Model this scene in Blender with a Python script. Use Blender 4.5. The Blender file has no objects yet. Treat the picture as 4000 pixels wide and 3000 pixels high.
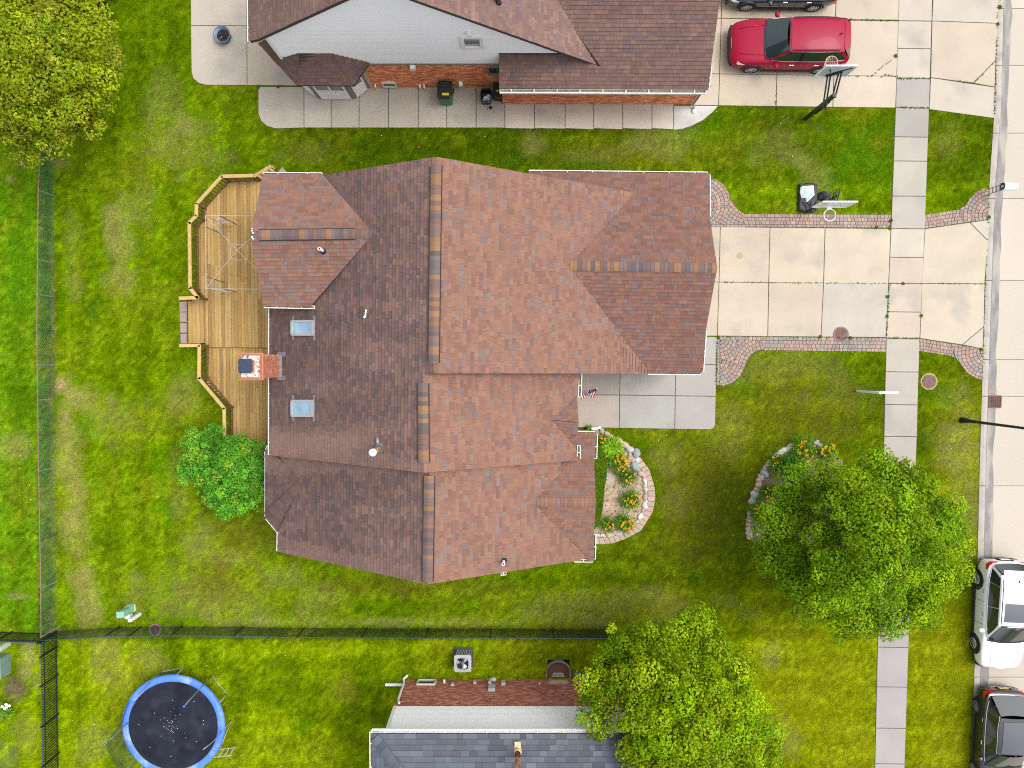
import bpy, math, random
import numpy as np
from mathutils import Vector, noise as mnoise
random.seed(11)
rng = np.random.default_rng(11)
sc = bpy.context.scene
COL = sc.collection

# ------------------------------------------------------------------ camera
CAM_H = 31.0            # a drone about 31 m above the lawn, tipped 1.75 degrees off plumb
FPX = 2852.0            # focal length in pixels of the 4000 px wide photograph
TILT = math.radians(1.75)
cam_d = bpy.data.cameras.new('camera')
cam_d.sensor_width = 36.0
cam_d.lens = 36.0 * FPX / 4000.0
cam_d.clip_end = 600.0
cam = bpy.data.objects.new('camera', cam_d)
COL.objects.link(cam)
cam.location = (0, 0, CAM_H)
cam.rotation_euler = (-TILT, 0, 0)
sc.camera = cam

# ------------------------------------------------------------------ sky and sun (soft overcast)
SUN_EL, SUN_AZ = 62.0, 75.0       # azimuth counted from +Y (image top) towards +X (image right)
world = bpy.data.worlds.new('World')
sc.world = world
world.use_nodes = True
wn, wl = world.node_tree.nodes, world.node_tree.links
wn.clear()
sky = wn.new('ShaderNodeTexSky')
sky.sky_type = 'NISHITA'
sky.sun_disc = False
sky.sun_elevation = math.radians(SUN_EL)
sky.sun_rotation = math.radians(SUN_AZ)
sky.air_density = 1.0
sky.dust_density = 4.0
sky.ozone_density = 1.0
hs = wn.new('ShaderNodeHueSaturation')
hs.inputs['Saturation'].default_value = 0.28      # cloud cover greys the sky
bg = wn.new('ShaderNodeBackground')
bg.inputs['Strength'].default_value = 0.15
wo = wn.new('ShaderNodeOutputWorld')
wl.new(sky.outputs[0], hs.inputs['Color'])
wl.new(hs.outputs[0], bg.inputs['Color'])
wl.new(bg.outputs[0], wo.inputs['Surface'])

sun_d = bpy.data.lights.new('sun', 'SUN')
sun_d.energy = 0.6
sun_d.angle = math.radians(24)
sun_d.color = (1.0, 0.955, 0.89)
sun = bpy.data.objects.new('sun', sun_d)
COL.objects.link(sun)
_e, _a = math.radians(SUN_EL), math.radians(SUN_AZ)
_dir = Vector((math.cos(_e) * math.sin(_a), math.cos(_e) * math.cos(_a), math.sin(_e)))
sun.rotation_euler = _dir.to_track_quat('Z', 'Y').to_euler()
sun.location = (0, 0, 60)

sc.view_settings.view_transform = 'Standard'
sc.view_settings.look = 'None'
sc.view_settings.exposure = 1.05
sc.view_settings.gamma = 1.0
sc.view_settings.use_curve_mapping = False
sc.cycles.max_bounces = 5
sc.cycles.use_denoising = False      # keep the fine grain of turf and leaves
sc.cycles.pixel_filter_type = 'BLACKMAN_HARRIS'
sc.cycles.filter_width = 1.1
sc.cycles.transparent_max_bounces = 16

# ------------------------------------------------------------------ measuring helpers
CT, ST = math.cos(TILT), math.sin(TILT)
CAMV = Vector((0, 0, CAM_H))

def ray(u, v):
    x, y = (u - 2000.0) / FPX, -(v - 1500.0) / FPX
    return Vector((x, y * CT - ST, -y * ST - CT))

def P(u, v, z=0.0):
    """Surveyed point: photo pixel (u, v) seen at real height z."""
    d = ray(u, v)
    t = (z - CAM_H) / d.z
    return CAMV + d * t

def PIX(p):
    q = Vector(p) - CAMV
    y = q.y * CT - q.z * ST
    z = q.y * ST + q.z * CT
    return 2000 + FPX * q.x / -z, 1500 - FPX * y / -z

def P2(u, v, z=0.0):
    p = P(u, v, z)
    return (p.x, p.y)

def plane3(a, b, c):
    n = (b - a).cross(c - a).normalized()
    if n.z < 0:
        n = -n
    return n, n.dot(a)

def PP(u, v, pl):
    d = ray(u, v)
    n, k = pl
    return CAMV + d * ((k - n.dot(CAMV)) / n.dot(d))

def lerp(a, b, t):
    return a + (b - a) * t

def interp(x, pts):
    if x <= pts[0][0]:
        return pts[0][1]
    for (x0, y0), (x1, y1) in zip(pts, pts[1:]):
        if x <= x1:
            return y0 + (y1 - y0) * (x - x0) / (x1 - x0)
    return pts[-1][1]

def clip_half(poly, px, py, nx, ny):
    out = []
    m = len(poly)
    for i in range(m):
        a, b = poly[i], poly[(i + 1) % m]
        da = (a[0] - px) * nx + (a[1] - py) * ny
        db = (b[0] - px) * nx + (b[1] - py) * ny
        if da >= 0:
            out.append(a)
        if (da >= 0) != (db >= 0):
            t = da / (da - db)
            out.append((a[0] + (b[0] - a[0]) * t, a[1] + (b[1] - a[1]) * t))
    return out

def clip_convex(subject, window):
    """Clip polygon `subject` (may be concave) by convex polygon `window`."""
    ar = sum(window[i][0] * window[(i + 1) % len(window)][1] - window[(i + 1) % len(window)][0] * window[i][1] for i in range(len(window)))
    s = 1 if ar > 0 else -1
    out = subject
    for i in range(len(window)):
        a, b = window[i], window[(i + 1) % len(window)]
        ex, ey = b[0] - a[0], b[1] - a[1]
        out = clip_half(out, a[0], a[1], -ey * s, ex * s)
        if len(out) < 3:
            return []
    res = []
    for p in out:
        if not res or abs(p[0] - res[-1][0]) + abs(p[1] - res[-1][1]) > 1e-5:
            res.append(p)
    while len(res) > 1 and abs(res[0][0] - res[-1][0]) + abs(res[0][1] - res[-1][1]) < 1e-5:
        res.pop()
    return res if len(res) >= 3 else []

def area2(poly):
    return 0.5 * sum(poly[i][0] * poly[(i + 1) % len(poly)][1] - poly[(i + 1) % len(poly)][0] * poly[i][1] for i in range(len(poly)))

def inside_np(xs, ys, poly):
    c = np.zeros(xs.shape, bool)
    n = len(poly)
    j = n - 1
    for i in range(n):
        xi, yi = poly[i]
        xj, yj = poly[j]
        if yi != yj:
            c ^= ((yi > ys) != (yj > ys)) & (xs < (xj - xi) * (ys - yi) / (yj - yi) + xi)
        j = i
    return c

def inside(x, y, poly):
    return bool(inside_np(np.array([x]), np.array([y]), poly)[0])

_lat = rng.random((256, 256))
def vnoise(x, y):
    xi, yi = np.floor(x).astype(int), np.floor(y).astype(int)
    fx, fy = x - xi, y - yi
    fx, fy = fx * fx * (3 - 2 * fx), fy * fy * (3 - 2 * fy)
    g = lambda a, b: _lat[a % 256, b % 256]
    return (g(xi, yi) * (1 - fx) + g(xi + 1, yi) * fx) * (1 - fy) + (g(xi, yi + 1) * (1 - fx) + g(xi + 1, yi + 1) * fx) * fy

def fbm(x, y, o=4):
    s, a, t = 0, 1.0, 0
    for k in range(o):
        s = s + a * vnoise(x * 2 ** k + 17.3 * k, y * 2 ** k + 5.1 * k)
        t += a
        a *= 0.55
    return s / t

def vn1(x, y):
    return float(fbm(np.array([x]), np.array([y]), 3)[0])

# ------------------------------------------------------------------ materials
MATS = {}
def mat(name, base=None, rough=0.8, n1=None, n2=None, bump=None, metal=0.0, coat=0.0, spec=0.4,
        trans=0.0, alpha=None, emit=None, stretch=None, tint=None):
    """Procedural material. base None reads the piece's own colour attribute. n1/n2: (scale per metre, amount)."""
    if name in MATS:
        return MATS[name]
    m = bpy.data.materials.new(name)
    m.use_nodes = True
    nt = m.node_tree
    N, L = nt.nodes, nt.links
    N.clear()
    out = N.new('ShaderNodeOutputMaterial')
    b = N.new('ShaderNodeBsdfPrincipled')
    b.inputs['Roughness'].default_value = rough
    b.inputs['Metallic'].default_value = metal
    b.inputs['Specular IOR Level'].default_value = spec
    if coat:
        b.inputs['Coat Weight'].default_value = coat
        b.inputs['Coat Roughness'].default_value = 0.06
    if base is None:
        at = N.new('ShaderNodeAttribute')
        at.attribute_name = 'Col'
        c = at.outputs['Color']
    else:
        rgb = N.new('ShaderNodeRGB')
        rgb.outputs[0].default_value = (*base, 1)
        c = rgb.outputs[0]
    geo = N.new('ShaderNodeNewGeometry')
    pos = geo.outputs['Position']
    if stretch:
        mp = N.new('ShaderNodeVectorMath')
        mp.operation = 'MULTIPLY'
        mp.inputs[1].default_value = stretch
        L.new(pos, mp.inputs[0])
        pos = mp.outputs[0]
    for k, nn in enumerate((n1, n2)):
        if not nn:
            continue
        tx = N.new('ShaderNodeTexNoise')
        tx.inputs['Scale'].default_value = nn[0]
        tx.inputs['Detail'].default_value = 4.0
        L.new(pos, tx.inputs['Vector'])
        mr = N.new('ShaderNodeMapRange')
        mr.inputs['From Min'].default_value = 0.28
        mr.inputs['From Max'].default_value = 0.72
        mr.inputs['To Min'].default_value = 1 - nn[1]
        mr.inputs['To Max'].default_value = 1 + nn[1]
        L.new(tx.outputs['Fac'], mr.inputs['Value'])
        sm = N.new('ShaderNodeVectorMath')
        sm.operation = 'SCALE'
        L.new(c, sm.inputs[0])
        L.new(mr.outputs[0], sm.inputs['Scale'])
        c = sm.outputs[0]
    if tint:      # (scale, colour, threshold lo, hi): irregular stains of a second colour
        tx = N.new('ShaderNodeTexNoise')
        tx.inputs['Scale'].default_value = tint[0]
        tx.inputs['Detail'].default_value = 5.0
        L.new(pos, tx.inputs['Vector'])
        mr = N.new('ShaderNodeMapRange')
        mr.inputs['From Min'].default_value = tint[2]
        mr.inputs['From Max'].default_value = tint[3]
        L.new(tx.outputs['Fac'], mr.inputs['Value'])
        mx = N.new('ShaderNodeMix')
        mx.data_type = 'RGBA'
        L.new(mr.outputs[0], mx.inputs[0])
        L.new(c, mx.inputs[6])
        mx.inputs[7].default_value = (*tint[1], 1)
        c = mx.outputs[2]
    L.new(c, b.inputs['Base Color'])
    if bump:
        tx = N.new('ShaderNodeTexNoise')
        tx.inputs['Scale'].default_value = bump[0]
        tx.inputs['Detail'].default_value = 3.0
        L.new(pos, tx.inputs['Vector'])
        bp = N.new('ShaderNodeBump')
        bp.inputs['Strength'].default_value = bump[1]
        bp.inputs['Distance'].default_value = bump[2]
        L.new(tx.outputs['Fac'], bp.inputs['Height'])
        L.new(bp.outputs[0], b.inputs['Normal'])
    sh = b.outputs[0]
    if trans:
        tr = N.new('ShaderNodeBsdfTranslucent')
        L.new(c, tr.inputs['Color'])
        mx = N.new('ShaderNodeMixShader')
        mx.inputs[0].default_value = trans
        L.new(sh, mx.inputs[1])
        L.new(tr.outputs[0], mx.inputs[2])
        sh = mx.outputs[0]
    if alpha is not None:
        tp = N.new('ShaderNodeBsdfTransparent')
        mx = N.new('ShaderNodeMixShader')
        mx.inputs[0].default_value = alpha
        L.new(tp.outputs[0], mx.inputs[1])
        L.new(sh, mx.inputs[2])
        sh = mx.outputs[0]
    L.new(sh, out.inputs['Surface'])
    MATS[name] = m
    return m

# ------------------------------------------------------------------ object helpers
ORG = {}
def make_mesh(name, V, F, C, m, smooth=False):
    me = bpy.data.meshes.new(name)
    me.from_pydata(V, [], F)
    if C is not None:
        ca = me.color_attributes.new('Col', 'FLOAT_COLOR', 'CORNER')
        arr = []
        for f, c in zip(F, C):
            arr.extend((c[0], c[1], c[2], 1.0) * len(f))
        ca.data.foreach_set('color', arr)
    if smooth:
        me.polygons.foreach_set('use_smooth', [True] * len(me.polygons))
    if m:
        me.materials.append(m)
    return me

def tag(o, label=None, cat=None, group=None, kind=None):
    if label: o['label'] = label
    if cat: o['category'] = cat
    if group: o['group'] = group
    if kind: o['kind'] = kind
    return o

def link(name, me, parent=None, org=None):
    o = bpy.data.objects.new(name, me)
    COL.objects.link(o)
    if parent is not None:
        o.parent = parent
        ORG[o.name] = ORG[parent.name]
    else:
        o.location = org
        ORG[o.name] = Vector(org)
    return o

def thing(name, loc, label=None, cat=None, group=None, kind=None):
    o = bpy.data.objects.new(name, None)
    COL.objects.link(o)
    o.empty_display_size = 0.2
    o.location = loc
    ORG[o.name] = Vector(loc)
    return tag(o, label, cat, group, kind)

class MB:
    """Collects shapes in world coordinates; build() links them as one mesh object."""
    def __init__(s, col=(0.5, 0.5, 0.5)):
        s.V, s.F, s.C, s.col = [], [], [], col
    def add(s, verts, faces, col=None):
        o = len(s.V)
        s.V.extend(tuple(v) for v in verts)
        c = col or s.col
        for f in faces:
            s.F.append(tuple(i + o for i in f))
            s.C.append(c)
        return s
    def box(s, c, size, rz=0.0, col=None, top=1.0):
        ca, sa = math.cos(rz), math.sin(rz)
        hx, hy, hz = size[0] / 2, size[1] / 2, size[2] / 2
        vs = []
        for dz in (-1, 1):
            k = top if dz > 0 else 1.0
            for dx, dy in ((-1, -1), (1, -1), (1, 1), (-1, 1)):
                x, y = dx * hx * k, dy * hy * k
                vs.append((c[0] + x * ca - y * sa, c[1] + x * sa + y * ca, c[2] + dz * hz))
        return s.add(vs, [(3, 2, 1, 0), (4, 5, 6, 7), (0, 1, 5, 4), (1, 2, 6, 5), (2, 3, 7, 6), (3, 0, 4, 7)], col)
    def prism(s, poly, z0, z1, col=None, inset=0.0):
        """Vertical prism over a plan polygon; inset chamfers the top edge."""
        if area2(poly) < 0:
            poly = poly[::-1]
        n = len(poly)
        vs = [(x, y, z0) for x, y in poly]
        fs = []
        if inset > 0:
            cx, cy = sum(p[0] for p in poly) / n, sum(p[1] for p in poly) / n
            vs += [(x, y, z1 - inset) for x, y in poly]
            def sh(p):
                d = math.hypot(p[0] - cx, p[1] - cy) or 1
                k = max(0.0, 1 - inset * 1.2 / d)
                return (cx + (p[0] - cx) * k, cy + (p[1] - cy) * k, z1)
            vs += [sh(p) for p in poly]
            fs.append(tuple(range(2 * n, 3 * n)))
            for i in range(n):
                j = (i + 1) % n
                fs += [(i, j, n + j, n + i), (n + i, n + j, 2 * n + j, 2 * n + i)]
        else:
            vs += [(x, y, z1) for x, y in poly]
            fs.append(tuple(range(n, 2 * n)))
            for i in range(n):
                j = (i + 1) % n
                fs.append((i, j, n + j, n + i))
        return s.add(vs, fs, col)
    def slab(s, pts, t, col=None):
        """Flat 3D polygon given a thickness t downwards."""
        n = len(pts)
        vs = [tuple(p) for p in pts] + [(p[0], p[1], p[2] - t) for p in pts]
        ar = area2([(p[0], p[1]) for p in pts])
        f = tuple(range(n)) if ar > 0 else tuple(range(n - 1, -1, -1))
        g = tuple(i + n for i in reversed(f))
        fs = [f, g]
        for i in range(n):
            a, b = f[i], f[(i + 1) % n]
            fs.append((a, a + n, b + n, b))
        return s.add(vs, fs, col)
    def beam(s, a, b, w, h, col=None, up=(0, 0, 1)):
        """Rectangular bar from a to b; w sideways, h along up."""
        a, b = Vector(a), Vector(b)
        d = (b - a).normalized()
        sd = d.cross(Vector(up))
        if sd.length < 1e-4:
            sd = d.cross(Vector((0, 1, 0)))
        sd.normalize()
        u = sd.cross(d).normalized()
        vs = []
        for p in (a, b):
            for i, j in ((-1, -1), (1, -1), (1, 1), (-1, 1)):
                vs.append(p + sd * (w / 2 * i) + u * (h / 2 * j))
        return s.add(vs, [(3, 2, 1, 0), (4, 5, 6, 7), (0, 1, 5, 4), (1, 2, 6, 5), (2, 3, 7, 6), (3, 0, 4, 7)], col)
    def tube(s, pts, r, n=8, col=None, cap=True):
        pts = [Vector(p) for p in pts]
        m = len(pts)
        rs = r if isinstance(r, (list, tuple)) else [r] * m
        vs, fs = [], []
        ref = None
        for i, p in enumerate(pts):
            d = (pts[min(i + 1, m - 1)] - pts[max(i - 1, 0)]).normalized()
            if ref is None:
                ref = d.cross(Vector((0, 0, 1)))
                if ref.length < 1e-3:
                    ref = d.cross(Vector((0, 1, 0)))
            ref = (ref - d * ref.dot(d)).normalized()
            w = d.cross(ref)
            for k in range(n):
                t = 2 * math.pi * k / n
                vs.append(p + (ref * math.cos(t) + w * math.sin(t)) * rs[i])
        for i in range(m - 1):
            for k in range(n):
                a, b = i * n + k, i * n + (k + 1) % n
                fs.append((a, b, b + n, a + n))
        if cap:
            fs.append(tuple(range(n - 1, -1, -1)))
            fs.append(tuple((m - 1) * n + k for k in range(n)))
        return s.add(vs, fs, col)
    def lathe(s, c, prof, n=24, col=None, cols=None):
        """Surface of revolution about the vertical through c; prof [(r, z), ...]."""
        vs = []
        for r, z in prof:
            for k in range(n):
                t = 2 * math.pi * k / n
                vs.append((c[0] + r * math.cos(t), c[1] + r * math.sin(t), c[2] + z))
        o = len(s.V)
        s.V.extend(vs)
        for i in range(len(prof) - 1):
            cc = cols[i] if cols else (col or s.col)
            for k in range(n):
                a, b = i * n + k, i * n + (k + 1) % n
                s.F.append((o + a, o + b, o + b + n, o + a + n))
                s.C.append(cc)
        return s
    def disc(s, c, r, n=24, col=None, z=None):
        vs = [(c[0] + r * math.cos(2 * math.pi * k / n), c[1] + r * math.sin(2 * math.pi * k / n), c[2]) for k in range(n)]
        return s.add(vs, [tuple(range(n))], col)
    def ball(s, c, r, col=None, nu=10, nv=6, rz=0.0, jit=0.0, seed=0):
        r = r if isinstance(r, (tuple, list)) else (r, r, r)
        rr = random.Random(seed)
        ph = (rr.random() * 9, rr.random() * 9, rr.random() * 9)
        vs = []
        ca, sa = math.cos(rz), math.sin(rz)
        for i in range(nv + 1):
            t = math.pi * i / nv
            for k in range(nu):
                p = 2 * math.pi * k / nu
                d = Vector((math.sin(t) * math.cos(p), math.sin(t) * math.sin(p), math.cos(t)))
                q = 1.0 + (jit * mnoise.noise(d * 1.3 + Vector(ph)) if jit else 0)
                x, y, z = d.x * r[0] * q, d.y * r[1] * q, d.z * r[2] * q
                vs.append((c[0] + x * ca - y * sa, c[1] + x * sa + y * ca, c[2] + z))
        fs = []
        for i in range(nv):
            for k in range(nu):
                a, b = i * nu + k, i * nu + (k + 1) % nu
                if i == 0:
                    fs.append((a, a + nu, b + nu))
                elif i == nv - 1:
                    fs.append((a, a + nu, b))
                else:
                    fs.append((a, a + nu, b + nu, b))
        return s.add(vs, fs, col)
    def grid(s, rows, col=None, flip=False):
        m, n = len(rows), len(rows[0])
        fs = []
        for i in range(m - 1):
            for j in range(n - 1):
                f = (i * n + j, i * n + j + 1, (i + 1) * n + j + 1, (i + 1) * n + j)
                fs.append(f[::-1] if flip else f)
        return s.add([p for r in rows for p in r], fs, col)
    def build(s, name, m, parent=None, smooth=False, label=None, cat=None, group=None, kind=None, org=None):
        if parent is not None:
            o0 = ORG[parent.name]
        elif org is not None:
            o0 = Vector(org)
        else:
            A = np.array(s.V)
            lo, hi = A.min(0), A.max(0)
            o0 = Vector(((lo[0] + hi[0]) / 2, (lo[1] + hi[1]) / 2, lo[2]))
        V = [(v[0] - o0[0], v[1] - o0[1], v[2] - o0[2]) for v in s.V]
        me = make_mesh(name, V, s.F, s.C, m, smooth)
        o = link(name, me, parent, o0)
        return tag(o, label, cat, group, kind)

def pieces(parent, name, items, m, keep=300, rest=None):
    """items: [(verts, faces, colour, size)]: the `keep` largest are objects of their own, the others one joined part."""
    items.sort(key=lambda t: -t[3])
    for V, F, C, a in items[:keep]:
        b = MB(C)
        b.add(V, F)
        b.build(name, m, parent)
    if len(items) > keep:
        b = MB()
        for V, F, C, a in items[keep:]:
            b.add(V, F, C)
        b.build(rest or name + 's', m, parent, kind='stuff')

def vary(c, a=0.1, h=0.0):
    k = 1 + random.uniform(-a, a)
    return tuple(max(0.0, x * k * (1 + random.uniform(-h, h))) for x in c)

HARD = []      # plan polygons where no lawn grows
# ================================================================== the setting
M_CONC = mat('concrete', None, 0.9, n1=(0.9, 0.07), n2=(38.0, 0.10), bump=(120.0, 0.25, 0.004), tint=(0.55, (0.25, 0.24, 0.215), 0.56, 0.82))
M_SOILJ = mat('joint_soil', (0.075, 0.06, 0.04), 0.95, n1=(14, 0.4))
M_PAVER = mat('paver_stone', None, 0.9, n1=(30.0, 0.14), n2=(4.0, 0.06), bump=(90.0, 0.3, 0.004))
M_SOIL = mat('bed_soil', (0.40, 0.31, 0.215), 0.97, n1=(9.0, 0.28), n2=(45.0, 0.25), bump=(30.0, 0.9, 0.03), tint=(7.0, (0.17, 0.115, 0.07), 0.56, 0.66))
M_KERB = mat('kerb_concrete', None, 0.9, n1=(1.3, 0.10), n2=(40.0, 0.10), tint=(1.6, (0.22, 0.205, 0.20), 0.52, 0.7))
M_STREET = mat('street_concrete', None, 0.9, n1=(0.35, 0.06), n2=(30.0, 0.08), bump=(150.0, 0.2, 0.003), tint=(0.45, (0.41, 0.33, 0.24), 0.60, 0.78), stretch=(1.0, 0.35, 1.0))

WARM = (0.415, 0.355, 0.275)
PALE = (0.395, 0.352, 0.290)
GREY = (0.345, 0.315, 0.270)
DGREY = (0.285, 0.266, 0.238)

def inset_convex(poly, d):
    if area2(poly) < 0:
        poly = poly[::-1]
    out = list(poly)
    n = len(poly)
    for i in range(n):
        a, b = poly[i], poly[(i + 1) % n]
        ex, ey = b[0] - a[0], b[1] - a[1]
        l = math.hypot(ex, ey)
        if l < 1e-6:
            continue
        nx, ny = -ey / l, ex / l
        out = clip_half(out, a[0] + nx * d, a[1] + ny * d, nx, ny)
    return out

def slab_area(name, quads, z=0.03, gap=0.026, base_z=0.006, mt=M_CONC, piece='slab', group=None, add_hard=True, z0=-0.10):
    """A paved area: a dark bedding sheet with each slab a piece of its own. quads: [(pixel polygon, colour)]."""
    polys = [([P2(u, v) for u, v in q], c) for q, c in quads]
    b = MB()
    for pl, c in polys:
        if area2(pl) < 0:
            pl = pl[::-1]
        b.add([(x, y, base_z) for x, y in pl], [tuple(range(len(pl)))])
        if add_hard:
            HARD.append(pl)
    root = b.build(name, M_SOILJ, kind='structure')
    for pl, c in polys:
        q = inset_convex(pl, gap / 2)
        if len(q) < 3:
            continue
        s = MB(vary(c, 0.035, 0.012))
        s.prism(q, z0, z + random.uniform(-0.004, 0.004), inset=0.008)
        s.build(piece, mt, root)
    return root

# far ground under everything, out to the horizon
b = MB()
b.add([(-250, -250, -0.35), (250, -250, -0.35), (250, 250, -0.35), (-250, 250, -0.35)], [(0, 1, 2, 3)])
b.build('ground', mat('far_ground', (0.085, 0.115, 0.02), 0.95, n1=(0.2, 0.25), n2=(8, 0.3)), kind='structure')

# ---- street edge (photo pixels of the back of the kerb)
EDGE = [(-900, 3925), (0, 3897), (400, 3887), (750, 3863), (1100, 3850), (1400, 3840), (1750, 3829), (2250, 3817), (2600, 3807), (3000, 3794), (3900, 3766)]
def edge_u(v):
    return interp(v, EDGE)

STREET_Z = -0.10
KW = 24        # kerb width in pixels
joints = [-900, -560, -250, 33, 255, 520, 775, 1095, 1405, 1548, 1898, 2270, 2645, 2990, 3400, 3900]
quads = []
for v0, v1 in zip(joints, joints[1:]):
    for k, (a, bb) in enumerate(((0, 470), (470, 940))):
        q = [P2(edge_u(v0) + KW + a, v0, STREET_Z), P2(edge_u(v0) + KW + bb, v0, STREET_Z), P2(edge_u(v1) + KW + bb, v1, STREET_Z), P2(edge_u(v1) + KW + a, v1, STREET_Z)]
        quads.append(q)
b = MB()
allq = [P2(edge_u(v) + KW - 6, v, STREET_Z) for v in joints] + [P2(edge_u(v) + 960, v, STREET_Z) for v in reversed(joints)]
b.add([(x, y, STREET_Z - 0.012) for x, y in allq], [tuple(range(len(allq)))])
street = b.build('street', mat('street_joint', (0.10, 0.085, 0.07), 0.95), kind='structure')
for q in quads:
    s = MB(vary((0.425, 0.382, 0.318), 0.03, 0.01))
    s.prism(inset_convex(q, 0.012), STREET_Z - 0.2, STREET_Z)
    s.build('slab', M_STREET, street)
# strip of grey grime along the gutter: thin silt lying on the slabs
b = MB()
vs = vs_street = list(range(-900, 3901, 60))
for w0, w1, zz, key in ((1, 30, 0.004, 0),):
    L_ = [P(edge_u(v) + KW + w0, v, STREET_Z + zz) for v in vs]
    R_ = [P(edge_u(v) + KW + w1 + 3 * math.sin(v * 0.013) + 2 * math.sin(v * 0.041) + random.uniform(-3, 3), v, STREET_Z + zz) for v in vs]
    b.grid([[a, c] for a, c in zip(L_, R_)])
b.build('gutter_silt', mat('gutter_silt', (0.215, 0.20, 0.19), 0.95, n1=(2.0, 0.22), n2=(24.0, 0.2), tint=(1.2, (0.33, 0.30, 0.26), 0.50, 0.62), stretch=(2.0, 0.5, 1)), street, kind='stuff')
# kerb in lengths
kerb = thing('kerb', P(3850, 1500, 0), kind='structure')
kj = joints
def kerb_prof(v):
    u = edge_u(v)
    return [P(u, v, -0.2), P(u, v, 0.022), P(u + 13, v, 0.02), P(u + 19, v, 0.0), P(u + KW, v, STREET_Z - 0.004), P(u + KW, v, -0.2)]
for v0, v1 in zip(kj, kj[1:]):
    n = max(2, int((v1 - v0) / 60))
    s = MB(vary((0.33, 0.30, 0.265), 0.05, 0.015))
    s.grid([kerb_prof(lerp(v0 + 1.2, v1 - 1.2, i / n)) for i in range(n + 1)], flip=True)
    s.build('kerb_length', M_KERB, kerb)
HARD.append([P2(edge_u(v) + 1, v) for v in vs] + [P2(edge_u(v) + 1200, v) for v in reversed(vs)])

# ---- pavement (sidewalk) slabs
SL = [(-600, 3530), (0, 3510), (450, 3496), (895, 3479), (1310, 3461), (1550, 3455), (1700, 3452), (2500, 3427), (3000, 3416), (3700, 3398)]
SR = [(-600, 3660), (0, 3641), (450, 3628), (895, 3612), (1310, 3592), (1550, 3585), (1700, 3581), (2500, 3549), (3000, 3533), (3700, 3508)]
sj = [-600, -480, -360, -240, -130, -25, 82, 190, 305, 421, 535, 629, 766, 893, 1005, 1107, 1218, 1322, 1452, 1580, 1704, 1828, 1950, 2072, 2196, 2318, 2420, 2527, 2682, 2843, 2982, 3120, 3260, 3400, 3550, 3700]
quads = []
for v0, v1 in zip(sj, sj[1:]):
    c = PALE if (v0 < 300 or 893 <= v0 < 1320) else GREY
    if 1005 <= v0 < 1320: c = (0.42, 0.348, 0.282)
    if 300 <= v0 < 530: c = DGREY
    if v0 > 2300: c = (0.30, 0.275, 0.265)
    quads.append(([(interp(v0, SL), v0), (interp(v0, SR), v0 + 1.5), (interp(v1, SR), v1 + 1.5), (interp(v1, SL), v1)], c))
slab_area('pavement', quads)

# ---- main driveway
def row(us0, us1, v0, v1, cols, dv=0.011):
    """slabs between two horizontal joints; us at the top and bottom joint"""
    r = []
    for i in range(len(us0) - 1):
        y = lambda u, v: v + (u - us0[0]) * dv
        r.append(([(us0[i], y(us0[i], v0)), (us0[i + 1], y(us0[i + 1], v0)), (us1[i + 1], y(us1[i + 1], v1)), (us1[i], y(us1[i], v1))], cols[i]))
    return r
T, Mi, B = [2690, 2813, 3007, 3222, 3479], [2690, 2808, 3002, 3216, 3470], [2690, 2801, 2998, 3206, 3461]
q = row(T, Mi, 885, 1101, [WARM, WARM, WARM, WARM]) + row(Mi, B, 1101, 1312, [WARM, WARM, WARM, (0.372, 0.335, 0.285)], 0.008)
# aprons between pavement and street
q += [([(3612, 894), (3787, 869), (3858, 941), (3845, 1109), (3599, 1107)], WARM), ([(3787, 869), (3863, 858), (3860, 942), (3858, 941)], PALE),
      ([(3599, 1107), (3846, 1109), (3842, 1276), (3757, 1347), (3592, 1322)], WARM), ([(3842, 1276), (3838, 1363), (3757, 1347)], PALE)]
slab_area('driveway', q)

# ---- neighbour's driveway to the north
T0, T1, T2, T3 = [2700, 2824, 3053, 3268, 3514], [2700, 2817, 3042, 3262, 3509], [2700, 2810, 3034, 3256, 3502], [2700, 2806, 3030, 3252, 3497]
q = row([x + 6 for x in T0], T0, -330, -140, [WARM] * 4) + row(T0, T1, -140, 71, [WARM] * 4) + row(T1, T2, 71, 288, [WARM] * 4, 0.014) + row(T2, T3, 288, 412, [WARM] * 4, 0.013)
q += [([(3650, -140), (3903, -140), (3896, 92), (3639, 83)], PALE), ([(3639, 83), (3896, 92), (3888, 236), (3802, 326), (3634, 304)], WARM), ([(3888, 236), (3886, 341), (3802, 326)], WARM),
      ([(3634, 304), (3886, 341), (3884, 463), (3628, 428)], PALE)]
slab_area('driveway', q)

# ---- neighbour's patio and side path
q = [([(745, -200), (965, -200), (965, 102), (746, 101)], PALE),
     ([(746, 101), (965, 102), (966, 334), (806, 333), (776, 326), (755, 307), (748, 280)], PALE),
     ([(965, -200), (1210, -200), (1210, 102), (965, 102)], PALE), ([(965, 102), (1210, 102), (1215, 336), (966, 334)], WARM)]
slab_area('patio', q)
pj = [1188, 1294, 1403, 1518, 1634, 1745, 1860, 1972]
q = [([(1009, 339), (1188, 340), (1188, 500), (1075, 503), (1042, 493), (1020, 473), (1009, 445)], PALE)]
for u0, u1 in zip(pj, pj[1:]):
    q.append(([(u0, 325), (u1, 325), (u1, 500), (u0, 500)], (0.40, 0.365, 0.30) if u0 > 1290 else (0.42, 0.385, 0.32)))
pj = [1972, 2087, 2207, 2319, 2432, 2546, 2631]
for i, (u0, u1) in enumerate(zip(pj, pj[1:])):
    q.append(([(u0, 385), (u1, 385), (u1, 507 if u0 > 2087 else 504), (u0, 502)], (0.47, 0.42, 0.35)))
q.append(([(2631, 412), (2806, 414), (2782, 441), (2748, 469), (2702, 493), (2665, 505), (2631, 509)], (0.45, 0.44, 0.42)))
slab_area('side_path', q)

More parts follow.
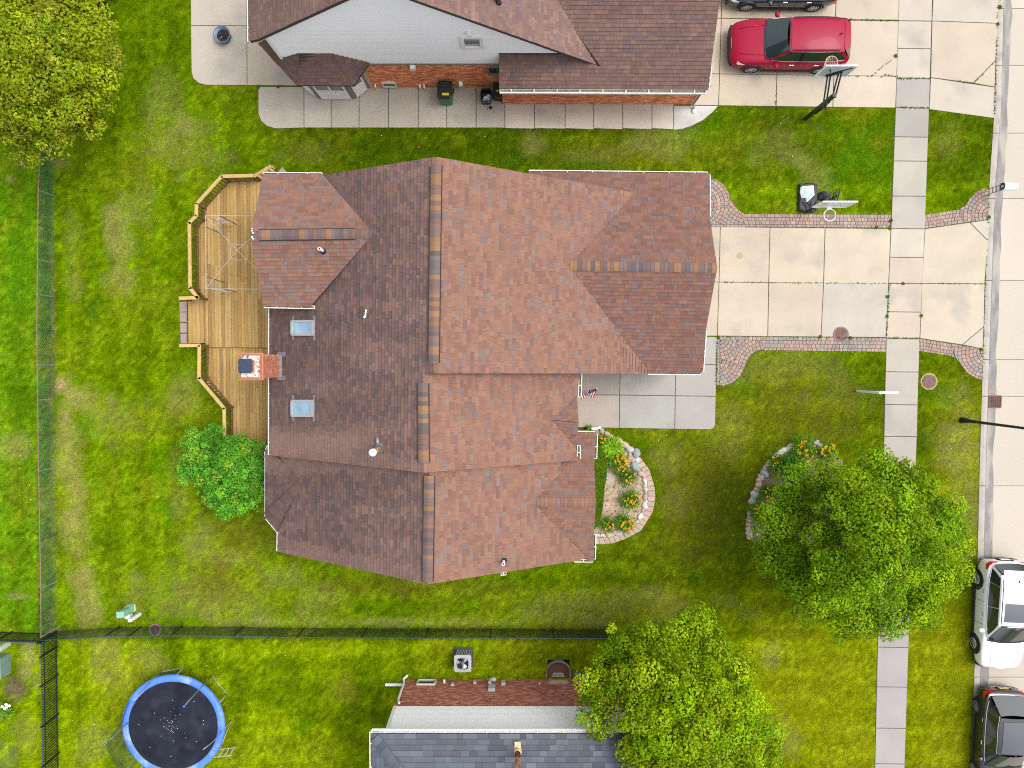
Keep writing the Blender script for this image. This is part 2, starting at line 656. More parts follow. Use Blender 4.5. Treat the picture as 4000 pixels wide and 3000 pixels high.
# ---- front porch walk of the main house (washed grey concrete)
FW = (0.315, 0.308, 0.278)
q = [([(2150, 1440), (2422, 1440), (2420, 1543), (2150, 1541)], DGREY), ([(2422, 1440), (2638, 1440), (2637, 1546), (2420, 1543)], FW), ([(2638, 1440), (2798, 1440), (2796, 1548), (2637, 1546)], FW),
     ([(2150, 1541), (2420, 1543), (2418, 1672), (2150, 1668)], GREY), ([(2420, 1543), (2637, 1546), (2635, 1676), (2418, 1672)], FW),
     ([(2637, 1546), (2796, 1548), (2793, 1660), (2787, 1672), (2775, 1678), (2635, 1676)], FW),
     ([(2690, 1313), (2802, 1316), (2797, 1424), (2690, 1422)], FW), ([(2690, 1422), (2797, 1424), (2796, 1445), (2690, 1442)], FW)]
slab_area('front_walk', q)

# ---- paver borders
PC = [(0.30, 0.20, 0.165), (0.325, 0.222, 0.185), (0.275, 0.190, 0.160), (0.235, 0.215, 0.195), (0.265, 0.232, 0.205), (0.33, 0.245, 0.195), (0.325, 0.265, 0.195), (0.225, 0.205, 0.19)]
PW = [7, 7, 6, 2, 3, 4, 1, 1.5]
def paver_cells_rows(o, du, dv, rows, length, step):
    """straight rows of stones: o start pixel, du along, dv across (unit pixel vectors)"""
    cells = []
    for r in range(rows):
        x = random.uniform(-step, 0)
        while x < length:
            w = step * random.choice((0.8, 1.0, 1.0, 1.25))
            a = r * step
            f = lambda s_, t_: (o[0] + du[0] * s_ + dv[0] * t_, o[1] + du[1] * s_ + dv[1] * t_)
            cells.append([f(x, a), f(x + w, a), f(x + w, a + step), f(x, a + step)])
            x += w
    return cells

def paver_cells_fan(c, r0, r1, a0, a1, step):
    cells = []
    r = r0
    while r < r1:
        n = max(2, int(round(abs(a1 - a0) * (r + step / 2) / (step * 1.05))))
        off = random.random()
        for k in range(-1, n + 1):
            t0, t1 = a0 + (a1 - a0) * (k + off) / n, a0 + (a1 - a0) * (k + 1 + off) / n
            cells.append([(c[0] + rr * math.cos(t), c[1] + rr * math.sin(t)) for rr, t in ((r, t0), (r + step, t0), (r + step, t1), (r, t1))])
        r += step
    return cells

def paver_area(region, cells, name='paver_border', edge=None):
    """region: pixel polygon. Each stone is cut to the region; stones may come from several patterns with their own sub-regions."""
    poly = [P2(u, v) for u, v in region]
    b = MB()
    pp = poly if area2(poly) > 0 else poly[::-1]
    b.add([(x, y, 0.010) for x, y in pp], [tuple(range(len(pp)))])
    root = b.build(name, M_SOILJ, kind='structure')
    HARD.append(pp)
    items = []
    for sub, cl in cells:
        subp = [P2(u, v) for u, v in sub]
        for c in cl:
            q = [P2(u, v) for u, v in c]
            cc = clip_convex(subp, inset_convex(q, 0.006))
            if len(cc) < 3 or abs(area2(cc)) < 0.002:
                continue
            cx, cy = sum(p[0] for p in cc) / len(cc), sum(p[1] for p in cc) / len(cc)
            k = vn1(cx * 0.9, cy * 0.9)
            col = vary(random.choices(PC, PW)[0], 0.10, 0.03)
            if k > 0.62 and random.random() < 0.6: col = vary(PC[3], 0.1, 0.03)
            m = MB()
            m.prism(cc, -0.04, 0.028 + random.uniform(-0.004, 0.005), inset=0.007)
            items.append((m.V, m.F, col, abs(area2(cc))))
    pieces(root, 'paver', items, M_PAVER)

S = 14.6
# north of the drive: straight strip plus the fan that curls to the garage
strip = [(3040, 836), (3479, 838), (3478, 890), (2990, 886), (2975, 860)]
fan = [(2690, 690), (2772, 695), (2800, 703), (2826, 722), (2846, 755), (2858, 790), (2876, 815), (2900, 832), (2935, 836), (3040, 836), (2975, 860), (2990, 886), (2690, 884)]
f1 = [p for p in fan]
paver_area([(2690, 690), (2772, 695), (2800, 703), (2826, 722), (2846, 755), (2858, 790), (2876, 815), (2900, 832), (2935, 836), (3479, 838), (3478, 890), (2690, 884)],
           [([(2900, 836), (3479, 838), (3478, 890), (2910, 886)], paver_cells_rows((2900, 836), (1, 0.005), (0, 1), 4, 600, S * 0.93)),
            ([(2690, 690), (2772, 695), (2800, 703), (2826, 722), (2846, 755), (2850, 770), (2812, 876), (2690, 876)], paver_cells_fan((2735, 800), 8, 200, -math.pi, math.pi, S)),
            ([(2850, 770), (2858, 790), (2876, 815), (2900, 832), (2905, 836), (2905, 876), (2812, 876)], paver_cells_fan((2935, 740), 92, 260, 1.2, 3.3, S)),
            ([(2690, 877), (2910, 877), (2910, 890), (2690, 884)], paver_cells_rows((2690, 876), (1, 0.005), (0, 1), 1, 260, S))])
# south of the drive
paver_area([(2801, 1314), (3461, 1320), (3460, 1374), (2985, 1368), (2950, 1378), (2920, 1404), (2906, 1436), (2890, 1468), (2862, 1494), (2825, 1506), (2797, 1506)],
           [([(2801, 1314), (3461, 1320), (3460, 1333), (2801, 1327)], paver_cells_rows((2801, 1313.5), (1, 0.009), (0, 1), 1, 700, S)),
            ([(2970, 1330), (3460, 1334), (3460, 1374), (2985, 1368)], paver_cells_rows((2960, 1328), (1, 0.009), (0, 1), 3, 520, S * 1.02)),
            ([(2812, 1328), (2880, 1328), (2868, 1420), (2812, 1400)], paver_cells_fan((2812, 1327), 6, 180, -0.1, 1.75, S)),
            ([(2881, 1328), (2969, 1330), (2985, 1368), (2950, 1378), (2920, 1404), (2906, 1436), (2868, 1420)], paver_cells_fan((2985, 1440), 75, 240, 2.4, 5.1, S)),
            ([(2812, 1401), (2868, 1421), (2906, 1437), (2890, 1468), (2862, 1494), (2825, 1506), (2811, 1506)], paver_cells_fan((2800, 1405), 8, 150, -0.5, 2.0, S)),
            ([(2800, 1328), (2811, 1328), (2810, 1506), (2797, 1506)], paver_cells_rows((2811, 1328), (0, 1), (-1, 0), 1, 190, S))])
# the two aprons by the street
paver_area([(3611, 840), (3745, 818), (3772, 800), (3788, 775), (3812, 750), (3842, 737), (3862, 738), (3861, 857), (3787, 867), (3612, 892)],
           [([(3611, 840), (3745, 818), (3765, 870), (3612, 892)], paver_cells_rows((3600, 842), (0.985, -0.16), (0.05, 1), 4, 190, S * 0.95)),
            ([(3746, 818), (3772, 800), (3788, 775), (3812, 750), (3842, 737), (3862, 738), (3861, 857), (3787, 867), (3766, 870)], paver_cells_fan((3872, 842), 8, 170, 1.6, 5.2, S))])
paver_area([(3592, 1323), (3700, 1340), (3838, 1364), (3837, 1484), (3812, 1478), (3775, 1455), (3752, 1422), (3732, 1398), (3705, 1388), (3588, 1371)],
           [([(3592, 1323), (3715, 1343), (3728, 1396), (3705, 1388), (3588, 1371)], paver_cells_rows((3585, 1322), (0.986, 0.165), (-0.05, 1), 4, 160, S * 0.9)),
            ([(3716, 1343), (3838, 1364), (3837, 1484), (3812, 1478), (3775, 1455), (3752, 1422), (3732, 1398)], paver_cells_fan((3850, 1378), 8, 170, 1.2, 4.0, S))])
# ================================================================== roofs, walls: shared tools
M_SHING = mat('asphalt_shingle', None, 0.92, n1=(60.0, 0.16), n2=(0.8, 0.05), bump=(140.0, 0.35, 0.004))
M_ROOFDECK = mat('roof_underlay', (0.05, 0.04, 0.038), 0.95)
M_GUT = mat('gutter_white', (0.80, 0.80, 0.77), 0.45, n1=(3.0, 0.05))
M_GUTIN = mat('gutter_inside', (0.20, 0.20, 0.15), 0.7, n1=(3.0, 0.25), n2=(20, 0.2))
M_WALLB = mat('mortar', (0.55, 0.47, 0.38), 0.95, n1=(20, 0.15))
M_BRICK = mat('brick', None, 0.9, n1=(25.0, 0.14), bump=(70, 0.3, 0.004))
M_VINYL = mat('vinyl_siding', (0.86, 0.87, 0.88), 0.5, n1=(0.8, 0.03))
M_BLACK = mat('black_plastic', (0.012, 0.012, 0.016), 0.5, n1=(8, 0.2))
M_WHITE = mat('white_plastic', (0.80, 0.80, 0.80), 0.45, n1=(5, 0.04))
M_GLASS = mat('window_glass', (0.02, 0.035, 0.04), 0.06, spec=0.8, n1=(1.2, 0.4))
M_FLASH = mat('metal_flashing', (0.27, 0.29, 0.32), 0.4, metal=0.6, n1=(6, 0.15))
M_TRIM = mat('taupe_trim', (0.20, 0.175, 0.15), 0.6, n1=(4, 0.08))

def roof_frame(pts):
    n = plane3(pts[0], pts[1], pts[2])[0]
    ex = Vector((0, 0, 1)).cross(n).normalized()
    ey = n.cross(ex).normalized()
    if ey.z < 0:
        ex, ey = -ex, -ey
    return n, ex, ey

def shingle_face(pts, colf, items, exposure=0.143, wmin=0.11, wmax=0.27, lift=0.0):
    """Lay courses of shingles, eave to ridge, on the flat 3D polygon pts."""
    n, ex, ey = roof_frame(pts)
    o = pts[0]
    poly = [((p - o).dot(ex), (p - o).dot(ey)) for p in pts]
    y0, y1 = min(p[1] for p in poly), max(p[1] for p in poly)
    x0, x1 = min(p[0] for p in poly), max(p[0] for p in poly)
    k = 0
    y = y0
    while y < y1 - 0.01:
        x = x0 - random.uniform(0, 0.4)
        ye = y + exposure
        band = clip_half(clip_half(poly, 0, y, 0, 1), 0, ye, 0, -1)
        if len(band) < 3:
            y = ye
            continue
        while x < x1:
            w = random.uniform(wmin, wmax)
            if random.random() < 0.15:
                w *= 1.6
            q = clip_half(clip_half(band, x + 0.002, 0, 1, 0), x + w - 0.002, 0, -1, 0)
            x += w
            if len(q) < 3:
                continue
            a = abs(area2(q))
            if a < 0.0015:
                continue
            if area2(q) < 0:
                q = q[::-1]
            up = 0.006 if random.random() < 0.4 else 0.0
            m = len(q)
            c3 = o + ex * (sum(p[0] for p in q) / m) + ey * (sum(p[1] for p in q) / m)
            V = []
            for px, py in q:
                h = 0.004 + (1 - (py - y) / exposure) * 0.022 + up + lift
                V.append(o + ex * px + ey * py + n * h)
            for px, py in q:
                V.append(o + ex * px + ey * py + n * (lift - 0.012))
            F = [tuple(range(m))] + [(i, i + m, (i + 1) % m + m, (i + 1) % m) for i in range(m)]
            items.append((V, F, colf(c3), a))
        y = ye
        k += 1

def ridge_caps(a, b, colf, items, width=0.34, rise=0.05, step=0.15, slope=0.56, vent=True, side=None):
    """Overlapping cap pieces along a ridge a-b; a dark vent strip shows under their edges."""
    d = (b - a)
    L = d.length
    d.normalize()
    s = Vector((-d.y, d.x, 0)).normalized()
    x = 0.0
    hw = width / 2
    if vent:
        for t in (-1, 1):
            e = s * (t * (hw + 0.012)) + Vector((0, 0, -hw * slope + 0.03))
            side.beam(a + d * 0.02 + e, b - d * 0.02 + e, 0.034, 0.085)
    while x < L - 0.02:
        w = random.choice((step, step, step * 1.3, step * 0.8))
        w = min(w, L - x)
        p0, p1 = a + d * x, a + d * (x + w + 0.012)
        V = []
        for p, e in ((p0, 0.012), (p1, 0.0)):
            for t in (-1, -0.45, 0, 0.45, 1):
                V.append(p + s * (hw * t) + Vector((0, 0, rise + e + 0.01 - abs(t) ** 1.5 * hw * slope * 0.8)))
        F = [(i, i + 1, i + 6, i + 5) for i in range(4)]
        V2 = [v - Vector((0, 0, 0.03)) for v in V[:5]]
        base = len(V)
        V = V + V2
        F += [(base + i, base + i + 1, i + 1, i) for i in range(4)]
        items.append((V, F, colf(p0), w * width))
        x += w

def gutter(parent, a, b, outward, w=0.12, h=0.11, hanger=0.85, m=None):
    """White eaves gutter from a to b (open trough) with its hangers."""
    a, b, o = Vector(a), Vector(b), Vector(outward).normalized()
    d = (b - a).normalized()
    Z = Vector((0, 0, 1))
    t = 0.018
    g = MB()
    g.beam(a + o * (w - t / 2) - Z * (h / 2 - 0.02), b + o * (w - t / 2) - Z * (h / 2 - 0.02), t, h)
    g.beam(a + o * (w - 0.02) + Z * 0.022, b + o * (w - 0.012) + Z * 0.022, 0.024, 0.014)
    g.beam(a + o * (t / 2) - Z * (h / 2), b + o * (t / 2) - Z * (h / 2), t, h)
    for e, sgn in ((a, 1), (b, -1)):
        g.beam(e + o * 0.0 - Z * (h / 2 - 0.01) + d * sgn * 0.008, e + o * w - Z * (h / 2 - 0.01) + d * sgn * 0.008, 0.016, h)
    go = g.build('gutter', m or M_GUT, parent)
    f = MB()
    f.beam(a + o * (w / 2) - Z * (h - 0.03), b + o * (w / 2) - Z * (h - 0.03), w - t * 2.2, 0.012)
    f.build('gutter_trough', M_GUTIN, go)
    L = (b - a).length
    n = max(1, int(L / hanger))
    for i in range(n):
        p = a + d * (L * (i + 0.5) / n)
        k = MB()
        k.beam(p + Z * 0.018, p + o * (w - 0.01) + Z * 0.018, 0.028, 0.008)
        k.build('gutter_hanger', M_GUT, go)
    return go

def brick_wall(parent, o, d, L, z0, z1, cols, holes=(), keep=300, name='brick', bw=0.203, bh=0.075, wgt=None, items=None):
    """Running-bond bricks on the vertical plane through o along d (outward normal is d x Z turned out); holes [(s0,s1,z0,z1)]."""
    d = Vector(d).normalized()
    nrm = d.cross(Vector((0, 0, 1))).normalized()
    mine = items if items is not None else []
    r = 0
    z = z0
    while z + 0.03 < z1:
        zt = min(z + bh - 0.012, z1)
        s = -random.uniform(0, 0.02) - (bw / 2 if r % 2 else 0)
        while s < L:
            a, b2 = max(s, 0), min(s + bw - 0.012, L)
            if b2 - a > 0.03:
                cs, cz = (a + b2) / 2, (z + zt) / 2
                if not any(h[0] - 0.02 < cs < h[1] + 0.02 and h[2] - 0.02 < cz < h[3] + 0.02 for h in holes):
                    p = 0.010 + random.uniform(-0.003, 0.004)
                    q = [o + d * s_ + Vector((0, 0, z_ - o.z)) for s_, z_ in ((a, z), (b2, z), (b2, zt), (a, zt))]
                    V = [x + nrm * p for x in q] + q
                    F = [(0, 1, 2, 3), (4, 5, 1, 0), (5, 6, 2, 1), (6, 7, 3, 2), (7, 4, 0, 3)]
                    mine.append((V, F, vary(random.choices(cols, wgt)[0], 0.14, 0.04), (b2 - a) * (zt - z) * (1 + 0.02 * z)))
            s += bw
        z += bh
        r += 1
    if items is None:
        pieces(parent, name, mine, M_BRICK, keep)

def pipe_vent(parent, u, v, pl, h=0.35, r=0.05, name='vent_pipe', m=None):
    p = PP(u, v, pl)
    g = MB()
    g.lathe(p, [(r * 1.05, -0.05), (r * 1.05, h), (r * 0.75, h), (r * 0.75, h - 0.08)], 12)
    o = g.build(name, m or M_WHITE, parent, smooth=False)
    k = MB()
    k.lathe(p, [(r * 2.3, -0.06), (r * 1.8, 0.06), (r * 1.1, 0.10)], 12)
    k.build('pipe_boot', M_BLACK, o)
    return o

# ================================================================== the main house
ZA = 7.3
A0, A1 = P(1704, 613, ZA), P(1693, 1457, ZA)
PL_W = plane3(A0, A1, P(1056, 1500, 3.5))
PL_E = plane3(A0, A1, P(2540, 1440, 3.1))
B0, B1 = PP(1652, 1457, PL_W), PP(1655, 1846, PL_W)
PL_EB = plane3(B0, B1, P(2266, 1620, 3.88))
ZC = 6.75
C0, C1 = P(1677, 1835, ZC), P(1670, 2282, ZC)
PL_WC = plane3(C0, C1, P(1088, 2110, 3.3))
PL_EC = plane3(C0, C1, P(2322, 2150, 3.3))

main = thing('house', P(1700, 1400, 0), 'large single-storey house with brown shingled gable roofs in the middle', 'house')
HARD.append([P2(1075, 700), P2(2680, 700), P2(2660, 1440), P2(2240, 1445), P2(2240, 1700), P2(2290, 1700), P2(2285, 2090), P2(1100, 2080), P2(1100, 1760), P2(1075, 1760)])

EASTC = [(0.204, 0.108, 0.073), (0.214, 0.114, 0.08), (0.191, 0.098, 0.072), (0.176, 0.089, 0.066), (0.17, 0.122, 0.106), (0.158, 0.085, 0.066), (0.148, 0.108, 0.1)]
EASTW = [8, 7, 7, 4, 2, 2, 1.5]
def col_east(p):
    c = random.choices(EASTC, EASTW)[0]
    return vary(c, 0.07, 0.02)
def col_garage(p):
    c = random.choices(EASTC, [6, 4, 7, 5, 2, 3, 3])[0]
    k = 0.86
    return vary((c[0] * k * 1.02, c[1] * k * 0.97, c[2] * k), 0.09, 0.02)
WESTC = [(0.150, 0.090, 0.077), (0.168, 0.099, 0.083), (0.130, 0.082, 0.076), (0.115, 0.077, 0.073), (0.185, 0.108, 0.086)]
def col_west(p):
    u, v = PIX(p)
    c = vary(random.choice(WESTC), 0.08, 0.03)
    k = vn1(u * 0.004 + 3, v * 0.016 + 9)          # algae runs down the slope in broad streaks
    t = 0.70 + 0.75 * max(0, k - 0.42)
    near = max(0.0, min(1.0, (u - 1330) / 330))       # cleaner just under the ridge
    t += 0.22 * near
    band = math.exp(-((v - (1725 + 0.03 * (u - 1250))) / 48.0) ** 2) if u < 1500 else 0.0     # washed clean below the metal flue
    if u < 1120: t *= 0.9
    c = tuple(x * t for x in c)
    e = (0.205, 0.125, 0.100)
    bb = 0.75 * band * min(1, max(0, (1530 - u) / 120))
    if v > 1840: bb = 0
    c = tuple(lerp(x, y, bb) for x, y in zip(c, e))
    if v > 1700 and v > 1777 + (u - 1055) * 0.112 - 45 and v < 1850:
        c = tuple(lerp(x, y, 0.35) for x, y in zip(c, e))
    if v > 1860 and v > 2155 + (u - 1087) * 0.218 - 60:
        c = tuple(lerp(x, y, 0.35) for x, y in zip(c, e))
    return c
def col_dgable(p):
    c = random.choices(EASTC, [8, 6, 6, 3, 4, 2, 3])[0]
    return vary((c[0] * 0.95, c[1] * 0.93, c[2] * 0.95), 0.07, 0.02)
CAPC = [(0.221, 0.119, 0.061), (0.135, 0.086, 0.074), (0.123, 0.098, 0.097), (0.164, 0.097, 0.074), (0.102, 0.08, 0.079)]
def col_cap(p):
    return vary(random.choices(CAPC, [4, 4, 3, 3, 2])[0], 0.1, 0.02)

items, caps = [], []
deckm = MB((0.05, 0.04, 0.04))
def face(pxs, pl, colf, lift=0.0):
    pts = [PP(u, v, pl) for u, v in pxs]
    n = pl[0]
    deckm.slab([p - n * 0.012 + n * lift for p in pts], 0.16)
    shingle_face(pts, colf, items, lift=lift)
    return pts

# west slope of the main gable and of block B in one sheet
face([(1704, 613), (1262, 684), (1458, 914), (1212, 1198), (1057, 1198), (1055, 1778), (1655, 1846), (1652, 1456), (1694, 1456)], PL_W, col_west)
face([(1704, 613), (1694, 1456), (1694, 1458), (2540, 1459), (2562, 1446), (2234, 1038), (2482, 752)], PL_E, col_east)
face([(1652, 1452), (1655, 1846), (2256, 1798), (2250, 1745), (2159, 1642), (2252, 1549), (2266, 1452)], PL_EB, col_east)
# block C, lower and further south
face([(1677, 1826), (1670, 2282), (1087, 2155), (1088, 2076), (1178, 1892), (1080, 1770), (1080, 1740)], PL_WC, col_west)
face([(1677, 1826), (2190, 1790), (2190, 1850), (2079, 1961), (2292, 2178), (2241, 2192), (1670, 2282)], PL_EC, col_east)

# north-west back gable D
ZD, ZDe = 6.05, 4.85
D0, D1 = P(980, 918, ZD), PP(1459, 912, PL_W)
D0.z = D1.z
D0 = P(980, 918, D1.z)
PL_DN = plane3(D0, D1, P(1150, 681, ZDe))
PL_DS = plane3(D0, D1, P(1130, 1196, ZDe))
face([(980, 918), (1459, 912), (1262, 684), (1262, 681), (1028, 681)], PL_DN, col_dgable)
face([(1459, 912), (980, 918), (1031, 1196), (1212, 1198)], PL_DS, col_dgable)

# garage gable G
G0 = PP(2224, 1037, PL_E)
G1 = P(2801, 1047, G0.z)
PL_GN = plane3(G0, G1, P(2400, 676, 3.12))
PL_GS = plane3(G0, G1, P(2650, 1457, 3.10))
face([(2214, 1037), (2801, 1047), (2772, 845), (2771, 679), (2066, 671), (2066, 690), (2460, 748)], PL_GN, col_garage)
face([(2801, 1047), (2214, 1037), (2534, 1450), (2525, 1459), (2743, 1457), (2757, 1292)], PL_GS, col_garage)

# small entry gable F
F0 = PP(2159, 1642, PL_EB)
F1 = P(2260, 1650, F0.z + 0.02)
PL_FN = plane3(F0, F1, PP(2252, 1549, PL_EB))
PL_FS = plane3(F0, F1, PP(2250, 1745, PL_EB))
face([(2159, 1642), (2260, 1650), (2253, 1549)], PL_FN, col_dgable, 0.02)
face([(2260, 1650), (2159, 1642), (2251, 1745)], PL_FS, col_dgable, 0.02)

# front bedroom gable G2
H0 = PP(2079, 1961, PL_EC)
H1 = P(2327, 1966, H0.z)
PL_HN = plane3(H0, H1, P(2300, 1690, 3.25))
PL_HS = plane3(H0, H1, P(2280, 2190, 3.28))
face([(2079, 1961), (2327, 1966), (2321, 1800), (2330, 1690), (2200, 1689), (2190, 1850)], PL_HN, col_dgable)
face([(2327, 1966), (2079, 1961), (2292, 2178), (2300, 2191), (2320, 2191), (2320, 2086)], PL_HS, col_east)

# bay roof on the west side of block C
ap = PP(1178, 1892, PL_WC)
e1, e2, e3, e4 = P(1056, 1748, 3.05), P(1040, 1765, 3.05), P(1039, 2020, 3.05), P(1088, 2077, 3.05)
for tri in ((ap, e3, e2), (ap, e4, e3)):
    deckm.slab([p - Vector((0, 0, 0.01)) for p in tri], 0.14)
    shingle_face(list(tri), col_west, items, lift=0.03)
n_ = PP(1083, 1775, PL_WC)
deckm.slab([p - Vector((0, 0, 0.01)) for p in (ap, e2, e1)], 0.14)
shingle_face([ap, e2, e1], col_west, items, lift=0.03)

roof = deckm.build('roof', M_ROOFDECK, main)
pieces(roof, 'shingle', items, M_SHING, 300)

# ridge vents and caps
vs_ = MB()
ridge_caps(lerp(A0, A1, 0.035), lerp(A0, A1, 0.955), col_cap, caps, side=vs_)
ridge_caps(lerp(B0, B1, 0.10), lerp(B0, B1, 0.90), col_cap, caps, side=vs_)
ridge_caps(lerp(C0, C1, 0.05), lerp(C0, C1, 0.985), col_cap, caps, side=vs_)
ridge_caps(lerp(D0, D1, 0.06), lerp(D0, D1, 0.85), col_cap, caps, side=vs_)
ridge_caps(lerp(D0, D1, 0.85), lerp(D0, D1, 0.99), col_cap, caps, vent=False, rise=0.02)
ridge_caps(lerp(G0, G1, 0.005), lerp(G0, G1, 0.998), col_cap, caps, vent=False, rise=0.015, slope=0.45)
ridge_caps(lerp(H0, H1, 0.0), lerp(H0, H1, 1.0), col_east, caps, vent=False, rise=0.012, slope=0.5)
for a_, b_ in ((ap, e3), (ap, e2)):
    ridge_caps(lerp(a_, b_, 0.02) + Vector((0, 0, 0.05)), lerp(a_, b_, 0.96) + Vector((0, 0, 0.05)), col_west, caps, vent=False, rise=0.02, slope=0.2)
rv = vs_.build('ridge_vent', mat('vent_black', (0.015, 0.014, 0.018), 0.7), main)
pieces(rv, 'ridge_cap', caps, M_SHING, 400)

# walls under the eaves
BRK = [(0.36, 0.125, 0.065), (0.40, 0.15, 0.08), (0.31, 0.10, 0.055), (0.27, 0.085, 0.05), (0.43, 0.18, 0.10)]
wb = MB()
def wall_box(u0, v0, u1, v1, zr, z1, inset=0.35):
    a, c = P(u0, v0, zr), P(u1, v1, zr)
    x0, x1, y0, y1 = min(a.x, c.x) + inset, max(a.x, c.x) - inset, min(a.y, c.y) + inset, max(a.y, c.y) - inset
    wb.prism([(x0, y0), (x1, y0), (x1, y1), (x0, y1)], 0, z1)
wall_box(1057, 700, 1900, 1790, 3.5, 3.55)
wall_box(1500, 700, 2250, 1790, 3.5, 3.75)
wall_box(1030, 681, 1400, 1196, 4.85, 4.7)
wall_box(2060, 678, 2745, 1457, 3.1, 3.0)
wall_box(1088, 1780, 2250, 2160, 3.3, 3.15)
wall_box(2000, 1690, 2320, 2188, 3.3, 3.15)
wb.prism([(e.x + (0.3 if i in (0, 1, 2, 3) else 0), e.y) for i, e in enumerate((e1, e2, e3, e4))] + [(e4.x + 1, e4.y), (e1.x + 1, e1.y)], 0, 2.95)
# gable triangles
for tri, pl in (((A0, P(1400, 700, 3.6), P(2400, 700, 3.6)), None),):
    pass
def gable_wall(apex, l, r, back, t=0.1):
    wb.add([apex, l, r, (l[0], l[1], 3.0), (r[0], r[1], 3.0)], [(0, 1, 3, 4, 2)])
y_ = A0.y - 0.45
gable_wall((A0.x, y_, ZA - 0.25), (-6.9, y_, 4.65), (5.0, y_, 3.0), None)
y_ = A1.y + 0.3
gable_wall((A1.x, y_, ZA - 0.25), (A1.x - 3, y_, 5.4), (4.8, y_, 3.2), None)
y_ = B1.y + 0.35
gable_wall((B1.x, y_, B1.z - 0.25), (-8.7, y_, 3.4), (2.0, y_, 3.8), None)
y_ = C1.y + 0.45
gable_wall((C1.x, y_, ZC - 0.25), (-8.5, y_, 3.2), (2.7, y_, 3.2), None)
x_ = D0.x + 0.35
gable_wall((x_, D0.y, D0.z - 0.2), (x_, D0.y + 2.1, 4.7), (x_, D0.y - 2.1, 4.7), None)
x_ = G1.x - 0.4
gable_wall((x_, G1.y, G1.z - 0.2), (x_, G1.y + 3.5, 3.1), (x_, G1.y - 3.5, 3.1), None)
x_ = H1.x - 0.35
gable_wall((x_, H1.y, H1.z - 0.2), (x_, H1.y + 2.2, 3.3), (x_, H1.y - 1.9, 3.3), None)
wb.build('wall', mat('brown_brick_wall', (0.34, 0.15, 0.09), 0.9, n1=(9, 0.2), n2=(30, 0.2)), main)
# garage door and front door, seen only from beside
g = MB()
gx = P(2745, 1000, 3.1).x - 0.35
for k in range(4):
    g.box((gx + 0.03, 3.45, 0.28 + k * 0.54), (0.05, 4.9, 0.52))
g.build('garage_door', M_WHITE, main)

# gutters
west = Vector((-1, 0, 0)); east = Vector((1, 0, 0)); north = Vector((0, 1, 0)); south = Vector((0, -1, 0))
def gut(u0, v0, u1, v1, z, out, **k):
    gutter(main, P(u0, v0, z), P(u1, v1, z), out, **k)
gut(1061, 1200, 1060, 1776, 3.42, west)
gut(1030, 686, 1258, 688, 4.78, north)
gut(1032, 1190, 1228, 1194, 4.78, south)
gut(2066, 676, 2764, 684, 3.02, north)
gut(2763, 684, 2764, 842, 3.02, east)
gut(2749, 1294, 2737, 1452, 3.02, east)
gut(2530, 1451, 2737, 1453, 3.02, south)
gut(2262, 1460, 2258, 1552, 3.80, east)
gut(2255, 1740, 2256, 1796, 3.80, east)
gut(2256, 1695, 2322, 1696, 3.2, north)
gut(2323, 1696, 2320, 1792, 3.2, east)
gut(2317, 2086, 2315, 2184, 3.2, east)
gut(2243, 2184, 2315, 2184, 3.2, south)
gut(1054, 1747, 1046, 1762, 2.97, Vector((-1, 0.9, 0)))
gut(1046, 1764, 1046, 2018, 2.97, west)
gut(1046, 2020, 1092, 2074, 2.97, Vector((-1, -0.9, 0)))
gut(1094, 2078, 1093, 2152, 3.22, west)
gut(1956, 2236, 1978, 2234, 3.05, south, hanger=5)

# chimney
zt = 5.8
cA, cB = P(1018, 1385, zt), P(940, 1478, zt)
cx0, cx1, cy0, cy1 = cB.x, cA.x, cB.y, cA.y
ch = MB()
ch.prism([(cx0, cy0), (cx1, cy0), (cx1, cy1), (cx0, cy1)], 0, zt - 0.05)
chim = ch.build('chimney', M_WALLB, main)
its = []
RED = [(0.42, 0.15, 0.09), (0.47, 0.19, 0.11), (0.37, 0.12, 0.075)]
for o_, d_, L_ in ((Vector((cx0, cy0, 0)), (1, 0, 0), cx1 - cx0), (Vector((cx1, cy0, 0)), (0, 1, 0), cy1 - cy0), (Vector((cx1, cy1, 0)), (-1, 0, 0), cx1 - cx0), (Vector((cx0, cy1, 0)), (0, -1, 0), cy1 - cy0)):
    brick_wall(chim, o_, d_, L_, 2.6, zt - 0.2, RED, items=its)
pieces(chim, 'brick', its, M_BRICK, 300)
g = MB()
for k, (e, z0, z1) in enumerate(((0.035, zt - 0.2, zt - 0.125), (0.06, zt - 0.115, zt - 0.04), (0.03, zt - 0.035, zt))):
    g.prism([(cx0 - e, cy0 - e), (cx1 + e, cy0 - e), (cx1 + e, cy1 + e), (cx0 - e, cy1 + e)], z0, z1, vary(RED[k], 0.1))
g.build('corbel', M_BRICK, chim)
g = MB()
g.prism([(cx0 + 0.02, cy0 + 0.03), (cx1 - 0.03, cy0 + 0.03), (cx1 - 0.03, cy1 - 0.03), (cx0 + 0.02, cy1 - 0.03)], zt, zt + 0.05, inset=0.03)
g.build('chimney_crown', mat('stained_mortar', (0.52, 0.49, 0.42), 0.95, n1=(7, 0.35), n2=(25, 0.25), tint=(8, (0.10, 0.10, 0.09), 0.52, 0.64)), chim)
g = MB()
fx, fy = cx0 + 0.30, (cy0 + cy1) / 2 + 0.02
g.prism([(fx - 0.2, fy - 0.2), (fx + 0.2, fy - 0.2), (fx + 0.2, fy + 0.2), (fx - 0.2, fy + 0.2)], zt + 0.04, zt + 0.12, (0.4, 0.15, 0.08))
flu = g.build('flue_tile', M_BRICK, chim)
g = MB()
R_ = 0.24
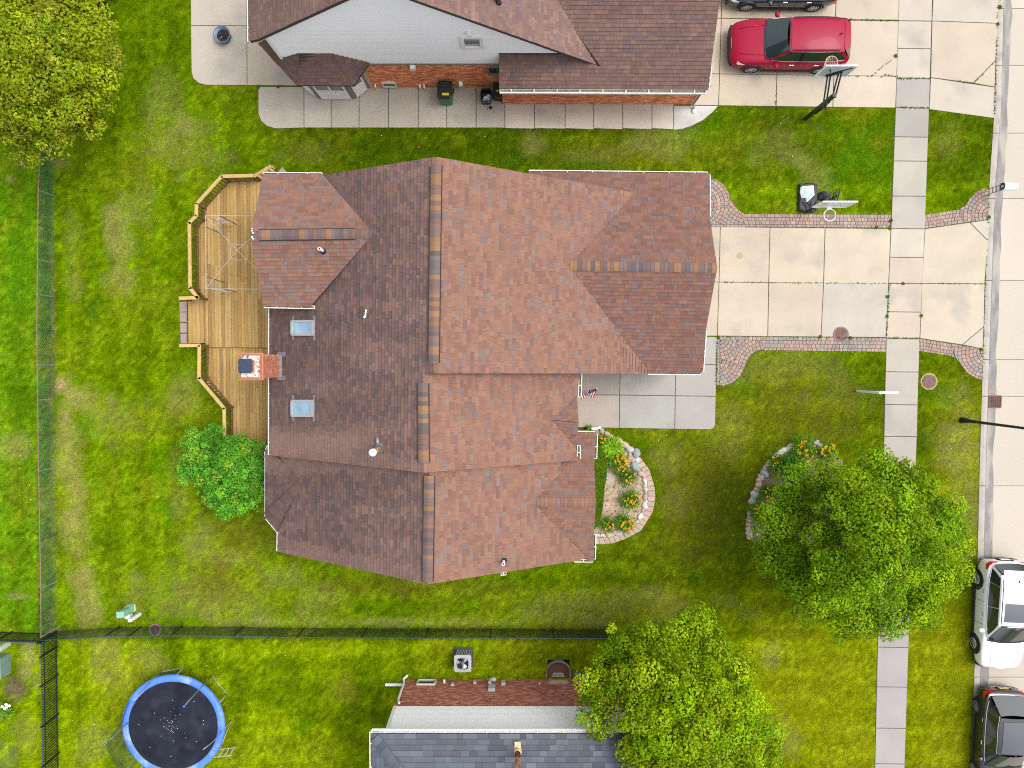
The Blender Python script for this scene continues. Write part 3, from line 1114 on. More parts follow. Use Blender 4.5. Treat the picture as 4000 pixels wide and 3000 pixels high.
pl_ = [(fx - 0.03 + R_ * sx * (1 if abs(t) < 1 else 1), fy + R_ * sy) for sx, sy, t in ((-1, -0.8, 0), (-0.8, -1, 0), (0.8, -1, 0), (1, -0.8, 0), (1, 0.8, 0), (0.8, 1, 0), (-0.8, 1, 0), (-1, 0.8, 0))]
g.prism(pl_, zt + 0.27, zt + 0.31, inset=0.02)
for sx, sy in ((-1, -1), (1, -1), (1, 1), (-1, 1)):
    g.beam((fx + sx * 0.16, fy + sy * 0.16, zt + 0.1), (fx + sx * 0.16, fy + sy * 0.16, zt + 0.28), 0.02, 0.02)
g.build('flue_cap', mat('flue_cap_steel', (0.035, 0.05, 0.085), 0.45, metal=0.3, n1=(14, 0.3)), chim)
g = MB()
for yy in (cy0 - 0.02, cy1 + 0.02):
    p0 = Vector((cx1 - 0.1, yy, 0)); p1 = Vector((cx1 + 0.28, yy, 0))
    for p in (p0, p1):
        p.z = (PL_W[1] - PL_W[0].x * p.x - PL_W[0].y * p.y) / PL_W[0].z + 0.035
    g.beam(p0, p1, 0.16, 0.015)
p0 = Vector((cx1 + 0.06, cy0, 0)); p1 = Vector((cx1 + 0.06, cy1, 0))
for p in (p0, p1):
    p.z = (PL_W[1] - PL_W[0].x * p.x - PL_W[0].y * p.y) / PL_W[0].z + 0.045
g.beam(p0, p1, 0.13, 0.05)
g.build('flashing', M_FLASH, chim)

# skylights
def skylight(u0, v0, u1, v1):
    n, k = PL_W
    c = [PP(u, v, PL_W) for u, v in ((u0, v0), (u1, v0), (u1, v1), (u0, v1))]
    f = MB()
    up = n * 0.12
    for i in range(4):
        a, b2 = c[i] + up * 0.5, c[(i + 1) % 4] + up * 0.5
        f.beam(a, b2, 0.07, 0.16, up=n)
    so = f.build('skylight', mat('skylight_frame', (0.42, 0.42, 0.43), 0.45, metal=0.4), main)
    g = MB()
    q = [lerp(p, (c[0] + c[2]) / 2, 0.06) + n * 0.10 for p in c]
    g.add(q, [(3, 2, 1, 0)])
    g.build('pane', mat('skylight_glass', (0.20, 0.33, 0.42), 0.05, spec=1.0, coat=1.0, n1=(2.5, 0.25)), so)
    g = MB()
    # pale blind drawn below the glass
    q2 = [lerp(q[i], q[(i + 1) % 4], 0.06) for i in range(4)]
    for s_ in (0, 1):
        a = c[0 if s_ == 0 else 1]; b2 = c[3 if s_ == 0 else 2]
        d = (b2 - a).normalized()
        g.beam(a - d * 0.20 + n * 0.03, b2 + d * 0.20 + n * 0.03, 0.07, 0.02, up=n)
    g.build('flashing', M_FLASH, so)
skylight(1148, 1255, 1230, 1308)
skylight(1148, 1565, 1228, 1624)

pipe_vent(main, 1262, 980, PL_DS, 0.5, 0.055)
pipe_vent(main, 1967, 2190, PL_EC, 0.45, 0.055)
# tall flue of the furnace, rust streaked, with a white rain cap
fb = PP(1486, 1748, PL_W)
g = MB()
n1 = fb + Vector((0, 0, 1.35))
g.tube([fb - Vector((0, 0, 0.1)), n1], 0.085, 12)
fl = g.build('furnace_flue', mat('rusty_flue', (0.50, 0.36, 0.20), 0.6, metal=0.1, n1=(5, 0.4), tint=(6, (0.36, 0.12, 0.02), 0.45, 0.6)), main, smooth=True)
g = MB()
g.lathe(n1, [(0.09, -0.06), (0.125, -0.02), (0.125, 0.05), (0.08, 0.08), (0.0, 0.09)], 18)
g.build('rain_cap', M_WHITE, fl, smooth=True)
g = MB()
g.lathe(fb, [(0.19, -0.02), (0.14, 0.08), (0.09, 0.13)], 14)
g.box(fb + Vector((-0.1, 0.2, 0.02)), (0.10, 0.3, 0.03))
g.build('flashing_collar', M_FLASH, fl, smooth=True)
# scrap of white plastic on the west slope
g = MB()
p = PP(1428, 1235, PL_W) + Vector((0, 0, 0.04))
g.beam(p, p + Vector((0.03, 0.22, 0.02)), 0.05, 0.03); g.beam(p + Vector((-0.05, -0.06, 0)), p + Vector((0.02, 0.02, 0)), 0.06, 0.03)
g.build('plastic_scrap', M_WHITE, label='small white scrap lying on the dark west roof slope', cat='litter')
# flashing fleck on the ridge end of the back gable
g = MB()
for k in range(5):
    g.box(D0 + Vector((0.06 + 0.05 * random.random(), random.uniform(-0.22, 0.22), 0.06)), (0.05, 0.04, 0.02))
g.build('caulk', M_WHITE, main)
# ================================================================== neighbour's house to the north
def PV(u, v, Y):
    d = ray(u, v)
    return CAMV + d * ((Y - CAMV.y) / d.y)

YW = P(1600, 342, 0).y          # its south wall
YR = YW - 0.30                  # roof overhang
nh = thing('house', P(1700, 100, 0), 'neighbouring house with white clapboard gable and brown roof at the top', 'house')
HARD.append([P2(1010, 150), P2(1190, 342), P2(2640, 405), P2(2640, -400), P2(1010, -400)])
NBR = [(0.170, 0.100, 0.082), (0.190, 0.112, 0.092), (0.155, 0.092, 0.080), (0.145, 0.098, 0.098), (0.205, 0.125, 0.100)]
def col_n(p):
    u, v = PIX(p)
    k = 0.76 + 0.30 * vn1(p[0] * 0.9, p[1] * 0.9)
    return vary(tuple(x * k for x in random.choices(NBR, [6, 5, 5, 2, 2])[0]), 0.07, 0.02)
def col_pent(p):
    return tuple(x * 0.86 for x in col_n(p))

r0, r1 = PV(1620, 0, YR), PV(2358, 263, YR)
l0, l1 = PV(1340, 0, YR), PV(1006, 154, YR)
PL_NE = plane3(r0, r1, r0 + Vector((0, 5, 0)))
PL_NW = plane3(l0, l1, l0 + Vector((0, 5, 0)))
# apex where the two slopes meet
sE = (r0.z - r1.z) / (r1.x - r0.x)
sW = (l0.z - l1.z) / (l0.x - l1.x)
ax = (r0.z + sE * r0.x - l0.z + sW * l0.x) / (sE + sW)
az = r0.z - sE * (ax - r0.x)
NA = Vector((ax, YR, az))
PL_NG = plane3(P(1950, 344, 2.7), P(2765, 348, 2.7), P(2812, 0, 4.35))
its, dk = [], MB()
def nface(pts, colf, pl=None):
    n = plane3(pts[0], pts[1], pts[2])[0]
    dk.slab([p - n * 0.012 for p in pts], 0.15)
    shingle_face(pts, colf, its, exposure=0.143)
far = 4.2
nface([NA, PP(2366, 266, PL_NE), PP(2187, 0, PL_NE), PP(2042, -215, PL_NE), NA + Vector((0, far, 0))], col_n)
wl_ = PP(975, 160, PL_NW)
nface([NA, NA + Vector((0, far, 0)), Vector((wl_.x, YR + far, wl_.z)), wl_, PP(1006, 154, PL_NW)], col_n)
nface([PP(u, v, PL_NG) for u, v in ((1950, 344), (2765, 348), (2812, 0), (2842, -215), (2018, -215), (2163, 0), (2346, 260), (2212, 213), (1950, 210))], col_pent)
# bay roof
zt_ = 3.55
bt0, bt1 = PV(1170, 203, YW), PV(1297, 206, YW)
bl, br = PV(1097, 224, YW), PV(1445, 242, YW)
f0, f1 = P(1158, 331, 2.5), P(1380, 333, 2.5)
nface([f0, f1, bt1, bt0], col_pent)
nface([f1, br, bt1], col_pent)
nface([bl, f0, bt0], col_pent)
c0 = P(1008, 168, 2.75); c1 = P(1038, 152, 3.25)
nface([c0, f0, bl], col_pent)
nface([c0, bl, c1], col_pent)
nroof = dk.build('roof', M_ROOFDECK, nh)
pieces(nroof, 'shingle', its, M_SHING, 300)
pipe_vent(nh, 1944, 8, PL_NE, 0.4, 0.06, 'vent_pipe', mat('dark_pipe', (0.03, 0.03, 0.035), 0.5))

# walls
xw0 = bl.x
xw1 = P(1950, 344, 2.7).x
w = MB()
w.prism([(xw0, YW), (xw1 + 8, YW), (xw1 + 8, YW + 6), (xw0, YW + 6)], 0, 2.55)
yg = P(2300, 408, 0).y
xg1 = P(2700, 412, 0).x
w.prism([(xw1 + 0.1, yg), (xg1, yg), (xg1, yg + 6), (xw1 + 0.1, yg + 6)], 0, 2.62)
nwall = w.build('wall', M_WALLB, nh)
NBK = [(0.702, 0.239, 0.105), (0.797, 0.308, 0.149), (0.606, 0.193, 0.089), (0.526, 0.154, 0.075), (0.861, 0.370, 0.194)]
bi = []
wx = P(1460, 342, 0).x
brick_wall(nwall, Vector((wx, YW, 0)), (1, 0, 0), xw1 - wx, 0.05, 2.5, NBK, holes=[(P(1500, 300, 0.5).x - wx, P(1545, 300, 0.5).x - wx, 0.25, 0.65)], items=bi)
brick_wall(nwall, Vector((xw1 + 0.1, yg, 0)), (1, 0, 0), xg1 - xw1 - 0.1, 0.05, 2.55, NBK, items=bi)
brick_wall(nwall, Vector((xw0, YW, 0)), (1, 0, 0), P(1190, 342, 0).x - xw0, 0.05, 2.5, NBK, items=bi)
pieces(nwall, 'brick', bi, M_BRICK, 300)
# lapped white boards of the gable
z = 2.55
k = 0
ew = 0.105
while z < az - 0.15:
    zl, zh = z, z + ew
    # roof underside bounds
    xa = max(xw0, ax - (az - 0.16 - zl) / sW)
    xb = min(xw1 + 6.3, ax + (az - 0.16 - zl) / sE)
    xa2 = max(xw0, ax - (az - 0.16 - zh) / sW)
    xb2 = min(xw1 + 6.3, ax + (az - 0.16 - zh) / sE)
    if xb - xa > 0.15:
        s = MB(vary((0.85, 0.86, 0.87), 0.01))
        if xb2 < xa2: xa2 = xb2 = (xa + xb) / 2
        V = [(xa, YW - 0.034, zl), (xb, YW - 0.034, zl), (xb2, YW - 0.004, zh), (xa2, YW - 0.004, zh), (xa, YW + 0.02, zl), (xb, YW + 0.02, zl)]
        s.add(V, [(0, 1, 2, 3), (4, 5, 1, 0)])
        s.build('siding_board', mat('vinyl_board', None, 0.5, n1=(0.7, 0.02)), nwall)
    z += ew
g = MB()
g.add([(xw0, YW + 0.012, 2.5), (min(xw1 + 6, ax + (az - 2.6) / sE), YW + 0.012, 2.5), (ax, YW + 0.012, az - 0.18), (xw0, YW + 0.012, az - 0.16 - (ax - xw0) * sW)], [(0, 1, 2, 3)])
g.build('sheathing', M_VINYL, nwall)
g = MB()
g.box((xw0 + 0.04, YW - 0.04, (3.0 + az - (ax - xw0) * sW) / 2), (0.10, 0.06, az - (ax - xw0) * sW - 3.0))
g.build('corner_board', M_WHITE, nwall)
g = MB()
g.box(((wx + xw1) / 2, YW - 0.03, 2.53), (xw1 - wx, 0.07, 0.06))
g.build('band_board', M_TRIM, nwall)
g = MB()
g.box(((xw1 + P(2200, 210, 3.4).x) / 2, YW - 0.03, 3.47), (P(2200, 210, 3.4).x - xw1, 0.06, 0.07))
g.build('flashing', mat('dark_flashing', (0.03, 0.04, 0.05), 0.5), nwall)

# window in the gable
def wall_window(parent, x0, x1, z0, z1, Y, sgn=-1, fw=0.07, name='window', glass=None, mull=0, frame=None):
    f = MB()
    yy = Y + sgn * 0.035
    for (xa, xb, za, zb) in ((x0, x1, z1 - fw, z1), (x0, x1, z0, z0 + fw), (x0, x0 + fw, z0 + fw, z1 - fw), (x1 - fw, x1, z0 + fw, z1 - fw)):
        f.box(((xa + xb) / 2, yy, (za + zb) / 2), (xb - xa, 0.10, zb - za))
    for k in range(mull):
        xm = lerp(x0, x1, (k + 1) / (mull + 1))
        f.box((xm, yy, (z0 + z1) / 2), (fw * 0.9, 0.10, z1 - z0 - 2 * fw))
    o = f.build(name, frame or M_WHITE, parent)
    g = MB()
    yg_ = Y + sgn * 0.03
    q = [(x0 + fw, yg_, z0 + fw), (x1 - fw, yg_, z0 + fw), (x1 - fw, yg_, z1 - fw), (x0 + fw, yg_, z1 - fw)]
    g.add(q, [(0, 1, 2, 3) if sgn < 0 else (3, 2, 1, 0)])
    g.build('pane', glass or M_GLASS, o)
    return o
a_, b_ = PV(1803, 182, YW), PV(1884, 138, YW)
wo_ = wall_window(nwall, a_.x, b_.x + 0.02, a_.z - 0.02, b_.z, YW, fw=0.13)
g = MB()
for k in range(9):
    x = lerp(a_.x + 0.15, b_.x - 0.15, k / 8)
    g.beam((x, YW - 0.036, a_.z + 0.35), (x + 0.03, YW - 0.036, b_.z - 0.14), 0.03, 0.004, up=(0, 1, 0))
g.build('curtain', mat('curtain_gauze', (0.24, 0.30, 0.27), 0.8), wo_)
for u, v, s_ in ((1833, 122, 0.16), (1613, 254, 0.20), (1800, 321, 0.15)):
    p = PV(u, v, YW)
    g = MB()
    g.box((p.x, YW - 0.09, p.z), (s_, 0.16, s_ * 1.1))
    g.build('wall_vent', M_WHITE, nh)
for u, v in ((1465, 331), (1640, 333), (1657, 333)):
    p = PV(u, v - 4, YW)
    g = MB()
    g.tube([(p.x, YW + 0.02, p.z), (p.x, YW - 0.09, p.z + 0.01), (p.x, YW - 0.11, p.z - 0.22)], 0.04, 8)
    g.build('wall_pipe', M_WHITE, nh, smooth=True)
a_, b_ = PV(1502, 334, YW), PV(1541, 324, YW)
wall_window(nwall, a_.x - 0.05, b_.x + 0.05, 0.2, 0.68, YW, fw=0.05, frame=mat('old_frame', (0.6, 0.58, 0.5), 0.6))
a_, b_ = PV(1905, 277, YW), PV(1955, 252, YW)
wall_window(nwall, a_.x, b_.x + 0.5, 1.55, 2.3, YW, fw=0.08, frame=M_TRIM)

# the bay with its windows
bA, bB, bC, bD = P(1188, 342, 0), P(1248, 387, 0), P(1387, 389, 0), P(1446, 342, 0)
w = MB()
w.prism([(bA.x, YW + 0.05), (bA.x, YW), (bB.x, bB.y), (bC.x, bC.y), (bD.x, YW), (bD.x, YW + 0.05)], 0, 2.42)
bay = w.build('bay_window', M_TRIM, nh)
def bay_face(a, b2, nwin):
    a, b2 = Vector((a.x, a.y, 0)), Vector((b2.x, b2.y, 0))
    d = (b2 - a).normalized()
    n = d.cross(Vector((0, 0, 1)))
    L = (b2 - a).length
    m0, m1 = 0.13, L - 0.13
    fr = MB()
    def bar(s0, s1, z0, z1, off=0.03, t=0.05, mb=fr):
        c = a + d * ((s0 + s1) / 2) + n * off
        mb.box((c.x, c.y, (z0 + z1) / 2), (s1 - s0, t, z1 - z0), math.atan2(d.y, d.x))
    bar(m0, m1, 0.95, 1.05); bar(m0, m1, 2.2, 2.3)
    for k in range(nwin + 1):
        x = lerp(m0, m1 - 0.07, k / nwin)
        bar(x, x + 0.07, 1.05, 2.2)
    o = fr.build('window_frame', M_WHITE, bay)
    for k in range(nwin):
        x0, x1 = lerp(m0, m1 - 0.07, k / nwin) + 0.07, lerp(m0, m1 - 0.07, (k + 1) / nwin)
        g = MB()
        bar(x0, x1, 1.05, 2.2, 0.012, 0.02, g)
        g.build('pane', mat('bay_glass', (0.12, 0.13, 0.12), 0.1, spec=0.8, n1=(9, 0.5), stretch=(3, 3, 0.3)), bay)
    g = MB()
    bar(m0, m1, 0.12, 0.86, 0.02, 0.04, g)
    g.build('bay_panel', M_WHITE, bay)
bay_face(bB, bC, 2)
bay_face(bC, Vector((bD.x, YW, 0)), 1)
bay_face(Vector((bA.x, YW, 0)), bB, 1)

gutter(nh, P(1952, 347, 2.63), P(2758, 349, 2.63), south, w=0.17)
gutter(nh, P(2761, 349, 2.63), P(2771, 262, 2.75), east, w=0.1, hanger=1.5)
gutter(nh, Vector((wl_.x + 0.02, wl_.y, wl_.z - 0.08)), Vector((wl_.x + 0.02, wl_.y + 4, wl_.z - 0.08)), west, w=0.12)
# downpipe at the garage corner
g = MB()
q0 = Vector((xg1 + 0.02, yg + 0.02, 2.5))
g.tube([q0 + Vector((0.1, -0.2, 0)), q0 + Vector((0.03, -0.06, -0.25)), Vector((xg1 + 0.03, yg - 0.06, 0.25)), Vector((xg1 + 0.1, yg - 0.25, 0.06))], 0.05, 8)
g.build('downpipe', M_TRIM, nh)
g = MB()
g.ball((xg1 + 0.1, yg - 0.3, 0.08), (0.09, 0.09, 0.07))
g.build('downpipe_outlet', M_WHITE, nh)

# ================================================================== neighbour's house to the south
sh = thing('house', P(2000, 2800, 0), 'neighbouring house with brick and white wall and blue-grey roof at the bottom', 'house')
ys = P(1575, 2655, 0).y
xs0, xs1 = P(1577, 2655, 0).x, P(2330, 2655, 0).x + 1.4
HARD.append([(xs0, ys), (xs1, ys), (xs1, ys - 12), (xs0, ys - 12)])
w = MB()
w.prism([(xs0, ys), (xs1, ys), (xs1, ys - 9), (xs0, ys - 9)], 0, 5.0)
swall = w.build('wall', M_WALLB, sh)
SBK = [(0.431, 0.149, 0.102), (0.504, 0.196, 0.133), (0.374, 0.125, 0.086), (0.316, 0.102, 0.078), (0.546, 0.234, 0.156)]
bi = []
def SX(u, v=2660, z=0.3):
    return xs1 - P(u, v, z).x
brick_wall(swall, Vector((xs1, ys, 0)), (-1, 0, 0), xs1 - xs0, 0.05, 2.45, SBK, holes=[(SX(1704), SX(1630), 0.12, 0.55), (SX(2216), SX(2148), 0.0, 0.42)], items=bi)
pieces(swall, 'brick', bi, M_BRICK, 300)
z = 2.5
while z < 5.0:
    s = MB(vary((0.88, 0.885, 0.89), 0.01))
    V = [(xs1, ys + 0.036, z), (xs0 - 0.02, ys + 0.036, z), (xs0 - 0.02, ys + 0.004, z + 0.1), (xs1, ys + 0.004, z + 0.1), (xs1, ys, z), (xs0 - 0.02, ys, z)]
    s.add(V, [(0, 1, 2, 3), (4, 5, 1, 0)])
    s.build('siding_board', mat('vinyl_board', None, 0.5), swall)
    z += 0.1
g = MB()
g.box((xs0 + 0.03, ys + 0.02, 3.75), (0.13, 0.08, 2.5))
g.build('corner_board', M_WHITE, swall)
# roof
ez = 5.1
eA, eB = P(1455, 2866, ez), P(2550, 2870, ez)
PL_SN = plane3(eA, eB, eA + Vector((0, -3, 1.5)))
PL_SW = plane3(eA, eA + Vector((0, -5, 0)), eA + Vector((3, 0, 1.5)))
SGC = [(0.085, 0.098, 0.120), (0.096, 0.109, 0.132), (0.074, 0.085, 0.106), (0.063, 0.069, 0.090), (0.107, 0.121, 0.140), (0.077, 0.078, 0.092)]
def col_s(p):
    return vary(random.choices(SGC, [5, 4, 5, 2, 2, 2])[0], 0.08, 0.015)
its, dk = [], MB()
hipend = eA + Vector((4, -4, 2.0))
e2x = eB.x
pts = [eA, eB, Vector((e2x, eA.y - 4, ez + 2.0)), hipend]
pts[1] = Vector((eB.x, eA.y, ez)); 
nn = plane3(pts[0], pts[1], pts[3])[0]
dk.slab([p - nn * 0.012 for p in pts], 0.15)
shingle_face(pts, col_s, its, exposure=0.185, wmin=0.2, wmax=0.5)
pts = [eA, hipend, Vector((eA.x, eA.y - 8, ez))]
nn = plane3(pts[0], pts[1], pts[2])[0]
dk.slab([p - nn * 0.012 for p in pts], 0.15)
shingle_face(pts, col_s, its, exposure=0.185, wmin=0.2, wmax=0.5)
sroof = dk.build('roof', M_ROOFDECK, sh)
pieces(sroof, 'shingle', its, M_SHING, 300)
caps = []
ridge_caps(eA + Vector((0.1, -0.1, 0.08)), hipend + Vector((0, 0, 0.03)), col_s, caps, width=0.34, vent=False, rise=0.03, slope=0.25, step=0.26)
pieces(sroof, 'ridge_cap', caps, M_SHING, 300)
gutter(sh, eA + Vector((-0.05, 0, -0.06)), Vector((eB.x, eA.y, ez - 0.06)), north, w=0.13)
gutter(sh, eA + Vector((0, 0.05, -0.06)), eA + Vector((0, -6, -0.06)), west, w=0.12)
g = MB()
g.box(((xs0 + xs1) / 2, ys + 0.16, 4.95), (xs1 - xs0 + 0.3, 0.3, 0.04))
g.build('soffit', M_WHITE, sh)
# rusty flue on the blue-grey roof
fb = PP(2022, 2935, PL_SN)
g = MB()
g.tube([fb - Vector((0, 0, 0.1)), fb + Vector((0, 0, 1.1))], 0.09, 12)
fl = g.build('furnace_flue', mat('rusty_flue_dark', (0.33, 0.13, 0.03), 0.6, n1=(4, 0.5), tint=(3, (0.05, 0.03, 0.03), 0.5, 0.62)), sh, smooth=True)
g = MB()
g.lathe(fb, [(0.17, -0.06), (0.14, 0.10), (0.11, 0.17)], 14)
g.box(fb + Vector((0, 0.2, 0.0)), (0.22, 0.3, 0.03))
g.build('flashing_collar', mat('rust_flash', (0.55, 0.42, 0.25), 0.6, n1=(6, 0.4)), fl)
# wall fittings
wall_window(swall, P(1630, 2660, 0.3).x, P(1703, 2660, 0.3).x, 0.10, 0.58, ys, sgn=1, fw=0.06, frame=mat('old_frame', (0.6, 0.58, 0.5), 0.6))
def wallbox(u, v, z, sx, sy, sz, m, name):
    p = P(u, v, z)
    g = MB()
    g.box((p.x, ys + sy / 2, z), (sx, sy, sz))
    return g.build(name, m, sh)
GRM = mat('meter_grey', (0.42, 0.45, 0.47), 0.5, n1=(8, 0.1))
wallbox(1768, 2680, 0.55, 0.14, 0.10, 0.18, GRM, 'junction_box')
wallbox(1855, 2668, 0.35, 0.13, 0.10, 0.16, GRM, 'junction_box')
wallbox(1921, 2692, 0.95, 0.28, 0.14, 0.40, GRM, 'electric_meter')
wallbox(1966, 2672, 0.45, 0.18, 0.12, 0.26, GRM, 'junction_box')
wallbox(1736, 2665, 0.30, 0.08, 0.14, 0.10, M_WHITE, 'wall_pipe')
wallbox(2108, 2676, 0.45, 0.06, 0.06, 0.06, M_WHITE, 'wall_tap')
g = MB()
p = P(1928, 2660, 0.35)
g.ball((p.x, ys + 0.20, 0.42), (0.13, 0.10, 0.12)); g.tube([(p.x - 0.14, ys + 0.18, 0.5), (p.x - 0.16, ys + 0.18, 0.05)], 0.03, 6); g.ball((p.x - 0.16, ys + 0.15, 0.62), 0.08)
g.build('gas_meter', GRM, sh, smooth=True)
# white downpipe and its long spout at the corner
g = MB()
x = xs0 + 0.08
g.tube([(x + 0.1, ys + 0.12, 2.4), (x, ys + 0.08, 2.0), (x, ys + 0.08, 0.45), (x - 0.05, ys + 0.14, 0.25), (x + 0.12, ys + 0.28, 0.2)], 0.045, 8)
g.build('downpipe', M_WHITE, sh)
g = MB()
pa, pb = P(1570, 2674, 0.12), P(1505, 2674, 0.10)
g.beam(pa, pb, 0.11, 0.08)
g.build('downpipe_spout', M_WHITE, sh)
# window well of corrugated steel against the brick
ww = P(2180, 2655, 0)
g = MB()
R0 = 0.49
out, inn, top = [], [], []
N_ = 26
pr = []
for k in range(N_ + 1):
    t = math.pi * k / N_
    cxx, cyy = math.cos(t), math.sin(t)
    yo = ys + 0.02 + (0.42 if True else 0)
    px, py = ww.x + R0 * cxx, (ys + 0.38 + R0 * 0.9 * cyy)
    pr.append((px, py))
pr = [(ww.x + R0, ys + 0.01)] + pr + [(ww.x - R0, ys + 0.01)]
rows = []
for k, (px, py) in enumerate(pr):
    jx = 0.012 if k % 2 else 0.0
    dx, dy = px - ww.x, py - ys - 0.3
    l = math.hypot(dx, dy) or 1
    ix, iy = px - dx / l * jx, py - dy / l * jx
    rows.append([(ix, iy, -0.30), (ix, iy, 0.14), (px + dx / l * 0.05, py + dy / l * 0.05, 0.14), (px + dx / l * 0.05, py + dy / l * 0.05, 0.0)])
g.grid(rows)
wwo = g.build('window_well', mat('well_steel', (0.26, 0.23, 0.21), 0.55, metal=0.3, n1=(6, 0.2)), sh)
g = MB()
g.prism([(x * 0.97 + ww.x * 0.03, y * 0.97 + (ys + 0.35) * 0.03) for x, y in pr], -0.3, -0.02)
g.build('well_floor', mat('rusty_well_floor', (0.16, 0.075, 0.055), 0.9, n1=(20, 0.4)), wwo)
for k in range(3):
    g = MB()
    g.box((ww.x, ys + 0.16 + 0.07 * k, 0.02 + 0.015 * k), (0.55 - 0.06 * k, 0.05, 0.03))
    g.build('well_step', mat('well_ledge', (0.40, 0.37, 0.34), 0.7), wwo)
HARD.append([(ww.x - 0.6, ys), (ww.x + 0.6, ys), (ww.x + 0.6, ys + 0.92), (ww.x - 0.6, ys + 0.92)])

# two green lids in the grass beside the wall
for i, (u, lab) in enumerate(((2254, 'green plastic lid in the grass next to the window well'), (2297, 'green plastic lid in the grass, the one nearer the tree'))):
    p = P(u, 2640, 0.05)
    g = MB()
    g.prism([(p.x - 0.17, p.y - 0.13), (p.x + 0.17, p.y - 0.13), (p.x + 0.17, p.y + 0.13), (p.x - 0.17, p.y + 0.13)], 0.0, 0.07, inset=0.02)
    g.build('green_lid', mat('lid_green', (0.10, 0.20, 0.13), 0.6, n1=(8, 0.2)), label=lab, cat='lid')
# white board standing by the fence corner
g = MB()
g.beam(P(2396, 2582, 0.45), P(2402, 2645, 0.45), 0.10, 0.9)
g.build('fence_board', M_WHITE, label='narrow white board standing by the fence corner under the tree', cat='board')

# air conditioner
ac0, ac1 = P(1773, 2555, 0.70), P(1842, 2645, 0.70)
cx, cy = (ac0.x + ac1.x) / 2, (ac0.y + ac1.y) / 2 + 0.1
zt = 0.74
ac = thing('air_conditioner', (cx, cy, 0), 'grey outdoor air conditioner with round fan by the brick wall', 'air conditioner')
g = MB()
hw = 0.36
def rrect(cx, cy, hx, hy, r, n=4):
    pts = []
    for qx, qy, a0 in ((1, 1, 0), (-1, 1, math.pi / 2), (-1, -1, math.pi), (1, -1, 1.5 * math.pi)):
        for k in range(n + 1):
            t = a0 + math.pi / 2 * k / n
            pts.append((cx + qx * (hx - r) + r * math.cos(t), cy + qy * (hy - r) + r * math.sin(t)))
    return pts
g.prism(rrect(cx, cy, hw + 0.05, hw + 0.07, 0.03), -0.02, 0.05)
g.build('pad', mat('ac_pad', (0.06, 0.06, 0.06), 0.8), ac)
g = MB()
g.prism(rrect(cx, cy, hw - 0.015, hw - 0.015, 0.07), 0.05, zt - 0.20)
body = g.build('body', mat('ac_dark', (0.14, 0.15, 0.155), 0.6), ac)
for k in range(9):
    g = MB()
    g.box((cx - 0.26 + k * 0.065, cy + hw - 0.005, zt / 2), (0.032, 0.02, zt - 0.18))
    g.build('slat', mat('ac_grey', (0.38, 0.40, 0.42), 0.5), body)
g = MB()
ro, n = 0.29, 28
outer = rrect(cx, cy, hw, hw, 0.09, 6)
ring = [(cx + ro * math.cos(math.atan2(p[1] - cy, p[0] - cx)), cy + ro * math.sin(math.atan2(p[1] - cy, p[0] - cx))) for p in outer]
m_ = len(outer)
g.add([(x, y, zt) for x, y in outer] + [(x, y, zt + 0.015) for x, y in ring] + [(x, y, zt - 0.07) for x, y in outer] + [(x, y, zt - 0.12) for x, y in ring],
      [(i, (i + 1) % m_, m_ + (i + 1) % m_, m_ + i) for i in range(m_)] + [(2 * m_ + i, 2 * m_ + (i + 1) % m_, (i + 1) % m_, i) for i in range(m_)] + [(m_ + i, m_ + (i + 1) % m_, 3 * m_ + (i + 1) % m_, 3 * m_ + i) for i in range(m_)])
g.build('top_panel', mat('ac_grey', (0.38, 0.40, 0.42), 0.5), ac)
g = MB()
g.lathe((cx, cy, zt), [(ro - 0.005, -0.13), (0.0, -0.13)], 24)
g.build('fan_well', mat('ac_black', (0.01, 0.01, 0.014), 0.6), ac)
fan = MB()
fan.lathe((cx, cy, zt - 0.08), [(0.075, 0), (0.075, 0.05), (0.0, 0.06)], 14)
fo = fan.build('fan_hub', mat('ac_dark', (0.14, 0.15, 0.155), 0.6), ac)
for k in range(3):
    t = 0.9 + k * 2 * math.pi / 3
    g = MB()
    rows = []
    for i in range(5):
        r_ = 0.06 + 0.2 * i / 4
        rows.append([(cx + r_ * math.cos(t + a), cy + r_ * math.sin(t + a), zt - 0.09 + z_) for a, z_ in ((-0.42, 0.03), (0.0, 0.0), (0.42, -0.03))])
    g.grid(rows)
    g.build('fan_blade', mat('fan_blade_metal', (0.62, 0.64, 0.66), 0.35, metal=0.4), fo)
g = MB()
for k in range(10):
    t = 2 * math.pi * k / 10
    g.beam((cx + 0.08 * math.cos(t), cy + 0.08 * math.sin(t), zt + 0.02), (cx + ro * math.cos(t), cy + ro * math.sin(t), zt + 0.01), 0.006, 0.006)
for r_ in (0.14, 0.2, 0.26):
    g.tube([(cx + r_ * math.cos(2 * math.pi * k / 24), cy + r_ * math.sin(2 * math.pi * k / 24), zt + 0.02) for k in range(25)], 0.003, 4)
g.build('fan_guard', mat('ac_black', (0.01, 0.01, 0.014), 0.6), ac)
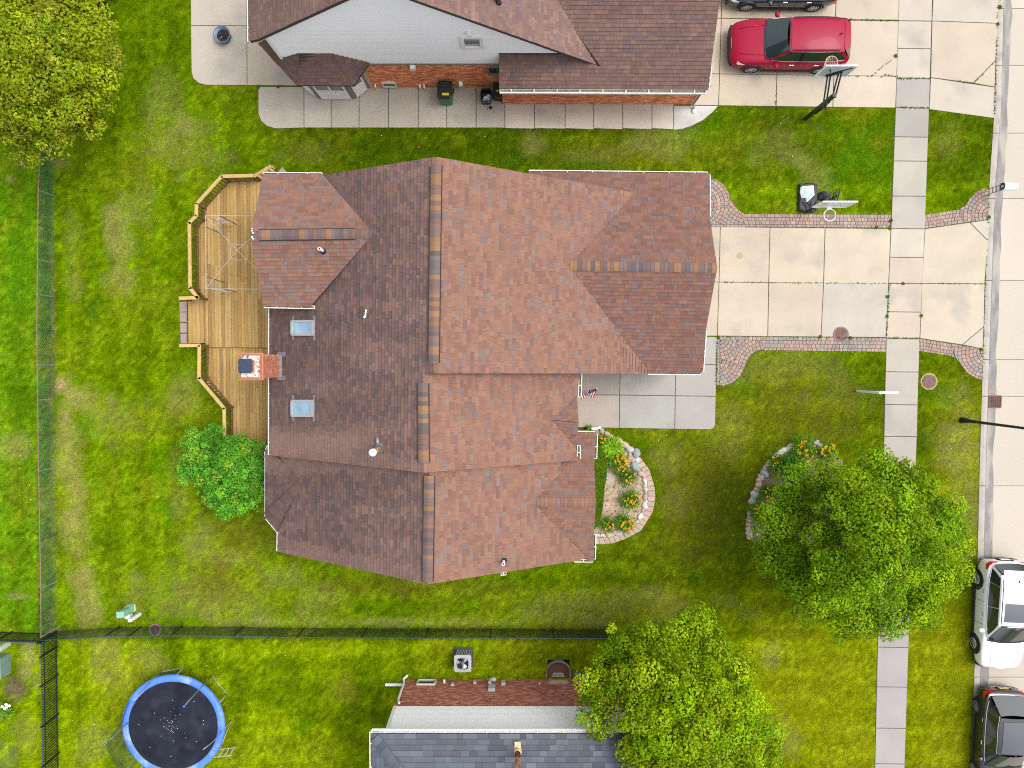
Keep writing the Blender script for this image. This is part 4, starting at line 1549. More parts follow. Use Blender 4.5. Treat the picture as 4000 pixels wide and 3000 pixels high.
# ================================================================== the wooden deck
M_WOOD = mat('deck_wood', None, 0.75, n1=(3.0, 0.16), n2=(22.0, 0.16), stretch=(6.0, 0.5, 6.0), bump=(40, 0.3, 0.004))
M_RAIL = mat('rail_wood', None, 0.7, n1=(6.0, 0.12), n2=(30.0, 0.08))
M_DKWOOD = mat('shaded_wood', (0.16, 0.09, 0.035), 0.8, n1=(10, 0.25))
ZD1, ZD2 = 0.50, 0.40
deck = thing('deck', P(880, 1200, 0), 'honey-brown wooden deck with angled railings behind the house', 'deck')
WC = [(0.361, 0.227, 0.071), (0.396, 0.251, 0.082), (0.331, 0.202, 0.064), (0.421, 0.276, 0.097), (0.292, 0.173, 0.060)]
up_poly = [P2(u, v, ZD1) for u, v in ((1150, 702), (891, 704), (804, 806), (798, 848), (772, 886), (773, 1132), (803, 1164), (803, 1357), (1200, 1359), (1200, 702))]
lo_poly = [P2(u, v, ZD2) for u, v in ((806, 1358), (1200, 1361), (1200, 1790), (907, 1790), (906, 1592), (808, 1497))]
st_poly = [P2(u, v, 0.32) for u, v in ((734, 1172), (803, 1172), (803, 1340), (736, 1341))]
for pl in (up_poly, lo_poly, st_poly):
    HARD.append(pl)
def boards(poly, z, keep_cols, w=0.138, x0=None):
    xa, xb = min(p[0] for p in poly), max(p[0] for p in poly)
    x = xa
    while x < xb:
        strip = clip_half(clip_half(poly, x + 0.005, 0, 1, 0), x + w - 0.005, 0, -1, 0)
        x += w
        if len(strip) < 3:
            continue
        ya, yb = min(p[1] for p in strip), max(p[1] for p in strip)
        cuts = [ya] + ([lerp(ya, yb, random.uniform(0.2, 0.8))] if yb - ya > 3 else []) + [yb]
        for c0, c1 in zip(cuts, cuts[1:]):
            q = clip_half(clip_half(strip, 0, c0 + 0.003, 0, 1), 0, c1 - 0.003, 0, -1)
            if len(q) < 3 or abs(area2(q)) < 0.01:
                continue
            b = MB(vary(random.choice(WC), 0.06, 0.02))
            b.prism(q, z - 0.035, z + random.uniform(-0.003, 0.003))
            b.build('board', M_WOOD, deck)
boards(up_poly, ZD1, None)
boards(lo_poly, ZD2, None, 0.137)
boards(st_poly, 0.32, None, 0.165)
b = MB()
for poly, z in ((up_poly, ZD1 - 0.05), (lo_poly, ZD2 - 0.05), (st_poly, 0.27)):
    b.prism(poly, 0.0, z)
b.build('deck_frame', mat('deck_frame_dark', (0.045, 0.028, 0.014), 0.9), deck)
RC = (0.47, 0.325, 0.125)
def railing(pts, zb, zt, first_post=True):
    """pts: pixels of the cap's centre line at height zt"""
    W = [P(u, v, zt) for u, v in pts]
    for a, c in zip(W, W[1:]):
        d = (c - a).normalized()
        m = MB(vary(RC, 0.08, 0.03))
        m.beam(a - d * 0.03, c + d * 0.03, 0.135, 0.04)
        r = m.build('railing', M_RAIL, deck)
        k = MB()
        k.beam(a - Vector((0, 0, 0.07)), c - Vector((0, 0, 0.07)), 0.04, 0.09)
        k.beam(a * 1 - Vector((0, 0, zt - zb - 0.1)), c * 1 - Vector((0, 0, zt - zb - 0.1)), 0.04, 0.09)
        k.build('cross_rail', M_DKWOOD, r)
        L = (c - a).length
        n = max(2, int(L / 0.135))
        for i in range(1, n):
            p = lerp(a, c, i / n)
            q = MB()
            q.beam((p.x, p.y, zb + 0.06), (p.x, p.y, zt - 0.05), 0.035, 0.035)
            q.build('baluster', M_DKWOOD, r)
    for p in W:
        q = MB()
        q.box((p.x, p.y, (zt + zb) / 2 - 0.2), (0.09, 0.09, zt - zb + 0.35))
        q.build('post', M_DKWOOD, deck)
RZ = 1.36
railing([(986, 686), (866, 689), (768, 797), (767, 843), (740, 870), (743, 1126), (773, 1163), (702, 1165)], ZD1, RZ)
railing([(704, 1350), (779, 1349), (778, 1478), (876, 1595), (877, 1720)], ZD2, RZ - 0.04)
# steps at the north end going down to the lawn
r = MB((0.36, 0.25, 0.11))
r.beam(P(990, 690, 1.34), P(1060, 648, 0.95), 0.13, 0.04)
ro_ = r.build('railing', M_RAIL, deck)
for i in range(5):
    p = lerp(P(998, 686, 1.32), P(1056, 651, 0.98), i / 4)
    q = MB(); q.beam((p.x, p.y, p.z - 0.75), (p.x, p.y, p.z), 0.035, 0.035); q.build('baluster', M_DKWOOD, ro_)
for i, (u, v, z) in enumerate(((1030, 690, 0.36), (1042, 676, 0.20))):
    s = MB(vary(RC, 0.1)); p = P(u, v, z); s.box(p, (0.75, 0.28, 0.04), 0.55); s.build('step', M_RAIL, deck)
HARD.append([P2(1000, 640), P2(1090, 640), P2(1090, 720), P2(1000, 720)])
# mauve paving stones: four by the deck steps, one at the north end
M_STEP = mat('step_stone', None, 0.9, n1=(18, 0.12), bump=(60, 0.3, 0.004))
for i, (v0, v1) in enumerate(((1180, 1218), (1220, 1259), (1262, 1300), (1304, 1341))):
    g = MB(vary((0.30, 0.225, 0.205), 0.05))
    du = i * 1.5
    g.prism([P2(702 + du, v0), P2(732, v0), P2(732, v1), P2(703 + du, v1)], -0.03, 0.05, inset=0.01)
    g.build('stepping_stone', M_STEP, label=('first', 'second', 'third', 'fourth')[i] + ' mauve paving stone from the top beside the deck step', cat='paving stone', group='paving stones by the deck step')
g = MB((0.33, 0.24, 0.22))
g.prism([P2(1078, 686), P2(1102, 652), P2(1124, 676), P2(1112, 692)], -0.03, 0.04, inset=0.01)
g.build('stepping_stone', M_STEP, label='mauve stone poking out at the north end of the deck', cat='paving stone')

# ---- bare canopy frame standing on the deck
M_TUBE = mat('white_tube', (0.42, 0.41, 0.39), 0.4, n1=(6, 0.1))
zt = 2.25
K = [P(803, 842, zt), P(805, 1128, zt)]
wd = K[0].y - K[1].y
K = [K[0], K[0] + Vector((wd, -0.02, 0)), K[1] + Vector((wd, -0.02, 0)), K[1]]
apx = (K[0] + K[2]) / 2 + Vector((0, 0, 0.55))
ca = thing('canopy_frame', (apx.x, apx.y, ZD1), 'bare pale metal canopy frame with crossed rafters standing on the deck', 'canopy frame')
for i in range(4):
    g = MB(); g.tube([K[i], K[(i + 1) % 4]], 0.014, 6); g.build('top_bar', M_TUBE, ca)
    g = MB(); g.tube([K[i], lerp(K[i], apx, 0.5) + Vector((0, 0, 0.05)), apx], 0.012, 6); g.build('rafter', M_TUBE, ca)
g = MB()
R_ = []
for k in range(25):
    t = 2 * math.pi * k / 24
    f = 1.0 / max(abs(math.cos(t)), abs(math.sin(t))) ** 0.75
    R_.append((apx.x + 0.34 * f * math.cos(t) + 0.05, apx.y + 0.30 * f * math.sin(t) - 0.06, apx.z - 0.1))
g.tube(R_, 0.012, 6)
g.build('vent_ring', M_TUBE, ca)
DK = mat('frame_shadow_bar', (0.05, 0.045, 0.05), 0.5)
for i, (sx, sy) in enumerate(((1, -1), (-1, -1), (-1, 1), (1, 1))):
    k = K[i]
    f = [Vector((k.x + sx * a, k.y + sy * c, 0)) for a, c in ((0.02, 0.02), (0.55, 0.02), (0.02, 0.45))]
    for j, p in enumerate(f):
        g = MB(); g.tube([(p.x, p.y, ZD1), (p.x, p.y, zt - 0.02)], 0.014, 6); g.build('leg', DK if j else M_TUBE, ca)
    g = MB()
    for z_ in (ZD1 + 0.3, ZD1 + 0.5, ZD1 + 1.2, ZD1 + 1.4):
        g.tube([(f[1].x, f[1].y, z_), (f[0].x, f[0].y, z_), (f[2].x, f[2].y, z_)], 0.01, 5)
    for z_ in (0.75, 1.1, 1.45):
        g.tube([(f[1].x, f[1].y, z_), (f[0].x, f[0].y, z_ + 0.25)], 0.008, 5)
    g.build('leg_lattice', M_TUBE, ca)

# ================================================================== fences
M_RUST = mat('rusty_rail', (0.22, 0.13, 0.10), 0.7, metal=0.2, n1=(9, 0.25))
M_GALV = mat('galvanised', (0.34, 0.36, 0.36), 0.5, metal=0.5, n1=(9, 0.15))
M_BLKM = mat('black_metal', (0.012, 0.013, 0.016), 0.45, n1=(7, 0.2))
M_BLUEGREY = mat('rail_greyblue', (0.07, 0.09, 0.11), 0.4, metal=0.4)
def mesh_wires(parent, a, b, h, m, pitch=0.09, r=0.0028):
    a, b = Vector(a), Vector(b)
    L = (b - a).length
    d = (b - a) / L
    g = MB()
    n = Vector((-d.y, d.x, 0))
    def wire(s0, z0, s1, z1):
        if s1 < 0 or s0 > L: return
        if s0 < 0: z0 += (z1 - z0) * (0 - s0) / (s1 - s0); s0 = 0
        if s1 > L: z1 = z0 + (z1 - z0) * (L - s0) / (s1 - s0); s1 = L
        p, q = a + d * s0, a + d * s1
        p.z, q.z = z0, z1
        g.add([p - n * r, p + n * r, q + n * r, q - n * r, p + Vector((0, 0, 2 * r)), q + Vector((0, 0, 2 * r))], [(0, 1, 2, 3), (0, 3, 5, 4), (1, 4, 5, 2)])
    s = -h
    while s < L:
        wire(s, 0.03, s + h, h)
        wire(s, h, s + h, 0.03)
        s += pitch
    return g.build('mesh_wire', m, parent, kind='stuff')

# rusty chain-link fence along the west boundary
TR = [(470, 166), (533, 160), (750, 149), (976, 147), (1288, 144), (1500, 146), (1563, 147), (1841, 151), (2112, 156), (2250, 159), (2488, 160)]
FH = 1.12
wf = thing('chain_fence', P(190, 1500, 0), 'long wire mesh fence with rusty top rail between the two left lawns', 'fence')
vv = [470, 610, 742, 876, 1014, 1150, 1288, 1425, 1563, 1702, 1841, 1976, 2112, 2300, 2488]
tops = [P(interp(v, TR), v, FH) for v in vv]
g = MB(); g.tube(tops, 0.024, 6); g.build('top_rail', M_RUST, wf, smooth=True)
for i, p in enumerate(tops):
    g = MB(); g.tube([(p.x, p.y, 0), (p.x, p.y, FH + 0.02)], 0.022, 6); g.build('post', M_GALV if i % 3 else mat('post_brown', (0.12, 0.06, 0.04), 0.7), wf)
    if i < len(tops) - 1:
        mesh_wires(wf, (p.x, p.y, 0), (tops[i + 1].x, tops[i + 1].y, 0), FH, mat('mesh_grey', (0.22, 0.25, 0.21), 0.6, metal=0.2), 0.14, 0.0016)

# black chain-link fence between the main lawn and the trampoline lawn
bf = thing('chain_fence', P(1300, 2480, 0), 'black wire mesh fence along the trampoline lawn up to the tree', 'fence')
BT = [(158, 2502), (411, 2486), (500, 2485), (667, 2483), (911, 2485), (1160, 2490), (1412, 2491), (1662, 2492), (1915, 2492), (2163, 2493), (2402, 2494), (2412, 2628)]
tops = [P(u, v, 1.1) for u, v in BT]
g = MB(); g.tube(tops, 0.02, 6); g.build('top_rail', M_BLUEGREY, bf, smooth=True)
for i, p in enumerate(tops):
    g = MB(); g.tube([(p.x, p.y, 0), (p.x, p.y, 1.12)], 0.03, 8); g.build('post', M_BLKM, bf)
    if i < len(tops) - 1:
        mesh_wires(bf, (p.x, p.y, 0), (tops[i + 1].x, tops[i + 1].y, 0), 1.1, mat('mesh_black', (0.012, 0.015, 0.012), 0.6), 0.075, 0.0033)

def picket_fence(name, px, label, h=1.15, posts=()):
    a, b2 = P(*px[0], h), P(*px[1], h)
    root = thing(name, (a.x, a.y, 0), label, 'fence')
    d = (b2 - a); L = d.length; d.normalize()
    for z_ in (h - 0.03, h - 0.22, 0.14):
        g = MB(); g.beam((a.x, a.y, z_), (b2.x, b2.y, z_), 0.035, 0.035); g.build('rail', M_BLUEGREY if z_ > 1 else M_BLKM, root)
    n = int(L / 0.105)
    for i in range(1, n):
        p = a + d * (L * i / n)
        g = MB(); g.box((p.x, p.y, h / 2 + 0.02), (0.026, 0.026, h - 0.1)); g.build('picket', M_BLKM, root)
    for t in posts:
        p = a + d * (L * t)
        g = MB(); g.box((p.x, p.y, h / 2 + 0.03), (0.06, 0.06, h + 0.06)); g.build('post', M_BLKM, root)
picket_fence('picket_fence', [(158, 2512), (166, 3060)], 'black metal picket fence left of the trampoline', posts=(0.0, 0.1, 0.305, 0.595, 0.88))
picket_fence('picket_fence', [(-120, 2505), (150, 2512)], 'short run of black picket fence at the left edge', posts=(0.35, 0.99))

# ================================================================== trampoline
tz = 0.90
tc = P(676, 2835, tz)
tr = thing('trampoline', (tc.x, tc.y, 0), 'round black trampoline with blue padded rim and torn net', 'trampoline')
Ro, Ri = 2.14, 1.87
g = MB()
g.lathe((tc.x, tc.y, tz), [(0.001, -0.10), (Ri * 0.5, -0.07), (Ri, -0.02)], 64)
g.build('jump_mat', mat('trampoline_mat', (0.018, 0.020, 0.030), 0.9, spec=0.05, n1=(1.6, 0.35), n2=(50, 0.35), tint=(1.1, (0.036, 0.040, 0.052), 0.55, 0.75)), tr)
nseg = 8
for s_ in range(nseg):
    g = MB()
    rows = []
    for k in range(9):
        t = 2 * math.pi * (s_ + k / 8) / nseg
        rows.append([(tc.x + r_ * math.cos(t), tc.y + r_ * math.sin(t), tz + z_) for r_, z_ in ((Ri, 0.0), (Ri + 0.04, 0.03), ((Ro + Ri) / 2, 0.045), (Ro - 0.04, 0.03), (Ro, -0.01), (Ro + 0.01, -0.08))])
    g.grid(rows, flip=True)
    g.build('rim_pad', mat('blue_pad', (0.070, 0.185, 0.62), 0.55, n1=(2.0, 0.14), tint=(1.3, (0.30, 0.42, 0.68), 0.50, 0.72)), tr, smooth=True)
g = MB()
g.tube([(tc.x + (Ro - 0.04) * math.cos(2 * math.pi * k / 48), tc.y + (Ro - 0.04) * math.sin(2 * math.pi * k / 48), tz - 0.05) for k in range(49)], 0.025, 6)
g.build('frame', M_GALV, tr)
LT = mat('leg_tube', (0.50, 0.52, 0.52), 0.4, metal=0.5, n1=(6, 0.15))
BALLM = mat('blue_knob', (0.03, 0.16, 0.50), 0.4)
gc = Vector((tc.x, tc.y, 0))
def leg(pa, pb):
    a, b2 = P(*pa, 0.03), P(*pb, 0.03)
    fa = gc + (a - gc).normalized() * (Ro - 0.05); fb_ = gc + (b2 - gc).normalized() * (Ro - 0.05)
    fa.z = fb_.z = tz - 0.06
    g = MB(); g.tube([fa, lerp(fa, a, 0.8), a, b2, lerp(fb_, b2, 0.8), fb_], 0.022, 8); g.build('leg', LT, tr, smooth=True)
leg((628, 2626), (719, 2607)); leg((828, 2641), (888, 2712)); leg((902, 2815), (868, 2905))
for t in (2.9, 3.9, 4.9):
    a = gc + Vector((math.cos(t) * (Ro + 0.02), math.sin(t) * (Ro + 0.02), 0.03)); b2 = gc + Vector((math.cos(t + 0.4) * (Ro + 0.02), math.sin(t + 0.4) * (Ro + 0.02), 0.03))
    g = MB(); g.tube([(a.x, a.y, tz - 0.06), a, b2, (b2.x, b2.y, tz - 0.06)], 0.022, 8); g.build('leg', LT, tr)
def upright(base, top, zt, ball=True):
    a, b2 = P(*base, 0.05), P(*top, zt)
    mid = lerp(a, b2, 0.80); mid = Vector((a.x + (mid.x - a.x) * 0.4, a.y + (mid.y - a.y) * 0.4, mid.z))
    g = MB(); g.tube([a, mid, b2], 0.019, 8); o = g.build('net_pole', mat('pole_greygreen', (0.26, 0.30, 0.29), 0.45, metal=0.3), tr, smooth=True)
    if ball:
        g = MB(); g.ball(b2, 0.05); g.build('pole_knob', BALLM, o, smooth=True)
    return b2
t1 = upright((828, 2641), (719, 2759), 2.55)
t2 = upright((628, 2626), (524, 2745), 2.40)
t3 = upright((545, 2782), (409, 2908), 2.40)
t4 = upright((902, 2815), (793, 2928), 2.30, False)
upright((545, 3010), (560, 2990), 1.2, False)
# the torn net hanging between two poles
rows = []
for k in range(13):
    s_ = k / 12
    tp = lerp(t2, t3, s_ / 0.55) if s_ < 0.55 else lerp(t3, Vector((tc.x - 1.75, tc.y - 1.75, 1.75)), (s_ - 0.55) / 0.45)
    ang = lerp(2.6, 3.95, s_)
    bt = Vector((tc.x + (Ro - 0.02) * math.cos(ang), tc.y + (Ro - 0.02) * math.sin(ang), tz))
    if s_ < 0.3: tp = lerp(bt, tp, 0.25 + 2.5 * s_)
    rows.append([lerp(bt, tp, j / 6) - Vector((0, 0, 0.25 * math.sin(math.pi * j / 6) * math.sin(math.pi * s_))) for j in range(7)])
g = MB(); g.grid(rows)
g.build('net', mat('net_gauze', (0.02, 0.03, 0.03), 0.9, alpha=0.45), tr)
# ladder
la = [(P(858, 2928, tz - 0.1), P(922, 2919, 0.15)), (P(834, 2958, tz - 0.1), P(905, 2951, 0.15))]
for i in range(3):
    t = 0.28 + 0.3 * i
    g = MB(); g.tube([lerp(*la[0], t), lerp(*la[1], t)], 0.016, 6); g.build('ladder_rung', LT, tr)
for a, c in la:
    g = MB(); g.tube([a, c], 0.02, 6); g.build('ladder_side', LT, tr)
g = MB()
for k in range(36):
    rr_, t = abs(random.gauss(0, 0.45)) + 0.02, random.uniform(0, 6.28)
    s_ = random.uniform(0.008, 0.022)
    g.box((tc.x - 0.1 + rr_ * math.cos(t), tc.y - 0.05 + rr_ * math.sin(t), tz - 0.075 + rr_ * 0.03), (s_, s_, 0.012))
for _ in range(14):
    rr_, t = 1.7 * math.sqrt(random.random()), random.uniform(0, 6.28)
    g.box((tc.x + rr_ * math.cos(t), tc.y + rr_ * math.sin(t), tz - 0.04), (0.02, 0.02, 0.02))
g.build('petals', mat('petal_white', (0.75, 0.75, 0.7), 0.8), label='scatter of tiny white petals on the trampoline mat', cat='petals', kind='stuff')

# ================================================================== utility boxes
M_PED = mat('pedestal_green', (0.20, 0.40, 0.29), 0.5, n1=(4, 0.08))
pb = P(516, 2372, 0)
g = MB()
rz = 0.1
for z0, z1, w_, d_ in ((0.12, 0.62, 0.30, 0.24), (0.62, 0.95, 0.33, 0.27)):
    g.box((pb.x, pb.y, (z0 + z1) / 2), (w_, d_, z1 - z0), rz, top=0.96)
ped = thing('telecom_pedestal', (pb.x, pb.y, 0), 'pale green utility pedestal with white blocks on the back lawn', 'utility box')
g.build('cover', M_PED, ped)
for k in range(3):
    g = MB(); g.box((pb.x, pb.y + 0.005, 0.20 + 0.06 * k), (0.325, 0.265, 0.022), rz); g.build('rib', M_PED, ped)
g = MB(); g.box((pb.x - 0.02, pb.y - 0.02, 0.06), (0.34, 0.28, 0.12), rz); g.build('base_block', M_WHITE, ped)
g = MB(); q = P(545, 2398, 0); g.box((q.x, q.y, 0.40), (0.16, 0.13, 0.80), 0.15); g.build('side_post', mat('pale_post', (0.72, 0.74, 0.74), 0.5), ped)
g = MB(); q = P(478, 2420, 0.3); g.box((q.x + 0.18, q.y + 0.1, 0.12), (0.22, 0.16, 0.24), 0.1); g.build('base_block', M_WHITE, ped)

q = P(30, 2590, 0)
g = MB(); g.prism(rrect(q.x - 0.35, q.y, 0.50, 0.45, 0.06), 0, 0.7, inset=0.05)
g.build('utility_cabinet', mat('cabinet_teal', (0.16, 0.24, 0.20), 0.6, n1=(4, 0.2)), label='grey-green utility cabinet cut by the left edge', cat='utility box')
q = P(40, 2515, 0)
g = MB(); g.lathe((q.x - 0.1, q.y, 0), [(0.13, 0), (0.13, 0.62), (0.10, 0.70), (0, 0.72)], 14)
g.build('utility_bollard', mat('bollard_pale', (0.50, 0.56, 0.50), 0.6), label='pale rounded bollard by the picket fence at the left edge', cat='bollard')

# ================================================================== covers and drains
def manhole(u, v, r, z, label, cat, col, ring, slots=0, holes=0, name='manhole_cover'):
    c = P(u, v, z)
    root = thing(name, (c.x, c.y, z), label, cat)
    g = MB(); g.lathe(c, [(r, -0.05), (r, 0.006), (r * 0.80, 0.008), (r * 0.80, -0.02)], 36); g.build('rim', ring, root)
    g = MB(); g.lathe(c, [(r * 0.795, 0.0), (0.0, 0.002)], 36); lid = g.build('lid', col, root)
    for k in range(holes):
        t = 2 * math.pi * k / holes
        for rr_ in ((0.9,) if slots == 0 else (0.3, 0.6)):
            h_ = MB(); h_.lathe((c.x + r * rr_ * math.cos(t), c.y + r * rr_ * math.sin(t), z + 0.012), [(r * 0.05, 0), (0.0, 0.0005)], 8); h_.build('hole', M_BLACK, lid)
    for k in range(slots):
        y = lerp(-0.62, 0.62, k / (slots - 1)) * r
        w_ = math.sqrt(max(0, (0.72 * r) ** 2 - y * y))
        for s_ in (-1, 1):
            h_ = MB(); h_.box((c.x + s_ * w_ * 0.5, c.y + y + s_ * 0.02, z + 0.006), (w_ * 0.85, r * 0.09, 0.008), s_ * 0.25); h_.build('slot', M_BLACK, lid)
    return root
IRON = mat('rusty_iron', (0.15, 0.065, 0.045), 0.8, n1=(9, 0.3), n2=(40, 0.2))
IRON2 = mat('iron_rim', (0.17, 0.12, 0.12), 0.7, n1=(12, 0.3))
mh = manhole(3285, 1306, 0.33, 0.036, 'round rusty manhole cover at the edge of the driveway', 'manhole cover', IRON, IRON2, holes=6)
g = MB(); c = P(3292, 1310, 0.0455)
g.add([(c.x + x, c.y + y, c.z) for x, y in ((-0.16, -0.02), (-0.05, -0.09), (0.06, -0.11), (0.13, -0.05), (0.19, -0.02), (0.19, 0.07), (0.12, 0.12), (0.08, 0.05), (-0.02, 0.0))], [tuple(range(9))])
g.build('oil_stain', mat('wet_dark', (0.02, 0.015, 0.015), 0.4), mh)
manhole(3630, 1490, 0.29, 0.02, 'round perforated iron lid in the grass by the pavement', 'manhole cover', IRON2, IRON, slots=1, holes=9) if False else None
c = P(3630, 1490, 0.02)
rt = thing('manhole_cover', (c.x, c.y, 0), 'round perforated iron lid in the grass verge by the pavement', 'manhole cover')
g = MB(); g.lathe(c, [(0.29, -0.05), (0.29, 0.012), (0.26, 0.014), (0.0, 0.014)], 32); lid = g.build('lid', mat('iron_mauve', (0.15, 0.085, 0.08), 0.8, n1=(14, 0.3)), rt)
for k in range(22):
    t, rr_ = random.uniform(0, 6.28), 0.22 * math.sqrt(random.random())
    h_ = MB(); h_.box((c.x + rr_ * math.cos(t), c.y + rr_ * math.sin(t), 0.037), (0.022, 0.022, 0.004)); h_.build('hole', M_BLACK, lid)
g = MB(); g.lathe(c, [(0.36, -0.012), (0.25, -0.009)], 28); g.build('bare_ring', mat('bare_dirt', (0.35, 0.27, 0.14), 0.95, n1=(16, 0.3)), rt)
manhole(606, 2460, 0.27, 0.02, 'round slotted yard drain under the black fence', 'drain', mat('iron_brown', (0.13, 0.075, 0.065), 0.75, n1=(12, 0.3)), IRON2, slots=7, name='yard_drain')
HARD.append([P2(606 + 26 * math.cos(t), 2460 + 26 * math.sin(t)) for t in np.linspace(0, 6.28, 16)])
HARD.append([P2(3630 + 29 * math.cos(t), 1490 + 29 * math.sin(t)) for t in np.linspace(0, 6.28, 16)])
# storm drain in the gutter
c = P(3886, 1569, STREET_Z)
sd = thing('storm_drain', (c.x, c.y, STREET_Z), 'square rusty storm drain grate in the street gutter', 'drain')
g = MB()
for dx, dy, w_, h_ in ((0, 0.24, 0.52, 0.05), (0, -0.24, 0.52, 0.05), (0.25, 0, 0.05, 0.43), (-0.25, 0, 0.05, 0.43)):
    g.box((c.x + dx, c.y + dy, STREET_Z + 0.012), (w_, h_, 0.03))
g.build('rim', IRON, sd)
g = MB(); g.box((c.x, c.y, STREET_Z + 0.002), (0.46, 0.44, 0.008)); g.build('pit', M_BLACK, sd)
for k in range(8):
    y = c.y + lerp(-0.19, 0.19, k / 7)
    g = MB(); g.tube([(c.x + lerp(-0.22, 0.22, i / 6), y + 0.012 * math.sin(i * 1.6), STREET_Z + 0.016) for i in range(7)], 0.013, 5); g.build('bar', IRON, sd)
for k in range(4):
    g = MB(); g.box((c.x + lerp(-0.14, 0.14, k / 3), c.y, STREET_Z + 0.016), (0.02, 0.42, 0.018)); g.build('cross_bar', IRON, sd)
# brown round stain on the driveway
c = P(2890, 998, 0.037)
g = MB(); g.lathe(c, [(0.125, 0.0), (0.0, 0.0006)], 28)
g.build('oil_stain', mat('tan_stain', (0.36, 0.27, 0.15), 0.9, n1=(20, 0.2)), label='round tan stain on the pale driveway slab', cat='stain')

# ================================================================== street furniture
# mailbox on a ladder-like post
pb = P(3846, 754, 0)
mb = thing('mailbox', (pb.x, pb.y, 0), 'white rounded mailbox on a steel ladder post at the kerb', 'mailbox')
for s_ in (-1, 1):
    g = MB(); g.tube([(pb.x, pb.y + s_ * 0.11, 0), (pb.x + 0.02, pb.y + s_ * 0.11, 1.02)], 0.02, 6); g.build('post', mat('mail_post', (0.33, 0.29, 0.26), 0.6), mb)
for k in range(4):
    g = MB(); g.box((pb.x + 0.01, pb.y, 0.3 + 0.22 * k), (0.03, 0.22, 0.05)); g.build('cross_piece', mat('mail_post', (0.33, 0.29, 0.26), 0.6), mb)
g = MB()
rows = []
for x in (0.0, 0.1, 0.3, 0.5, 0.56):
    w_ = 0.15 * (1 if x < 0.5 else 0.86)
    rows.append([(pb.x - 0.02 + x, pb.y + w_ * c_, 1.03 + h_ * w_ / 0.15) for c_, h_ in ((-1, 0), (-1, 0.16), (-0.85, 0.24), (-0.45, 0.30), (0, 0.315), (0.45, 0.30), (0.85, 0.24), (1, 0.16), (1, 0))])
g.grid(rows)
g.add([r_ for r_ in rows[-1]], [tuple(range(9))])
g.build('box', mat('mail_white', (0.74, 0.75, 0.77), 0.4, n1=(3, 0.04)), mb, smooth=True)
g = MB(); g.add([(p[0] - 0.004, p[1], p[2]) for p in rows[0]], [tuple(range(8, -1, -1))]); dd = g.build('door', mat('mail_door', (0.05, 0.075, 0.10), 0.4), mb)
g = MB(); g.box((pb.x - 0.03, pb.y, 1.17), (0.012, 0.07, 0.11)); g.build('number_plate', M_WHITE, dd)
# yard sign: white post with arm and hanging panel, seen edge-on
pb = P(3347, 1527, 0)
ys_ = thing('yard_sign', (pb.x, pb.y, 0), 'white sign post with hanging panel seen edge-on beside the pavement', 'sign')
g = MB(); g.box((pb.x, pb.y, 0.97), (0.09, 0.09, 1.94)); g.ball((pb.x, pb.y, 1.97), (0.06, 0.06, 0.04)); g.build('post', M_WHITE, ys_)
g = MB(); g.box((pb.x + 0.42, pb.y - 0.0, 1.78), (0.80, 0.085, 0.085)); g.build('arm', M_WHITE, ys_)
g = MB(); g.box((pb.x + 0.42, pb.y + 0.015, 1.20), (0.62, 0.03, 0.85)); pn = g.build('panel', mat('sign_panel', (0.60, 0.66, 0.76), 0.4), ys_)
for s_ in (-0.2, 0.2):
    g = MB(); g.tube([(pb.x + 0.42 + s_, pb.y, 1.74), (pb.x + 0.42 + s_, pb.y + 0.01, 1.60)], 0.006, 5); g.build('chain', M_GALV, pn)
g = MB(); g.box((pb.x + 0.42, pb.y + 0.02, 1.70), (0.58, 0.03, 0.14)); g.build('rider', mat('rider_blue', (0.10, 0.13, 0.28), 0.5), ys_)
# black street lamp
pb = P(3757, 1641, 0)
lp = thing('street_lamp', (pb.x, pb.y, 0), 'tall black street lamp post on the verge at the right edge', 'street lamp')
g = MB(); g.lathe(pb, [(0.13, 0), (0.12, 0.25), (0.075, 0.5), (0.065, 0.9)], 16); g.build('base', M_BLKM, lp, smooth=True)
g = MB(); g.tube([pb + Vector((0, 0, 0.5)), pb + Vector((0, 0, 5.2))], [0.062, 0.045], 14); g.build('pole', M_BLKM, lp, smooth=True)
g = MB(); g.tube([pb + Vector((0, 0, 5.1)), pb + Vector((0.4, 0, 5.5)), pb + Vector((1.0, 0, 5.6))], 0.03, 8); g.build('arm', M_BLKM, lp, smooth=True)
g = MB(); g.ball(pb + Vector((1.2, 0, 5.56)), (0.3, 0.13, 0.07)); g.build('lamp_head', M_BLKM, lp, smooth=True)

# ---- basketball hoops
def ringtube(c, r, t, n=28):
    return [(c.x + r * math.cos(2 * math.pi * k / n), c.y + r * math.sin(2 * math.pi * k / n), c.z) for k in range(n + 1)]
def hoop_net(parent, c, r, col):
    for k in range(12):
        g = MB()
        for s_ in (1, -1):
            pts = []
            for j in range(7):
                t = 2 * math.pi * k / 12 + s_ * j * 2 * math.pi / 24
                f = j / 6
                rr_ = r * (1 - 0.42 * f)
                pts.append((c.x + rr_ * math.cos(t), c.y + rr_ * math.sin(t), c.z - 0.40 * f))
            g.tube(pts, 0.006, 4, cap=False)
        g.build('net_cord', col, parent)
M_ACR = mat('backboard_acrylic', (0.50, 0.54, 0.60), 0.12, spec=0.6, n1=(2, 0.1), alpha=0.80)
NETM = mat('net_cord', (0.70, 0.64, 0.55), 0.9)
